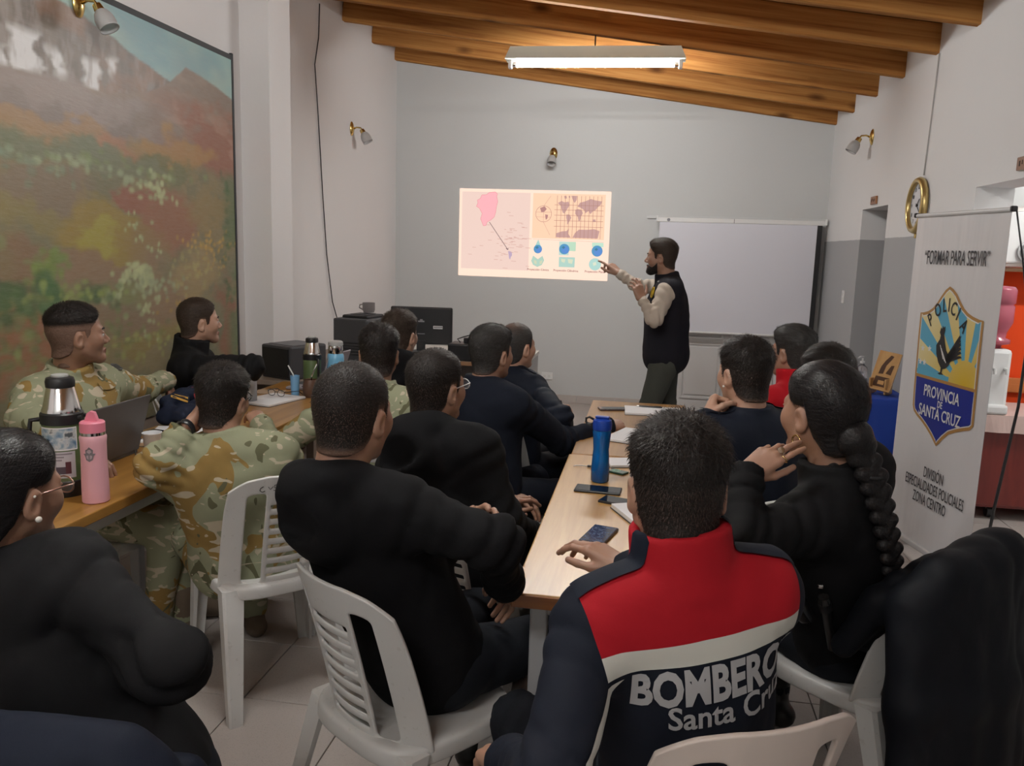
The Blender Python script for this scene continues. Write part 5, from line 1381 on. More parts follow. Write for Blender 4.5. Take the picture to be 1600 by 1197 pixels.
def cloth(name, col, rough=.85, weave=700, bump=.15, var=.12, sheen=.0):
    n = NT(name); co = n.coord()
    c = n.mix(n.noise(5, 4, co), tuple(x*(1-var) for x in col), tuple(x*(1+var) for x in col))
    n.set(Base_Color=c, Roughness=rough); n.b.inputs['Specular IOR Level'].default_value = .16
    n.b.inputs['Sheen Weight'].default_value = sheen; n.b.inputs['Sheen Roughness'].default_value = .6
    h = n.math('ADD', n.math('MULTIPLY', n.noise(weave, 1, co), .3), n.noise(34, 3, co))
    n.bump(h, bump, .006); return n.m
def camo(name, seed, k=1., sc=1.):
    n = NT(name)
    tc = n.new('ShaderNodeTexCoord'); m = n.new('ShaderNodeMapping'); m.inputs['Location'].default_value = (seed, seed*2.3, -seed)
    m.inputs['Scale'].default_value = (1, 1, .8); n.link(tc.outputs['Object'], m.inputs[0]); v = m.outputs[0]
    g = (.245*k, .255*k, .165*k); tan = (.245*k, .160*k, .052*k); lt = (.44*k, .38*k, .28*k); dk = (.105*k, .105*k, .058*k)
    c = n.mix(n.math('GREATER_THAN', n.noise(6*sc, 2, v, .5, .6), .56), g, tan)
    c = n.mix(n.math('GREATER_THAN', n.noise(8*sc, 2, v, .5, 1.2, 1), .6) if False else n.math('GREATER_THAN', n.noise(9.3*sc, 1, v, .4, 1.6), .66), c, dk)
    v2 = n.new('ShaderNodeMapping'); v2.inputs['Location'].default_value = (3.1+seed, 1, 2); v2.inputs['Scale'].default_value = (1.0, 1.0, 2.2); n.link(tc.outputs['Object'], v2.inputs[0])
    c = n.mix(n.math('GREATER_THAN', n.noise(9.5*sc, 1, v2.outputs[0], .4, 1.8), .615), c, lt)
    n.set(Base_Color=c, Roughness=.85); n.b.inputs['Specular IOR Level'].default_value = .2
    n.bump(n.noise(40, 3, n.coord()), .15, .006); return n.m
C_BLACK = cloth('black_fleece', (.0048, .0048, .0058), .92, sheen=.0)
C_BLACK2 = cloth('black_ripstop', (.0058, .0058, .0068), .75)
C_NAVY = cloth('navy_wool', (.0058, .0078, .0145), .9, sheen=.0)
C_NAVY2 = cloth('navy_softshell', (.0065, .0095, .0185), .7)
C_RED = cloth('red_fleece', S(176, 22, 34), .8)
C_BEIGE = cloth('beige_shirt', S(190, 178, 164), .8)
C_VEST = cloth('dark_vest', (.014, .0135, .019), .85)
C_OLIVE = cloth('olive_trousers', (.070, .075, .064), .8, var=.2)
C_JEAN = cloth('dark_trousers', (.009, .0105, .0145), .8)
C_JNAVY = cloth('navy_trousers', (.0068, .0085, .0145), .8)
C_CAMO1 = camo('camouflage_cloth', 1.3); C_CAMO2 = camo('camouflage_cloth_dry', 4.2, 1.05, 1.15)
M_BOOTB = plain('black_boot_leather', (.015, .014, .013), .45)
M_BOOTT = plain('tan_boot_suede', (.13, .095, .065), .8, var=.15)
M_EYEW = plain('eye_white', (.42, .40, .38), .3); M_IRIS = plain('dark_iris', (.02, .012, .008), .1)
M_REFL = plain('reflective_tape', (.58, .58, .54), .35)

# ---------------------------------------------------------------- people: head, hair, hands
HLO, HHI, HH = (-.108, -.150, -.135), (.108, .135, .150), .0034
def head_field(fem):
    f = Field(HLO, HHI, HH); j = .92 if fem else 1.
    f.ell((0, -.012, .030), (.0765, .098, .088))
    f.ell((0, .020, -.034), (.058*j, .066, .074), k=.03)
    for s in (-1, 1):
        f.cap((s*.050*j, .0, -.052), (s*.014, .066, -.093), .021*j, .017, k=.03)
        f.ell((s*.041, .054, -.022), (.025, .024, .026), k=.035)
    f.ell((0, .073, -.096), (.021*j, .017, .016), k=.02)
    for s in (-1, 1): f.cap((s*.010, .082, .019), (s*.045, .067, .021), .009 if not fem else .006, .008, k=.016)
    f.cap((0, .082, .010), (0, .1045, -.028), .0078, .0118, k=.012)
    for s in (-1, 1): f.ell((s*.0120, .0935, -.0345), (.0085, .0105, .0078), k=.007)
    for s in (-1, 1): f.ell((s*.032, .097, -.001), (.017, .016, .0105), k=.014, cut=True)
    for s in (-1, 1):
        f.ell((s*.032, .0800, .0075), (.0155, .0095, .0055), k=.004); f.ell((s*.032, .0785, -.0105), (.0145, .0085, .0050), k=.004)
    f.chain([(-.020, .0795, -.0672), (-.006, .0895, -.0615), (.006, .0895, -.0615), (.020, .0795, -.0672)], [.0035, .0058, .0058, .0035], k=.006)
    f.chain([(-.018, .0790, -.0695), (0, .0880, -.0730), (.018, .0790, -.0695)], [.0038, .0068, .0038], k=.006)
    f.chain([(-.022, .083, -.0670), (0, .0965, -.0668), (.022, .083, -.0670)], [.0016, .0022, .0016], k=.003) if False else None
    for s in (-1, 1):
        Mx = np.array(Euler((math.radians(-14), 0, math.radians(-s*18))).to_matrix())
        f.ell((s*.0785, -.014, -.010), (.0080, .0175, .0295), Mx, k=.006)
        f.ell((s*.0765, -.010, -.032), (.008, .011, .013), Mx, k=.006)
        f.ell((s*.0885, -.010, -.010), (.0085, .0098, .0175), Mx, k=.006, cut=True)
    return f
HEADS = {False: head_field(False), True: head_field(True)}
def skull_field():
    f = Field(HLO, HHI, HH)
    f.ell((0, -.012, .030), (.0765, .098, .088)); f.ell((0, .020, -.034), (.058, .066, .074), k=.03)
    f.cap((0, -.026, -.03), (0, -.050, -.125), .060, .058, k=.03)
    return f
SKULL = skull_field()
def _ss(x): x = np.clip(x, 0, 1); return x*x*(3-2*x)
def hair_thickness(style, X, Y, Z):
    yl = {'fem': ([-.14, -.07, -.04, -.022, .012, .03, .05, .068, .082, .10], [-.09, -.088, -.05, .018, .018, .022, .040, .062, .080, .10]),
          'm': ([-.14, -.075, -.045, -.030, -.020, .010, .018, .030, .036, .052, .066, .080, .10], [-.082, -.080, -.068, -.050, .016, .016, -.022, -.022, .026, .040, .058, .074, .10]),
          'low': ([-.14, -.075, -.045, -.030, -.020, .010, .018, .030, .036, .052, .066, .080, .10], [-.092, -.090, -.075, -.055, .012, .012, -.028, -.028, .020, .034, .048, .062, .10])}
    key = 'fem' if style in ('slick', 'braid') else ('low' if style in ('full', 'textured') else 'm')
    zl = np.interp(Y, *yl[key])
    m = _ss((Z-zl)/.012+.5)
    e = _ss((Z-.015)/.085)
    b = _ss((-Y-.02)/.08)
    up = {'fade': .0018+.0165*_ss((Z-.040)/.045), 'short': .004+.010*e, 'buzz': .0035+.004*e, 'textured': .0045+.0165*e,
          'full': .014+.010*e, 'thin': .003+.004*e, 'slick': .009+.006*e, 'braid': .010+.006*e, 'comb': .005+.016*e+.010*_ss((Y-.02)/.06)*e}[style]
    # keep the front edge of the hair soft and rounded
    edge = .35+.65*_ss((Z-zl)/.03)
    t = up*edge
    return m, t, b
def make_hair(style, mat_, M, parent, seed):
    f = Field(HLO, HHI, HH); X, Y, Z = f.ax[0][:, None, None], f.ax[1][None, :, None], f.ax[2][None, None, :]
    m, t, b = hair_thickness(style, X, Y, Z)
    rg = np.random.RandomState(seed)
    n = 0
    rough = {'textured': .0016, 'comb': .0012, 'fade': .0010, 'full': .0012, 'short': .0008}.get(style, .0004)
    for i in range(5):
        v = rg.normal(size=3); v = v/np.linalg.norm(v)*rg.uniform(90, 260)
        n = n+np.sin(X*v[0]+Y*v[1]*.5+Z*v[2]+rg.uniform(0, 6)+1.5*np.sin(X*60+Z*70+rg.uniform(0, 6)))
    f.D = (SKULL.D-(-.022+m*(.022+t*.86))+rough*n/2.5*m*_ss((t-.004)/.012+.15)).astype(np.float32)
    f.D = np.maximum(f.D, (-.118-Z).astype(np.float32))
    V, Q = f.mesh()
    m_, t_, _ = hair_thickness(style, V[:, 0], V[:, 1], V[:, 2])
    if style == 'thin': fade = 1-.62*np.exp(-(((V-np.array((.005, -.045, .118)))/.048)**2).sum(1))
    else: fade = _ss((t_-.0012)/(.0045 if style == 'fade' else .0024))*.82+.18
    # loose strands lying over the mass of hair
    N = {'textured': 5200, 'full': 5200, 'comb': 5200, 'short': 5200, 'fade': 4200, 'thin': 2600, 'buzz': 5200, 'slick': 4200, 'braid': 4200}[style]
    fc = V[Q].mean(1); nr = np.cross(V[Q[:, 2]]-V[Q[:, 0]], V[Q[:, 3]]-V[Q[:, 1]]); nr /= np.maximum(np.linalg.norm(nr, axis=1, keepdims=True), 1e-9)
    mf, tf_, _ = hair_thickness(style, fc[:, 0], fc[:, 1], fc[:, 2])
    ok = np.where((mf > .8) & (tf_ > .0022) & (fc[:, 2] > -.10) & ((nr*(fc-np.array((0, -.01, .0)))).sum(1) > 0))[0]
    pick = rg.choice(ok, N); p = fc[pick]+rg.uniform(-.0017, .0017, (N, 3)); nn = nr[pick]; tt = tf_[pick]
    if style in ('slick', 'braid'): g = np.array((0, -.105, -.045))-p
    elif style == 'comb': g = np.array((0, -1., -.1))*.09+(p-np.array((0, .02, .115)))*.35+rg.normal(size=(N, 3))*.012
    else: g = (p-np.array((.012, -.05, .125)))+rg.normal(size=(N, 3))*(.030 if style == 'textured' else .014)
    g = g-nn*(g*nn).sum(1, keepdims=True); g /= np.maximum(np.linalg.norm(g, axis=1, keepdims=True), 1e-6)
    L = {'textured': .006+.85*tt, 'full': .014+.5*tt, 'comb': .008+.6*tt, 'short': .004+.5*tt, 'fade': .002+.6*tt, 'thin': .004+.4*tt, 'buzz': .0022+.25*tt, 'slick': .022+0*tt, 'braid': .022+0*tt}[style]*rg.uniform(.6, 1.25, N)
    lift = {'textured': .32, 'full': .12, 'comb': .12, 'short': .30, 'fade': .45, 'thin': .25, 'buzz': .55, 'slick': .02, 'braid': .02}[style]*rg.uniform(.3, 1.3, N)
    wd = np.cross(nn, g)*rg.uniform(.00045, .0009, N)[:, None]
    base = p-nn*.0014; mid = p+g*(L*.5)[:, None]+nn*(lift*L*.62+.0004)[:, None]; tip = p+g*L[:, None]+nn*(lift*L*.85-(.0006 if style in ('slick', 'braid') else 0))[:, None]
    SV = np.stack([base-wd, base+wd, mid-wd*.8, mid+wd*.8, tip], 1).reshape(-1, 3)
    k = len(V)+5*np.arange(N)[:, None]
    ST = np.concatenate([k+np.array([[0, 1, 3]]), k+np.array([[0, 3, 2]]), k+np.array([[2, 3, 4]])])
    Tr = np.concatenate([Q[:, [0, 1, 2]], Q[:, [0, 2, 3]], ST])
    fs = np.repeat(np.clip(.55+.45*_ss((tt-.002)/.004), 0, 1) if style != 'thin' else 1-.5*np.exp(-(((p-np.array((.005, -.045, .118)))/.048)**2).sum(1)), 5)
    o = npmesh('hair', np.concatenate([V, SV]), Tr, mat_, parent)
    a = o.data.attributes.new('fade', 'FLOAT', 'POINT'); a.data.foreach_set('value', np.concatenate([fade, fs]).astype(np.float32))
    o.matrix_local = M
    return o
def make_beard(M, parent, mat_):
    f = Field(HLO, HHI, HH); X, Y, Z = f.ax[0][:, None, None], f.ax[1][None, :, None], f.ax[2][None, None, :]
    D = HEADS[False].D
    lo = np.interp(Y, [-.02, .01, .03, .050, .068, .082, .10], [-.02, -.034, -.056, -.068, -.060, -.052, -.0485]); m = _ss((lo-Z)/.012+.5)*_ss((Y-.000)/.012)
    mouth = _ss(1.4-np.sqrt((X/.022)**2+((Z+.067)/.008)**2))
    m = m*(1-mouth)
    f.D = (D-(-.012+m*(.012+.0032+.004*_ss((-.08-Z)/.03)))+.0012*np.sin(X*310+Z*200)*np.sin(Y*280+Z*330)*m).astype(np.float32)
    V, Q = f.mesh(); o = npmesh('beard', V, Q, mat_, parent)
    a = o.data.attributes.new('fade', 'FLOAT', 'POINT'); a.data.foreach_set('value', np.ones(len(V), np.float32)); o.matrix_local = M
    return o

CURLS = {'relaxed': [(.25, .45, .25), (.30, .55, .30), (.38, .62, .32), (.45, .65, .35)],
         'flat': [(.06, .12, .06)]*4, 'fist': [(1.25, 1.5, .8)]*4, 'half': [(.7, .9, .5), (.75, 1.0, .5), (.8, 1.05, .5), (.85, 1.05, .5)],
         'write': [(.75, .75, .35), (.85, .95, .45), (1.1, 1.2, .6), (1.2, 1.25, .6)],
         'point': [(.12, .15, .1), (.75, 1.1, .6), (.95, 1.2, .6), (1.05, 1.2, .6)], 'cheek': [(.35, .5, .2), (.55, .8, .4), (.8, 1.1, .6), (.9, 1.2, .6)],
         'ear': [(.10, .18, .1), (.16, .28, .15), (.35, .6, .3), (.5, .8, .4)], 'hang': [(.25, .40, .2), (.32, .5, .25), (.4, .55, .3), (.45, .6, .3)]}
def hand_mesh(side, curl, thumb='open', sc=1.):
    "local: wrist at 0, fingers +Y, back of the hand +Z; thumb at -X for the right hand"
    t = 1 if side == 'L' else -1
    f = Field((-.085, -.075, -.10), (.085, .205, .045), .0030)
    f.cap((0, -.022, 0), (0, .006, 0), .0265, .026, k=.01, flat=((0, 0, 1), .76))
    kn = [(t*.029, .088, .0), (t*.0095, .093, .003), (-t*.010, .088, .002), (-t*.028, .078, -.002)]
    for x, y, z in kn: f.cap((x*.62, .012, -.002), (x, y, z), .0135, .0115, k=.014)
    f.cap((t*.014, .02, -.010), (t*.024, .055, -.012), .016, .013, k=.014); f.cap((-t*.022, .015, -.008), (-t*.026, .06, -.008), .013, .011, k=.012)
    Ls = [(.043, .026, .021), (.047, .030, .022), (.043, .028, .021), (.034, .021, .019)]; rs = [.0090, .0093, .0088, .0077]
    for i, ((x, y, z), L, r) in enumerate(zip(kn, Ls, rs)):
        a = 0; p = np.array((x, y, z)); sp = (t*.09, t*.02, -t*.05, -t*.13)[i]*(1-min(1, CURLS[curl][i][0]))
        for q in range(3):
            a += CURLS[curl][i][q]; d = np.array((math.sin(sp)*math.cos(a), math.cos(sp)*math.cos(a), -math.sin(a)))
            n = p+d*L[q]; f.cap(p, n, r*(1-.08*q), r*(1-.08*(q+1)), k=.008 if q == 0 else .003); p = n
    b = np.array((t*.024, .022, -.012))
    D = {'open': [(t*.78, .60, -.22), (t*.52, .84, -.16), (t*.40, .90, -.14)], 'closed': [(t*.50, .72, -.48), (t*.05, .80, -.60), (-t*.45, .70, -.55)],
         'along': [(t*.42, .86, -.28), (t*.20, .96, -.18), (t*.10, .98, -.12)], 'pinch': [(t*.48, .70, -.52), (t*.12, .86, -.50), (t*.0, .92, -.38)]}[thumb]
    for q, (L, r) in enumerate(((.046, .0125), (.033, .0105), (.026, .0095))):
        d = np.array(D[q]); d /= np.linalg.norm(d); n = b+d*L; f.cap(b, n, r, r*.9, k=.010 if q == 0 else .004); b = n
    V, Q = f.mesh(); return V*sc, Q
_HC = {}
def hand(side, W, d, palm, curl, thumb, sc):
    key = (side, curl, thumb, sc)
    if key not in _HC: _HC[key] = hand_mesh(*key)
    V, Q = _HC[key]
    y = Vector(d).normalized(); z = -Vector(palm); z = (z-y*z.dot(y)).normalized(); x = y.cross(z)
    R = np.array((x, y, z)); return V @ R + np.array(W), Q
def ik(Sh, W, pole, l1, l2):
    d = W-Sh; L = d.length
    if L > (l1+l2)*.985: W = Sh+d*((l1+l2)*.985/L); d = W-Sh; L = d.length
    a = (l1*l1-l2*l2+L*L)/(2*L); h = math.sqrt(max(l1*l1-a*a, 0))
    u = d/L; p = Vector(pole); p = (p-u*p.dot(u)).normalized()
    return Sh+u*a+p*h, W
def join(parts):
    V, Q, n = [], [], 0
    for v, q in parts: V.append(v); Q.append(q+n); n += len(v)
    return np.concatenate(V), np.concatenate(Q)

# ---------------------------------------------------------------- people: one figure
class P_: pass
def person(label, hc, hyaw=0, hpitch=0, hroll=0, tyaw=0, lean=.15, side=0., L=None, R=None, hair='short', haircol='black', skin='b', fem=False,
           top=None, top_kind='jacket', trousers=None, boots=None, bulk=1., stand=False, seed=1, legs=None, collar='stand', sc=1., stub=0., sleeves=None,
           spine=.52, knee_spread=.13, thigh_yaw=None, foot_back=.06, neck_back=.045, hgt=None, collar_h=.05, thigh_drop=.0, pel=None, hs=1., neck_drop=.150, h=.0095, fk=1.):
    top = top or C_BLACK; trousers = trousers or C_JEAN; boots = boots or M_BOOTB
    r_ = lambda a: math.radians(a)
    RH = Matrix.Rotation(r_(hyaw), 3, 'Z') @ Matrix.Rotation(r_(hpitch), 3, 'X') @ Matrix.Rotation(r_(hroll), 3, 'Y')
    tf = Vector((-math.sin(r_(tyaw)), math.cos(r_(tyaw)), 0)); tr = Vector((tf.y, -tf.x, 0))
    ua = (Vector((0, 0, 1))+tf*math.tan(lean)+tr*math.tan(side)).normalized()
    fw = ua.cross(tr).normalized(); rt = fw.cross(ua).normalized()
    NK = hc+Vector((0, 0, -neck_drop*sc))-tf*(neck_back)
    Ls = spine*sc
    if pel is not None:
        ua = (NK-Vector(pel)).normalized(); Ls = min(max((NK-Vector(pel)).length, .46), .60)
        fw = ua.cross(tr).normalized(); rt = fw.cross(ua).normalized()
    PV = NK-ua*Ls
    root = thing('person', label, 'person', (PV.x, PV.y, 0))
    o0 = Vector((PV.x, PV.y, 0))
    hc_, NK_, PV_ = hc-o0, NK-o0, PV-o0
    MT = np.array((rt, fw, ua)).T
    tp = lambda x, y, z: PV_+rt*x+fw*y+ua*z
    b = bulk*sc
    A = P_(); A.root, A.o0, A.tp, A.rt, A.fw, A.ua, A.MT, A.RH, A.hc, A.NK, A.L = root, o0, tp, rt, fw, ua, MT, RH, hc_, NK_, Ls
    # arms
    A.arm = {}
    for sd, spec in (('L', L), ('R', R)):
        s = -1 if sd == 'L' else 1
        spec = dict(spec or {})
        Sh = tp(s*.178*b, .0, Ls-.075)
        l1, l2 = .295*sc, .255*sc
        if 'w' in spec: W = Vector(spec['w'])-o0
        else: W = tp(s*.13, .33, .14) if not stand else tp(s*.26, .06, -.06)
        if 'local' in spec: W = tp(*spec['local'])
        pole = spec.get('pole', Vector((0, 0, -.9))+rt*s*.5-fw*.35)
        if isinstance(pole, tuple): pole = rt*pole[0]+fw*pole[1]+ua*pole[2]
        Sh = Sh+(W-Sh).normalized()*.022
        if 'e' in spec:
            E = Vector(spec['e'])-o0
        else: E, W = ik(Sh, W, pole, l1, l2)
        d = Vector(spec['dir']) if 'dir' in spec else (W-E).normalized()
        pal = Vector(spec['palm']) if 'palm' in spec else Vector((0, 0, -1))
        A.arm[sd] = (Sh, E, W, d, pal, spec.get('curl', 'relaxed'), spec.get('thumb', 'along'), spec.get('cuff', .012))
    # legs
    A.leg = {}
    ty = r_(thigh_yaw) if thigh_yaw is not None else r_(tyaw)
    for sd in ('L', 'R'):
        s = -1 if sd == 'L' else 1
        H = PV_+rt*s*.088*b+Vector((0, 0, -.01))
        if legs and sd in legs:
            K, An = Vector(legs[sd][0])-o0, Vector(legs[sd][1])-o0
            fd = Vector((An-H).to_3d()); fd.z = 0; fd = (Vector(legs[sd][2]) if len(legs[sd]) > 2 else fd).normalized()
        elif stand:
            K = Vector((H.x, H.y, .50))+rt*s*.02+fw*.03; An = Vector((K.x, K.y, .10))+rt*s*.02-fw*.03; fd = fw.copy(); fd.z = 0
        else:
            a = ty-s*knee_spread; fd = Vector((-math.sin(a), math.cos(a), 0))
            K = H+fd*.42*sc; K.z = .505+thigh_drop; An = Vector((K.x, K.y, .105))-fd*foot_back
        A.leg[sd] = (H, K, An, fd)
    # ---- skin: head and neck, hands, slim core, joined into one mesh
    hf = HEADS[fem]
    lo = np.array(HLO); 
    Nl = RH.transposed() @ (NK_-hc_)/hs
    big = Field((HLO[0], HLO[1]-.02, -.26), (HHI[0], HHI[1], HHI[2]), HH)
    # copy the cached head into the taller grid
    oz = int(round((HLO[2]-big.lo[2])/HH)); oy = int(round((HLO[1]-big.lo[1])/HH)); n = hf.D.shape
    big.lo = np.array((HLO[0], HLO[1]-oy*HH, HLO[2]-oz*HH)); big.ax = [(big.lo[i]+HH*np.arange(big.n[i])).astype(np.float32) for i in range(3)]
    e2 = [min(n[0], big.n[0]), min(n[1], big.n[1]-oy), min(n[2], big.n[2]-oz)]
    big.D[:e2[0], oy:oy+e2[1], oz:oz+e2[2]] = hf.D[:e2[0], :e2[1], :e2[2]]
    nr = .050 if fem else .058
    big.cap((0, -.024, -.040), tuple(Nl*.98), nr, nr*1.05, k=.028)
    V, Q = big.mesh()
    lip = _ss(1.5-np.sqrt((V[:, 0]/.021)**2+((V[:, 2]+.067)/.010)**2))*(V[:, 1] > .07)
    st = np.zeros(len(V))
    if stub:
        lo_ = np.interp(V[:, 1], [-.02, .01, .03, .06, .09], [-.02, -.03, -.045, -.052, -.047]); st = _ss((lo_-V[:, 2])/.014+.5)*_ss((V[:, 1]-.0)/.014)*_ss((V[:, 2]+.135)/.02)*stub
    nh = len(V)
    VW = V*hs @ np.array(RH).T + np.array(hc_)
    parts = [(VW, Q)]
    for sd in ('L', 'R'):
        Sh, E, W, d, pal, cu, th = A.arm[sd][:7]
        parts.append(hand(sd, W, d, pal, cu, th, sc*(.93 if fem else 1.)))
    core = Field(np.minimum.reduce([np.array(p) for s_ in A.arm.values() for p in s_[:3]]+[np.array(PV_), np.array(NK_)])-.14, np.maximum.reduce([np.array(p) for s_ in A.arm.values() for p in s_[:3]]+[np.array(PV_), np.array(NK_)])+.14, .016)
    core.ell(tp(0, 0, .06), (.13*b, .09*b, .12), MT); core.ell(tp(0, 0, .28), (.135*b, .09*b, .16), MT, k=.05); core.cap(tp(-.10, 0, Ls-.09), tp(.10, 0, Ls-.09), .05, k=.04); core.cap(tp(0, 0, Ls-.08), NK_, .05, k=.03)
    for sd in ('L', 'R'):
        Sh, E, W = A.arm[sd][:3]; core.cap(Sh, E, .030, .024, k=.02); core.cap(E, W, .024, .023, k=.01)
    for sd in ('L', 'R'):
        pass
    parts.append(core.mesh())
    V, Q = join(parts)
    A.body = npmesh('body', V, Q, SKIN[skin], root)
    for nme, arr in (('lip', lip), ('stub', st)):
        full = np.zeros(len(V), np.float32); full[:nh] = arr
        a = A.body.data.attributes.new(nme, 'FLOAT', 'POINT'); a.data.foreach_set('value', full)
    MH = Matrix.Translation(hc_) @ RH.to_4x4() @ Matrix.Scale(hs, 4); A.MH = MH
    for s in (-1, 1):
        e = B(); bmesh.ops.create_uvsphere(e, u_segments=14, v_segments=10, radius=.0122, matrix=Matrix.Rotation(PI/2, 4, 'X'))
        for fa in e.faces: fa.material_index = 1 if fa.calc_center_median().y > .0098 else 0
        eo = obj('eye', e, [M_EYEW, M_IRIS], root, 180); eo.matrix_local = MH @ T(s*.032, .0765, -.0015)
        eb = tube(B(), [(s*.013, .0945, .0195), (s*.030, .0900, .0245), (s*.047, .0765, .0205)], [.0026, .0034, .0016] if not fem else [.0016, .0022, .001], 6)
        eo = obj('eyebrow', eb, plain('brow_hair', (.012, .009, .008), .7), root, 180); eo.matrix_local = MH
    if hair: A.hair = make_hair(hair, HAIR[haircol], MH, root, seed)
    # ---- trousers and boots
    pts = [np.array(p) for s_ in A.leg.values() for p in s_[:3]]+[np.array(PV_)]
    f = Field(np.minimum.reduce(pts)-.19, np.maximum.reduce(pts)+.19, .0125)
    f.ell(tp(0, -.01, .0), (.168*b, .125*b, .125), MT)
    for sd in ('L', 'R'):
        H, K, An, fd = A.leg[sd]
        f.cap(H, K, .088*b, .066*b, k=.05); f.cap(K, An, .064*b, .052, k=.03)
        f.local_folds(K, .14, (K-H), .011, 6, seed); f.local_folds(An+Vector((0, 0, .06)), .12, (0, 0, 1), .005, 4, seed+1); f.local_folds(H+(K-H)*.2, .16, (K-H), .006, 4, seed+2)
    f.wrinkle(.006, 30, seed)
    A.trousers = npmesh('trousers', *f.mesh(), trousers, root)
    for sd in ('L', 'R'):
        H, K, An, fd = A.leg[sd]
        g = Field(np.array((An.x, An.y, 0))-np.array((.26, .26, .03)), np.array((An.x, An.y, 0))+np.array((.26, .26, .27)), .0105)
        base = Vector((An.x, An.y, 0)); sd_ = Vector((-fd.y, fd.x, 0))
        g.cap(An+Vector((0, 0, .10)), An, .050, .046, k=.02); g.cap(base-fd*.05+Vector((0, 0, .045)), base+fd*.13+Vector((0, 0, .040)), .044, .044, k=.03, flat=((0, 0, 1), .95))
        g.ell(base+fd*.06+Vector((0, 0, .07)), (.05, .05, .05), k=.03)
        Z = g.ax[2][None, None, :]; g.D = np.maximum(g.D, -(Z-.001)).astype(np.float32)
        npmesh('boot', *g.mesh(), boots, root)
    # ---- upper garment
    def garment(name, mat_, torso=True, arms=True, grow=0., h=h, cuffs=True, hem=True, kind=None, coll=None, folds=fk):
        pts = [np.array(tp(x, y, z)) for x in (-.24*b, .24*b) for y in (-.17*b, .17*b) for z in (-.16, Ls+.02)]
        if arms: pts += [np.array(p) for s_ in A.arm.values() for p in s_[:3]]
        if coll: pts += [np.array(NK_+ua*.14)]
        f = Field(np.minimum.reduce(pts)-.10, np.maximum.reduce(pts)+.10, h)
        if torso:
            g = grow
            f.ell(tp(0, -.005, .01), ((.182+g)*b, (.138+g)*b, .15), MT)
            f.ell(tp(0, .0, .16), ((.172+g)*b, (.132+g)*b, .17), MT, k=.08)
            f.ell(tp(0, .0, .33), ((.190+g)*b, (.134+g)*b, .18), MT, k=.08)
            f.cap(tp(-.125*b, -.012, Ls-.085), tp(.125*b, -.012, Ls-.085), (.082+g)*b, k=.06)
            for s in (-1, 1): f.cap(tp(s*.035, -.018, Ls-.024), tp(s*.165*b, -.008, Ls-.066), .058+g, .060+g, k=.06)
            if fem:
                for s in (-1, 1): f.ell(tp(s*.08, .10, .30), (.075, .06, .08), MT, k=.05)
        if arms:
            for sd in ('L', 'R'):
                Sh, E, W = A.arm[sd][:3]; g = grow; W = W-(W-E).normalized()*(A.arm[sd][7]-.012)
                we = W-(W-E).normalized()*.012
                f.cap(Sh, E, (.069+g)*b, (.056+g)*b, k=.045); f.cap(E, we, (.055+g)*b, .041+g, k=.035)
                if torso is False: f.cap(tp(0, 0, Ls-.09), Sh, .06, .06, k=.04)
                if cuffs: f.ring(we-(W-E).normalized()*.04, W+(W-E).normalized()*.006, .041+g, .038+g, .006, k=.008)
                if folds:
                    f.local_folds(E, .15*b, (W-Sh), .013*folds, 6, seed); f.local_folds(Sh+(E-Sh)*.15, .15*b, (E-Sh), .010*folds, 5, seed+3); f.local_folds(E+(W-E)*.75, .13, (W-E), .009*folds, 6, seed+5)
        if kind == 'hoodie':
            ring_ = []
            up = (hc_-NK_).normalized()
            for q in range(9):
                a = PI*(.08+.84*q/8)
                ring_.append(NK_+rt*(.098*math.cos(a)*-1)-fw*(.095*math.sin(a)-.015)+ua*(.012+.022*math.sin(a)))
            f.chain(ring_, [.026, .034, .04, .044, .046, .044, .04, .034, .026], k=.03)
            f.ell(tp(0, -.115*b, Ls-.055), (.115, .055, .10), MT, k=.04); f.ell(tp(0, -.15*b, Ls-.02), (.075, .02, .05), MT, k=.03, cut=True)
        if coll:
            up = ((hc_+RH @ Vector((0, -.035, -.05)))-NK_).normalized()
            c0 = NK_-up*.035-fw*.0; hgt_, r0, r1 = coll
            f.ring(c0, NK_+up*hgt_, r0, r1, .0095, k=.012)
        f.wrinkle(.0075*folds, 26, seed, (1, 1, .6)); f.wrinkle(.0028*folds, 60, seed+9)
        V, Q = f.mesh()
        o = npmesh(name, V, Q, mat_, root)
        tl = (V-np.array(PV_)) @ MT
        a = o.data.attributes.new('torso', 'FLOAT_VECTOR', 'POINT'); a.data.foreach_set('vector', tl.astype(np.float32).ravel())
        return o
    A.garment = garment
    cl = {'stand': (.028+collar_h*.4, .080, .072), 'tall': (.075, .083, .079), 'none': None, 'shirt': (.028, .078, .072)}[collar]
    if top_kind == 'vest':
        A.shirt = garment('shirt', sleeves, grow=-.012, coll=None)
        A.top = garment('vest', top, arms=False, grow=.006, coll=cl, h=.009)
    else:
        A.top = garment({'jacket': 'jacket', 'hoodie': 'hooded_jacket', 'sweater': 'sweater'}[top_kind], top, kind=top_kind, coll=cl)
    return A

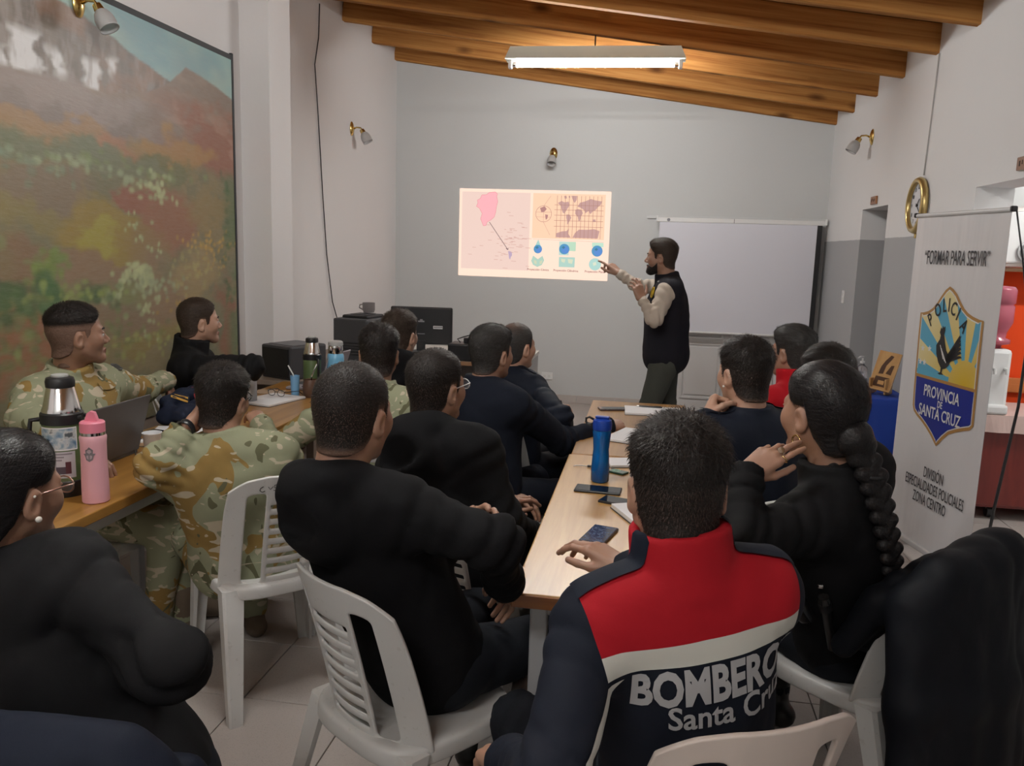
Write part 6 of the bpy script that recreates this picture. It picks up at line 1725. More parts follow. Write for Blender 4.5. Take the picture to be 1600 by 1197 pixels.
def bvh_of(o):
    me = o.data; V = [v.co.copy() for v in me.vertices]; return BVHTree.FromPolygons(V, [tuple(p.vertices) for p in me.polygons])
def stick(bv, p, d, off=.002, far=.6):
    h = bv.ray_cast(Vector(p), Vector(d).normalized(), far)
    return None if h[0] is None else h[0]-Vector(d).normalized()*off
def decal(A, name, me_or_pts, m, M, d, off=.002, parent=None, sub=0):
    "project a flat mesh (given in matrix M of the figure's local space) along d onto the garment"
    bv = bvh_of(A.top) if not hasattr(A, 'bv') else A.bv; A.bv = bv
    if isinstance(me_or_pts, bpy.types.Mesh): bm = B(); bm.from_mesh(me_or_pts)
    else:
        bm = B(); flatpoly(bm, me_or_pts, 0.); bmesh.ops.triangulate(bm, faces=bm.faces[:])
    for q in range(sub): bmesh.ops.subdivide_edges(bm, edges=bm.edges[:], cuts=1, use_grid_fill=True)
    for v in bm.verts:
        p = M @ v.co; h = stick(bv, p, d, off); v.co = h if h is not None else p+Vector(d).normalized()*.2
    bm.normal_update()
    return obj(name, bm, m, parent or A.root, 180)
def ribbon(A, name, path, width, across, d, m, off=.003, n=24, bv=None):
    bv = bv or bvh_of(A.top); bm = B(); rows = []
    path = [Vector(p) for p in path]
    for i in range(n+1):
        u = i/n*(len(path)-1); k = min(int(u), len(path)-2); p = path[k].lerp(path[k+1], u-k)
        dd = d(u) if callable(d) else Vector(d)
        row = []
        for q in range(5):
            s = stick(bv, p+Vector(across)*(q/4-.5)*width-dd.normalized()*.25, dd, off); row.append(s)
        rows.append(row if all(x is not None for x in row) else None)
    for a, b in zip(rows, rows[1:]):
        if a is None or b is None: continue
        va = [bm.verts.new(x) for x in a]; vb = [bm.verts.new(x) for x in b]
        for q in range(4): bm.faces.new((va[q], va[q+1], vb[q+1], vb[q]))
    bmesh.ops.remove_doubles(bm, verts=bm.verts[:], dist=.0004)
    return obj(name, bm, m, A.root, 180)
def worn_glasses(A, m=None):
    g = link('glasses', None, A.root); g.matrix_local = A.MH @ T(0, .102, .002); glasses_obj(g, 1., m); return g
# ---------------------------------------------------------------- the people in the room
UP = Vector((0, 0, 1)); DN = Vector((0, 0, -1))
# presenter at the screen
PR = person('man with dark beard in black vest pointing at the projected slide', at(1033, 402, 5.72), 78, 0, 0, 92, .02, 0,
    L=dict(w=at(1003, 468, 5.52), e=at(1022, 500, 5.50), dir=at(992, 435, 5.55)-at(1003, 468, 5.52), palm=(-.5, .8, .1), curl='hang', thumb='open'),
    R=dict(w=at(968, 427, 5.88), e=at(998, 447, 5.86), dir=at(951, 411, 5.92)-at(968, 427, 5.88), palm=(0, .3, -1), curl='point', thumb='along'),
    legs=dict(L=((.03, 5.82, .50), (.0, 5.82, .10), (-1, .1, 0)), R=((.16, 5.98, .50), (.19, 6.0, .10), (-1, .1, 0))), hair='comb', haircol='brown', skin='b', top=C_VEST, top_kind='vest', sleeves=C_BEIGE, trousers=C_OLIVE, boots=M_BOOTB, stand=True, seed=3, collar='stand', bulk=1.10, stub=.6, spine=.54, neck_back=.055, neck_drop=.155)
make_beard(PR.MH, PR.root, HAIR['black'])
# P2, P3 along the mural
S2 = person('soldier in camouflage jacket against the mural with one arm stretched along the table', at(121, 524, 3.2), -40, 3, 0, -92, -.06, 0,
    L=dict(w=at(294, 590, 4.25), pole=(0, -.3, -.9), dir=at(306, 628, 3.95)-at(294, 600, 3.92), palm=(-.2, -.3, -1), curl='hang'),
    R=dict(w=at(120, 700, 2.95), e=at(45, 655, 2.98), curl='relaxed', palm=(0, 0, -1)),
    hair='fade', skin='c', top=C_CAMO2, trousers=C_CAMO2, boots=M_BOOTT, bulk=1.10, fk=1.2, seed=11, collar='stand', spine=.53, thigh_yaw=-80)
S3 = person('man in black jacket with folded arms sitting in front of the mural', at(312, 503, 4.35), -44, 2, 0, -70, -.02, 0,
    L=dict(local=(.06, .22, .26), pole=(-1, .35, -.5), palm=(.2, -1, 0), curl='relaxed'),
    R=dict(w=at(338, 572, 4.20), e=at(393, 574, 4.12), palm=(0, 1, 0), curl='relaxed'),
    hair='short', haircol='brown', skin='a', top=C_BLACK2, trousers=C_JEAN, seed=12, collar='tall', bulk=1.0, stub=.3)
# P4 camo man with watch
S4 = person('soldier in camouflage with a wristwatch leaning on the honey-coloured table', at(348, 624, 2.9), 0, -2, 5, 24, .34, -.10,
    L=dict(w=at(297, 664, 2.83), e=at(244, 730, 2.76), cuff=.055, dir=at(332, 628, 2.96)-at(297, 664, 2.83), palm=(.8, .4, .1), curl='cheek', thumb='open'),
    R=dict(local=(.16, .36, .10), palm=(0, 0, -1)),
    hair='textured', skin='b', top=C_CAMO1, trousers=C_CAMO1, boots=M_BOOTT, bulk=1.03, seed=13, collar='stand', thigh_yaw=45, pel=(-1.41, 2.66, .53), h=.0085, fk=1.25)
worn_glasses(S4)
# P5, P6
S5 = person('soldier in camouflage seen from behind beside the green flask', at(592, 553, 3.55), 14, 0, 0, 6, .12, 0,
    L=dict(w=(-1.70, 3.40, .79), pole=(-.6, -.2, -.6), palm=(0, 0, -1), curl='relaxed'),
    hair='textured', skin='b', top=C_CAMO1, trousers=C_CAMO1, boots=M_BOOTT, seed=14, collar='stand', bulk=.98)
S6 = person('man in black hooded top seated in front of the monitor', at(625, 524, 4.2), -12, 0, 0, 0, .10, 0,
    hair='textured', haircol='brown', skin='a', top=C_BLACK, top_kind='hoodie', seed=15, collar='none')
# P8 (behind the hooded man)
S8 = person('man in black with glasses and cropped hair, sitting beyond the hooded man', at(682, 606, 2.66), -26, 2, 0, -24, .08, 0,
    R=dict(w=at(838, 842, 2.72), e=at(785, 815, 2.55), palm=(0, 0, -1)), hair='short', skin='b', top=C_BLACK, top_kind='hoodie', seed=16, collar='none', bulk=1.0, thigh_yaw=-30, pel=atz(752, 905, .54))
worn_glasses(S8, plain('clear_acetate', (.55, .55, .56), .3))
# P9, P10
S9 = person('greying man in navy sweater writing on the table with outstretched arm', at(768, 553, 3.62), -28, 3, 0, -36, .14, 0,
    R=dict(w=at(950, 667, 3.97), e=at(878, 690, 3.74), dir=at(980, 660, 4.06)-at(950, 667, 3.97), palm=(.1, .5, -.8), curl='write', thumb='pinch'),
    L=dict(w=at(798, 772, 3.5), palm=(0, 0, -1), pole=(-.8, -.4, -.5)),
    hair='comb', haircol='grey', skin='b', top=C_NAVY, top_kind='sweater', trousers=C_JNAVY, seed=17, collar='stand', bulk=1.02, thigh_yaw=-42, pel=atz(756, 772, .54))
S10 = person('man in dark navy with thinning crown seated nearest the presenter', at(808, 542, 4.2), -34, 2, 0, -34, .04, 0,
    R=dict(w=at(842, 656, 4.05), palm=(-.2, 0, -1), curl='half', pole=(.7, -.3, -.7)), L=dict(w=at(852, 652, 4.18), palm=(.2, 0, -1), curl='half', pole=(-.7, -.3, -.7)),
    hair='thin', haircol='grey', skin='a', top=C_NAVY2, trousers=C_JNAVY, seed=18, collar='stand', bulk=.96, thigh_yaw=-38, pel=atz(796, 722, .54))
# right side of the right table
S12 = person('man in navy jacket resting his cheek on his fist across the table', at(1163, 584, 2.9), 30, -2, 0, 30, .16, -.05,
    L=dict(w=at(1098, 655, 2.84), e=at(1092, 735, 2.74), dir=at(1122, 610, 2.92)-at(1098, 655, 2.84), palm=(.8, .5, .2), curl='fist', thumb='closed'),
    hair='textured', skin='a', top=C_NAVY2, trousers=C_JNAVY, seed=19, collar='stand', bulk=1.02)
S13 = person('man in bright red jacket seated beside the blue-clothed table', at(1238, 551, 3.8), 42, 0, 0, 36, .10, 0,
    hair='comb', haircol='grey', skin='b', top=C_RED, trousers=C_JEAN, seed=20, collar='tall')
S14 = person('dark-haired person sitting just beyond the woman with the braid', at(1290, 592, 3.35), 22, 0, 0, 50, .0, .05,
    hair='full', skin='b', top=C_BLACK2, trousers=C_JEAN, seed=21, collar='stand', bulk=.78, hs=1.1, neck_back=-.02)
S15 = person('woman with long dark braid, rings and hoop earring, hand at her ear', at(1284, 645, 2.2), 34, 0, 0, 54, .22, 0,
    L=dict(w=at(1166, 742, 2.08), e=at(1150, 850, 1.98), dir=at(1232, 690, 2.10)-at(1166, 742, 2.08), palm=(.55, .75, -.1), curl='ear', thumb='along'),
    R=dict(local=(.06, .30, .10), pole=(.1, -.3, -1.)), fem=True,
    hair='braid', haircol='sleek', skin='b', top=C_BLACK2, trousers=C_JEAN, seed=22, collar='shirt', bulk=1.0, thigh_yaw=34, pel=(.62, 2.40, .53), h=.0085, hs=1.10, fk=1.2)
S16 = person('firefighter in red and navy jacket with BOMBEROS Santa Cruz lettering', at(1057, 762, 1.5), 9, -4, 0, 22, .24, 0,
    L=dict(w=at(792, 1185, 1.50), e=at(862, 1225, 1.27), palm=(0, 0, -1)),
    R=dict(w=at(975, 885, 1.95), palm=(0, 0, -1), pole=(.6, -.2, -.8)),
    hair='textured', haircol='black', skin='b', top=C_NAVY2, trousers=C_JEAN, seed=23, collar='tall', bulk=.93, pel=(.125, 1.50, .53), thigh_yaw=22, knee_spread=.40, h=.008, neck_drop=.132, fk=.8, hs=1.05)
worn_glasses(S16)
S7 = person('broad man in black hooded jacket with cropped hair on a white chair', at(552, 648, 2.0), -12, -2, 0, -28, .12, 0,
    R=dict(w=at(788, 912, 2.05), e=at(770, 850, 1.82), palm=(-.5, 0, -.8), curl='hang'), L=dict(w=at(722, 832, 2.06), palm=(0, -1, -.3), pole=(-.7, -.1, -.7)),
    hair='buzz', haircol='black', skin='b', top=C_BLACK, top_kind='hoodie', trousers=C_JEAN, seed=24, collar='none', bulk=1.02, pel=(-.53, 1.97, .53), thigh_yaw=-32, h=.0085, hs=1.06)
S1 = person('woman in black jacket with pulled-back hair, wire glasses and pearl earring', at(14, 770, 1.62), -10, -4, 0, -8, .10, 0,
    L=dict(w=at(90, 1080, 1.76), palm=(0, 0, -1)), R=dict(w=at(165, 1050, 1.72), e=at(262, 1035, 1.43), palm=(0, 0, -1)), fem=True,
    hair='slick', haircol='sleek', skin='b', top=C_BLACK2, trousers=C_JEAN, seed=25, collar='shirt', bulk=1.0, pel=(-.93, 1.32, .53), thigh_yaw=52, knee_spread=.05, h=.0085, fk=1.2)
# ---------------------------------------------------------------- chairs under the sitters
def seat_chair(A, deg, label, dy=0., m=None):
    p = A.o0+Vector((-math.sin(math.radians(deg)), math.cos(math.radians(deg)), 0))*(.06+dy)
    return chair(p.x, p.y, deg, label, m)
c4 = chair(-1.33, 2.70, 45, 'white plastic chair of the soldier with the wristwatch, ink scribble on its top rail')
c7 = chair(-.55, 1.93, -36, 'slatted white plastic chair under the broad man in the hooded jacket')
c8 = seat_chair(S8, -30, 'white plastic chair under the man in black with glasses')
c16 = chair(.13, 1.55, 27, 'cream-tinted plastic chair behind the firefighter', M_CHAIRP)
c15 = chair(.66, 2.40, 46, 'white plastic chair of the woman with the braid, a dark jacket over its back')
c1 = chair(-.92, 1.26, 4, 'white plastic chair of the woman with wire glasses, navy jacket over its back')
seat_chair(S2, -92, 'white plastic chair under the soldier against the mural')
seat_chair(S3, -70, 'white plastic chair under the man with folded arms')
seat_chair(S5, 8, 'white plastic chair under the soldier beside the green flask')
seat_chair(S6, 0, 'white plastic chair under the hooded man in front of the monitor')
seat_chair(S9, -36, 'white plastic chair under the man in the navy sweater')
seat_chair(S10, -34, 'white plastic chair under the man with the thinning crown')
seat_chair(S12, 30, 'white plastic chair under the man resting his cheek on his fist')
seat_chair(S13, 36, 'white plastic chair under the man in bright red')
seat_chair(S14, 60, 'white plastic chair under the dark-haired person beyond the braid')
# ---------------------------------------------------------------- worn details
EYEP = Vector((0, 0, EYE))
def pix_dir(px, py): return (CF + CR*((px-800)/FPX) - CU*((py-598.5)/FPX)).normalized()
def surf(A, px, py, o=None):
    bv = bvh_of(o or A.top); d = pix_dir(px, py); h = bv.ray_cast(EYEP-A.o0, d, 12)
    return h[0], h[1]
def frame_at(p, n, up=UP):
    x = up.cross(n).normalized(); z = n.cross(x).normalized()     # x to the right seen from outside, z up, -y outward
    M = Matrix((( x.x, -n.x, z.x, p.x), (x.y, -n.y, z.y, p.y), (x.z, -n.z, z.z, p.z), (0, 0, 0, 1))); return M
def patch(A, name, px, py, pts, m, o=None, lift=.002, thick=.0025, parent=None, roll=0):
    p, n = surf(A, px, py, o)
    if p is None: return None, None
    M = frame_at(p, n) @ Matrix.Rotation(math.radians(roll), 4, 'Y')
    bm = prism(B(), pts, thick); bm.transform(M @ T(0, -lift-thick, 0))
    return obj(name, bm, m, parent or A.root), M
def flat_on(A, name, M, pts, m, lift, parent):
    bm = prism(B(), pts, .001); bm.transform(M @ T(0, -lift, 0)); return obj(name, bm, m, parent)
def hand_frame(A, sd):
    Sh, E, W, d, pal = A.arm[sd][:5]
    y = Vector(d).normalized(); z = -Vector(pal); z = (z-y*z.dot(y)).normalized(); x = y.cross(z)
    return Matrix(((x.x, y.x, z.x, W.x), (x.y, y.y, z.y, W.y), (x.z, y.z, z.z, W.z), (0, 0, 0, 1)))
def loop_at(M, c, r, th, ax='Y', sq=1.):
    pts = []
    for q in range(20):
        a = 2*PI*q/20
        v = {'Y': (r*math.cos(a), 0, r*sq*math.sin(a)), 'X': (0, r*math.cos(a), r*math.sin(a)), 'Z': (r*math.cos(a), r*math.sin(a), 0)}[ax]
        pts.append(M @ (Vector(c)+Vector(v)))
    return tube(B(), pts, th, 8, True)

# firefighter: red yoke with white reflective band, navy below and on the sleeves
def fire_mat():
    n = NT('firefighter_softshell'); sp = n.new('ShaderNodeSeparateXYZ'); n.link(n.attr('torso', 'Vector'), sp.inputs[0])
    z0 = S16.L-.083
    x, z = n.math('ABSOLUTE', sp.outputs[0]), sp.outputs[2]
    seam = n.math('ADD', .190, n.math('MULTIPLY', n.math('SUBTRACT', z, z0), .16))
    inside = n.math('LESS_THAN', x, seam)
    red = n.math('MULTIPLY', n.math('GREATER_THAN', z, z0), inside)
    band = n.math('MULTIPLY', n.math('MULTIPLY', n.math('LESS_THAN', z, z0), n.math('GREATER_THAN', z, z0-.040)), inside)
    co = n.coord()
    c = n.mix(red, (.0062, .0085, .0165), S(158, 20, 32)); c = n.mix(band, c, (.56, .56, .51))
    n.set(Base_Color=c, Roughness=.8); n.b.inputs['Specular IOR Level'].default_value = .2
    n.bump(n.math('ADD', n.math('MULTIPLY', n.noise(700, 1, co), .2), n.noise(30, 3, co)), .12, .006); return n.m
S16.top.data.materials[0] = fire_mat()
z0 = S16.L-.083
MB_ = lambda A, x, z: Matrix(((A.rt.x, A.ua.x, A.fw.x, 0), (A.rt.y, A.ua.y, A.fw.y, 0), (A.rt.z, A.ua.z, A.fw.z, 0), (0, 0, 0, 1))).copy()
def back_text(A, name, body, size, x, z, m, sx=1., bold=0.):
    me = text_mesh(body, size, sx, bold, 0.)
    bm = B(); bm.from_mesh(me); bmesh.ops.triangulate(bm, faces=bm.faces[:])
    bmesh.ops.subdivide_edges(bm, edges=[e for e in bm.edges if e.calc_length() > .012], cuts=2)
    bv = bvh_of(A.top)
    for v in bm.verts:
        p = A.tp(x+v.co.x, -.45, z+v.co.y); h = stick(bv, p, A.fw, .0025, .8); v.co = h if h is not None else p+A.fw*.35
    return obj(name, bm, m, A.root)
M_LET = plain('grey_lettering', (.40, .40, .41), .5)
back_text(S16, 'lettering', 'BOMBEROS', .090, .022, z0-.082, M_LET, .70, .0035)
back_text(S16, 'lettering', 'Santa Cruz', .062, .044, z0-.138, M_LET, .90, .0012)
for s in (-1, 1):
    ribbon(S16, 'shoulder_strap', [S16.tp(s*.075, -.01, S16.L+.06), S16.tp(s*.205, -.005, S16.L+.0)], .052, S16.fw, -S16.ua, C_NAVY2, .006)
_Sh, _E, _W = S16.arm['L'][:3]
ribbon(S16, 'reflective_stripe', [_Sh.lerp(_E, .32)+S16.rt*.052-S16.fw*.2, _Sh.lerp(_E, .7)+S16.rt*.03-S16.fw*.2, _E+S16.rt*.02-S16.fw*.2], .034, S16.rt, S16.fw, M_REFL, .0025)

# woman with the braid
def braid(A):
    pts = [A.hc+A.RH @ Vector((.0, -.118, -.045))]
    for px, py in ((1352, 745), (1366, 800), (1380, 860), (1386, 920), (1380, 985)):
        p, n = surf(A, px, py)
        if p is None: p = pts[-1]+Vector((.01, -.01, -.07)); n = Vector((0, -1, 0))
        pts.append(p+n*.022)
    pts = [Vector(p) for p in pts]
    lo = np.min([np.array(p) for p in pts], 0)-.07; hi = np.max([np.array(p) for p in pts], 0)+.07
    f = Field(lo, hi, .0042)
    L = [0]
    for a, b in zip(pts, pts[1:]): L.append(L[-1]+(b-a).length)
    n = int(L[-1]/.019)
    for i in range(n):
        u = i/(n-1)*L[-1]; k = max(j for j in range(len(L)-1) if L[j] <= u+1e-9); p = pts[k].lerp(pts[k+1], min(1, (u-L[k])/max(L[k+1]-L[k], 1e-6)))
        t = (pts[k+1]-pts[k]).normalized(); side = t.cross(Vector((.3, -1, .2))).normalized()*(1 if i % 2 else -1)
        R = .031-.016*(i/n)**1.2
        a = p+side*R*.75-t*.012; b = p-side*R*.30+t*.020
        f.cap(a, b, R*.72, R*.5, k=.004)
    f.ell(pts[0], (.045, .045, .045), k=.02)
    V, Q = f.mesh(); o = npmesh('braid', V, Q, HAIR['sleek'], A.root)
    at_ = o.data.attributes.new('fade', 'FLOAT', 'POINT'); at_.data.foreach_set('value', np.ones(len(V), np.float32))
    p = pts[-1]; obj('hair_tie', loop_at(T(*pts[1]), (0, 0, 0), .022, .005, 'Z'), M_BLACKM, A.root, 180)
braid(S15)
M_GOLD = plain('gold_jewellery', (.62, .42, .18), .22, 1.)
o = obj('hoop_earring', loop_at(Matrix(), (-.0855, -.012, -.060), .0125, .0022, 'X'), M_GOLD, S15.root, 180); o.matrix_local = S15.MH
HM = hand_frame(S15, 'L')
obj('ring', loop_at(HM, (.0275, .1, -.004), .0098, .0022, 'Y'), M_GOLD, S15.root, 180)
obj('ring', loop_at(HM, (.0095, .108, -.003), .0102, .003, 'Y'), plain('silver_ring', (.6, .58, .52), .25, 1.), S15.root, 180)
c = B(); lathe(c, [(0, 0), (.009, 0), (.009, .003), (0, .004)], 14, HM @ T(.0095, .108, .0075)); obj('signet', c, plain('silver_ring', (.6, .58, .52), .25, 1.), S15.root)
obj('bracelet', loop_at(HM, (0, -.012, 0), .030, .0022, 'Y', .80), plain('red_cord', S(150, 30, 30), .7), S15.root, 180)
def torch(A):
    p, n = surf(A, 1288, 930); q, n2 = surf(A, 1302, 1005)
    if p is None or q is None: return
    a = p+n*.020; b = q+n2*.020; d = (b-a).normalized()
    obj('baton', tube(B(), [a, a+d*.035, a+d*.04, b], [.017, .017, .012, .0115], 14), M_BLACK, A.root, 60)
    obj('baton_cap', tube(B(), [a-d*.012, a+d*.004], [.014, .018], 14), plain('glossy_black', (.015, .015, .016), .12), A.root, 60)
    p2, n3 = surf(A, 1252, 935)
    if p2 is not None:
        M = frame_at(p2, n3) @ Matrix.Rotation(math.radians(-28), 4, 'Y'); bm = bx((0, -.018, 0), (.055, .035, .12), .012); bm.transform(M); obj('belt_pouch', bm, plain('glossy_leather', (.010, .010, .011), .22), A.root, 40)
    pb, nb_ = surf(A, 1282, 908)
    bm = bx((0, -.022, 0), (.014, .01, .012), .003); bm.transform(frame_at(pb, nb_)); obj('buckle', bm, M_CHROME, A.root)
torch(S15)
# woman with wire glasses
worn_glasses(S1, plain('rose_gold_wire', (.62, .42, .36), .25, 1.))
e = B(); bmesh.ops.create_uvsphere(e, u_segments=12, v_segments=8, radius=.0062, matrix=T(.0865, -.008, -.040)); o = obj('pearl_earring', e, plain('pearl', (.80, .76, .70), .2), S1.root, 180); o.matrix_local = S1.MH
e = B(); bmesh.ops.create_uvsphere(e, u_segments=10, v_segments=6, radius=.0026, matrix=T(.0905, -.020, .008)); o = obj('ear_stud', e, plain('pearl', (.80, .76, .70), .2), S1.root, 180); o.matrix_local = S1.MH
e = B(); bmesh.ops.create_uvsphere(e, u_segments=24, v_segments=16, radius=.045, matrix=T(0, -.118, -.045) @ Matrix.Diagonal((1.15, .8, 1, 1))); o = obj('hair_bun', e, HAIR['sleek'], S1.root, 180); o.matrix_local = S1.MH
a = o.data.attributes.new('fade', 'FLOAT', 'POINT'); a.data.foreach_set('value', np.ones(len(o.data.vertices), np.float32))
# stud of the man resting his cheek
e = B(); bmesh.ops.create_uvsphere(e, u_segments=10, v_segments=6, radius=.0042, matrix=T(-.0865, -.004, -.042)); o = obj('ear_stud', e, plain('pearl', (.80, .76, .70), .2), S12.root, 180); o.matrix_local = S12.MH
# wristwatch
HM = hand_frame(S4, 'L')
b = B(); lathe(b, [(.0335, -.012), (.0355, -.010), (.0355, .010), (.0335, .012)], 26, HM @ T(0, -.026, 0) @ Matrix.Rotation(PI/2, 4, 'X'), (1, .82)); w_ = obj('watch_strap', b, M_BLACK, S4.root, 180)
b = bx((0, -.026, .031), (.036, .038, .011), .004); b.transform(HM); obj('watch_case', b, M_BLACK, S4.root)
b = bx((0, -.026, .0372), (.028, .030, .001)); b.transform(HM); obj('watch_face', b, M_GLASS, S4.root)
# sleeve and chest patches of the soldier by the mural
EGG = lambda a, b: [(a*math.cos(q*PI/9), b*math.sin(q*PI/9)) for q in range(18)]
pk, M = patch(S2, 'sleeve_patch', 222, 571, [(-.042, .02), (.0, .032), (.042, .022), (.036, -.022), (0, -.030), (-.036, -.020)], plain('dark_patch', (.025, .026, .024), .8), roll=-6)
if pk:
    for pts in ([(-.026, .012), (-.006, .018), (-.004, -.012), (-.022, -.014)], [(.004, .016), (.028, .010), (.02, -.004), (.002, .002)], [(.006, -.006), (.026, -.010), (.008, -.018)]): flat_on(S2, 'patch_mark', M, pts, plain('patch_grey', (.22, .22, .20), .8), .0055, pk)
pk, M = patch(S2, 'chest_patch', 181, 574, [(-.028, .014), (0, .026), (.028, .014), (.022, -.02), (0, -.028), (-.022, -.02)], plain('grey_green_patch', (.075, .075, .065), .8))
if pk:
    for q in range(4): flat_on(S2, 'patch_mark', M, [(-.018, .012-.008*q), (.018, .012-.008*q), (.018, .009-.008*q), (-.018, .009-.008*q)], plain('patch_dark', (.02, .02, .02), .8), .0055, pk)
for A, u, v in ((S2, 165, 600),):
    p, n = surf(A, u, v)
    if p is not None:
        bm = prism(B(), [(-.055, .012), (.055, .012), (.05, -.022), (0, -.03), (-.05, -.022)], .004); bm.transform(frame_at(p, n) @ T(0, -.006, 0)); obj('pocket_flap', bm, C_CAMO2, A.root)
# presenter: round yellow badge on the vest, belt
pk, M = patch(PR, 'vest_badge', 1021, 457, circle_pts(0, 0, .042, 24), plain('badge_black', (.012, .012, .012), .7))
if pk:
    bm = tube(B(), [(x, -.0062, z) for x, z in circle_pts(0, 0, .036, 24)], .0035, 6, True); bm.transform(M); obj('badge_ring', bm, plain('badge_yellow', S(214, 176, 30), .6), pk)
    flat_on(PR, 'badge_flame', M, [(-.014, -.012), (-.016, .004), (-.006, .018), (-.002, .008), (.006, .020), (.014, .004), (.012, -.012), (0, -.018)], plain('badge_yellow', S(214, 176, 30), .6), .006, pk)
p, n = surf(PR, 1029, 440)
if p is not None: bm = prism(B(), [(-.02, .006), (.02, .006), (.02, -.006), (-.02, -.006)], .002); bm.transform(frame_at(p, n) @ T(0, -.003, 0)); obj('vest_print', bm, plain('patch_grey2', (.30, .30, .30), .8), PR.root)
# epaulettes on the two navy jackets
for A in (S12, S10):
    for s in (-1, 1): ribbon(A, 'shoulder_strap', [A.tp(s*.075, -.01, A.L+.06), A.tp(s*.19, -.005, A.L+.0)], .045, A.fw, -A.ua, C_NAVY2, .005)
p, n = surf(S10, 826, 632)
if p is not None: bm = bx((0, -.004, 0), (.006, .004, .04), .001); bm.transform(frame_at(p, n) @ Matrix.Rotation(math.radians(30), 4, 'Y')); obj('pen_clip', bm, M_CHROME, S10.root)
# red collar tips of the man beyond
# ---------------------------------------------------------------- jackets over chair backs, scribble on a chair
def draped(ch, label, mat_, zlow, wide=.23, seed=1, thick=.045, sleeve=True):
    rz = ch.rotation_euler.z
    f = Field((-.40, -.56, .0), (.40, -.02, .98), .0095)
    rg = np.random.RandomState(seed)
    f.cap((-.17, -.285, .845), (.17, -.285, .845), .050, k=.03)
    n = 9
    for i in range(n):
        x = -wide+2*wide*i/(n-1); q = abs(x)/wide
        top = (x*.86, -.300+.05*q*q, .82-.06*q**3); mid = (x*1.0, -.335+.04*q*q+rg.uniform(-.012, .012), .52); low = (x*(1.12+rg.uniform(-.03, .03)), -.36+.04*q*q+rg.uniform(-.025, .02), zlow+rg.uniform(-.02, .03))
        f.chain([top, mid, low], [thick, thick*.88, thick*.95], k=.05)
        fr = (x*.86, -.225+.06*q*q, .80-.06*q**3); fl = (x*.95, -.15+.05*q*q, .60)
        f.chain([fr, fl], [thick*.8, thick*.6], k=.03)
    if sleeve:
        for s in (-1, 1): f.chain([(s*.20, -.29, .80), (s*.26, -.33, .62), (s*.265, -.335, .36)], [.062, .058, .045], k=.03)
    f.wrinkle(.012, 22, seed, (1, 1, .35)); f.wrinkle(.003, 60, seed+3)
    V, Q = f.mesh()
    t = thing('jacket', label, 'jacket', ch.location, rz)
    npmesh('garment', V, Q, mat_, t); return t
j15 = draped(c15, 'black jacket hanging over the chair back of the woman with the braid', cloth('black_softshell', (.0055, .0065, .0095), .6), .12, .27, 3, .055, False)
obj('brand_tab', bx((.10, -.40, .76), (.016, .004, .026), .001, (0, .2, 0)), plain('grey_tab', (.25, .25, .27), .6), j15).name = 'grey_tab'
j1 = draped(c1, 'navy jacket over the chair back of the woman with wire glasses', cloth('navy_cotton', (.006, .009, .019), .7), .30, .24, 5, .05)
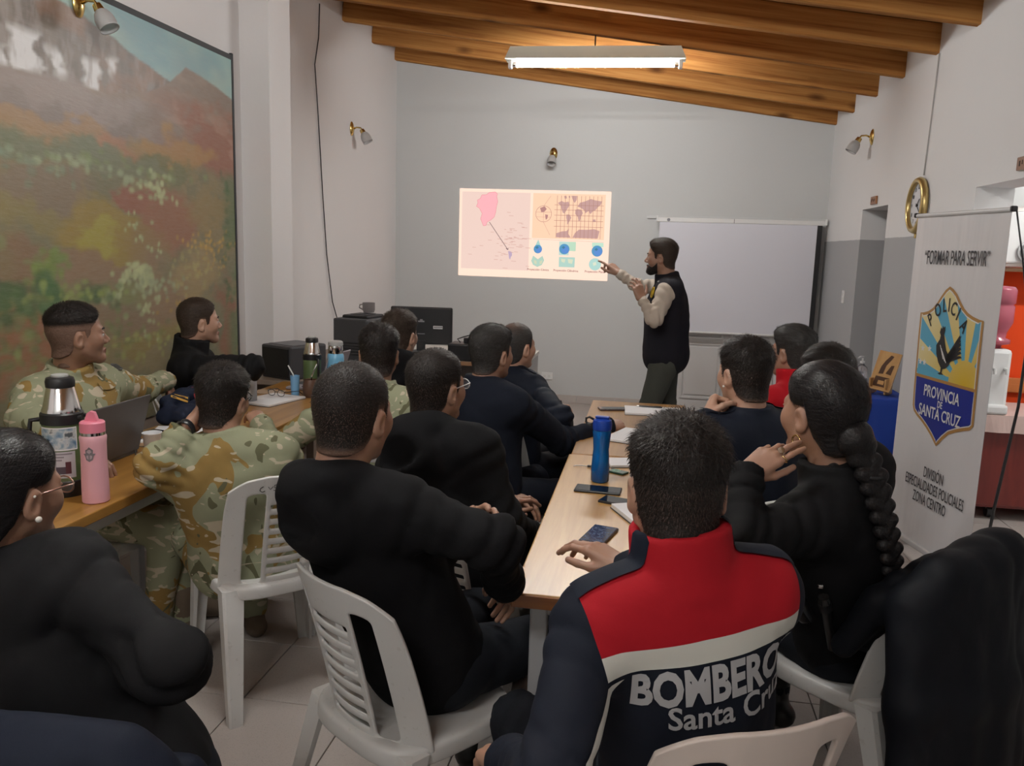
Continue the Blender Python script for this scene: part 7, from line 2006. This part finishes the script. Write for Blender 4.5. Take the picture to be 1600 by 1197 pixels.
def scribble(ch):
    pts = []
    g = [(-.10, .0), (-.108, -.006), (-.11, -.014), (-.102, -.02), (-.094, -.016)], [(-.085, -.002), (-.078, -.012), (-.07, -.002)], [(-.055, .004), (-.066, .003), (-.066, -.006), (-.056, -.008), (-.058, -.017), (-.068, -.016)], [(-.045, .004), (-.036, .006), (-.034, -.004), (-.044, -.012), (-.048, -.002), (-.04, .004)], [(-.012, .008), (-.024, .006), (-.022, -.002), (-.012, -.004), (-.014, -.014), (-.026, -.012)], [(.0, -.012), (.004, .004), (.014, -.002)]
    back = [c_ for c_ in ch.children if c_.name.startswith('backrest')][0]; bv = bvh_of(back)
    for st in g:
        q = []
        for x, z in st:
            h = stick(bv, (x, -.6, .806+z), (0, 1, 0), .001, .8)
            if h is not None: q.append(h)
        if len(q) > 1: obj('ink_scribble', tube(B(), q, .0011, 5), M_INK, ch)
scribble(c4)
# folded uniform jacket on the table edge
u = thing('uniform_jacket', 'folded navy uniform jacket with red lining and gold stripes on the table by the mural', 'jacket', (-2.12, 3.56, .75))
f = Field((-.22, -.26, -.03), (.24, .26, .26), .0075)
f.cap((-.03, -.15, .045), (-.01, .15, .045), .05, k=.02, flat=((0, 0, 1), .8)); f.cap((-.05, -.13, .10), (-.03, .05, .125), .032, k=.015); f.cap((-.03, -.03, .11), (.0, .15, .10), .036, k=.015); f.cap((.03, -.16, .05), (.05, .02, .07), .034, k=.012); f.cap((.05, .0, .04), (.04, .17, .06), .036, k=.012); f.cap((-.06, -.10, .06), (-.06, .14, .09), .04, k=.02)
f.wrinkle(.016, 46, 4); f.wrinkle(.005, 90, 5)
f.D = np.maximum(f.D, (.003-f.ax[2][None, None, :]).astype(np.float32))
um = npmesh('garment', *f.mesh(), cloth('uniform_navy', (.010, .014, .03), .8), u); bv = bvh_of(um)
vd = Vector((-.42, .86, -.28)).normalized(); vx = vd.cross(UP).normalized(); vz = vx.cross(vd)
def on_front(name, pts, m):
    bm = B(); flatpoly(bm, pts); bmesh.ops.triangulate(bm, faces=bm.faces[:]); bmesh.ops.subdivide_edges(bm, edges=bm.edges[:], cuts=3)
    dead = []
    for v in bm.verts:
        h = stick(bv, Vector((0, 0, .07))+vx*v.co.x+vz*v.co.z-vd*.4, vd, .003, .8)
        if h is None: dead.append(v)
        else: v.co = h
    bmesh.ops.delete(bm, geom=dead, context='VERTS')
    if bm.faces: obj(name, bm, m, u, 180)
rd_ = plain('uniform_red', S(150, 22, 40), .8); gd_ = plain('uniform_gold', S(196, 150, 60), .5)
on_front('red_lining', [(-.005, .085), (.055, .085), (.10, -.075), (.045, -.075)], rd_); on_front('red_lining', [(-.125, .075), (-.06, .09), (-.055, .07), (-.12, .045)], rd_)
for q in range(2): on_front('gold_stripe', [(-.085, .055-.018*q), (-.015, .030-.018*q), (-.015, .020-.018*q), (-.085, .045-.018*q)], gd_)
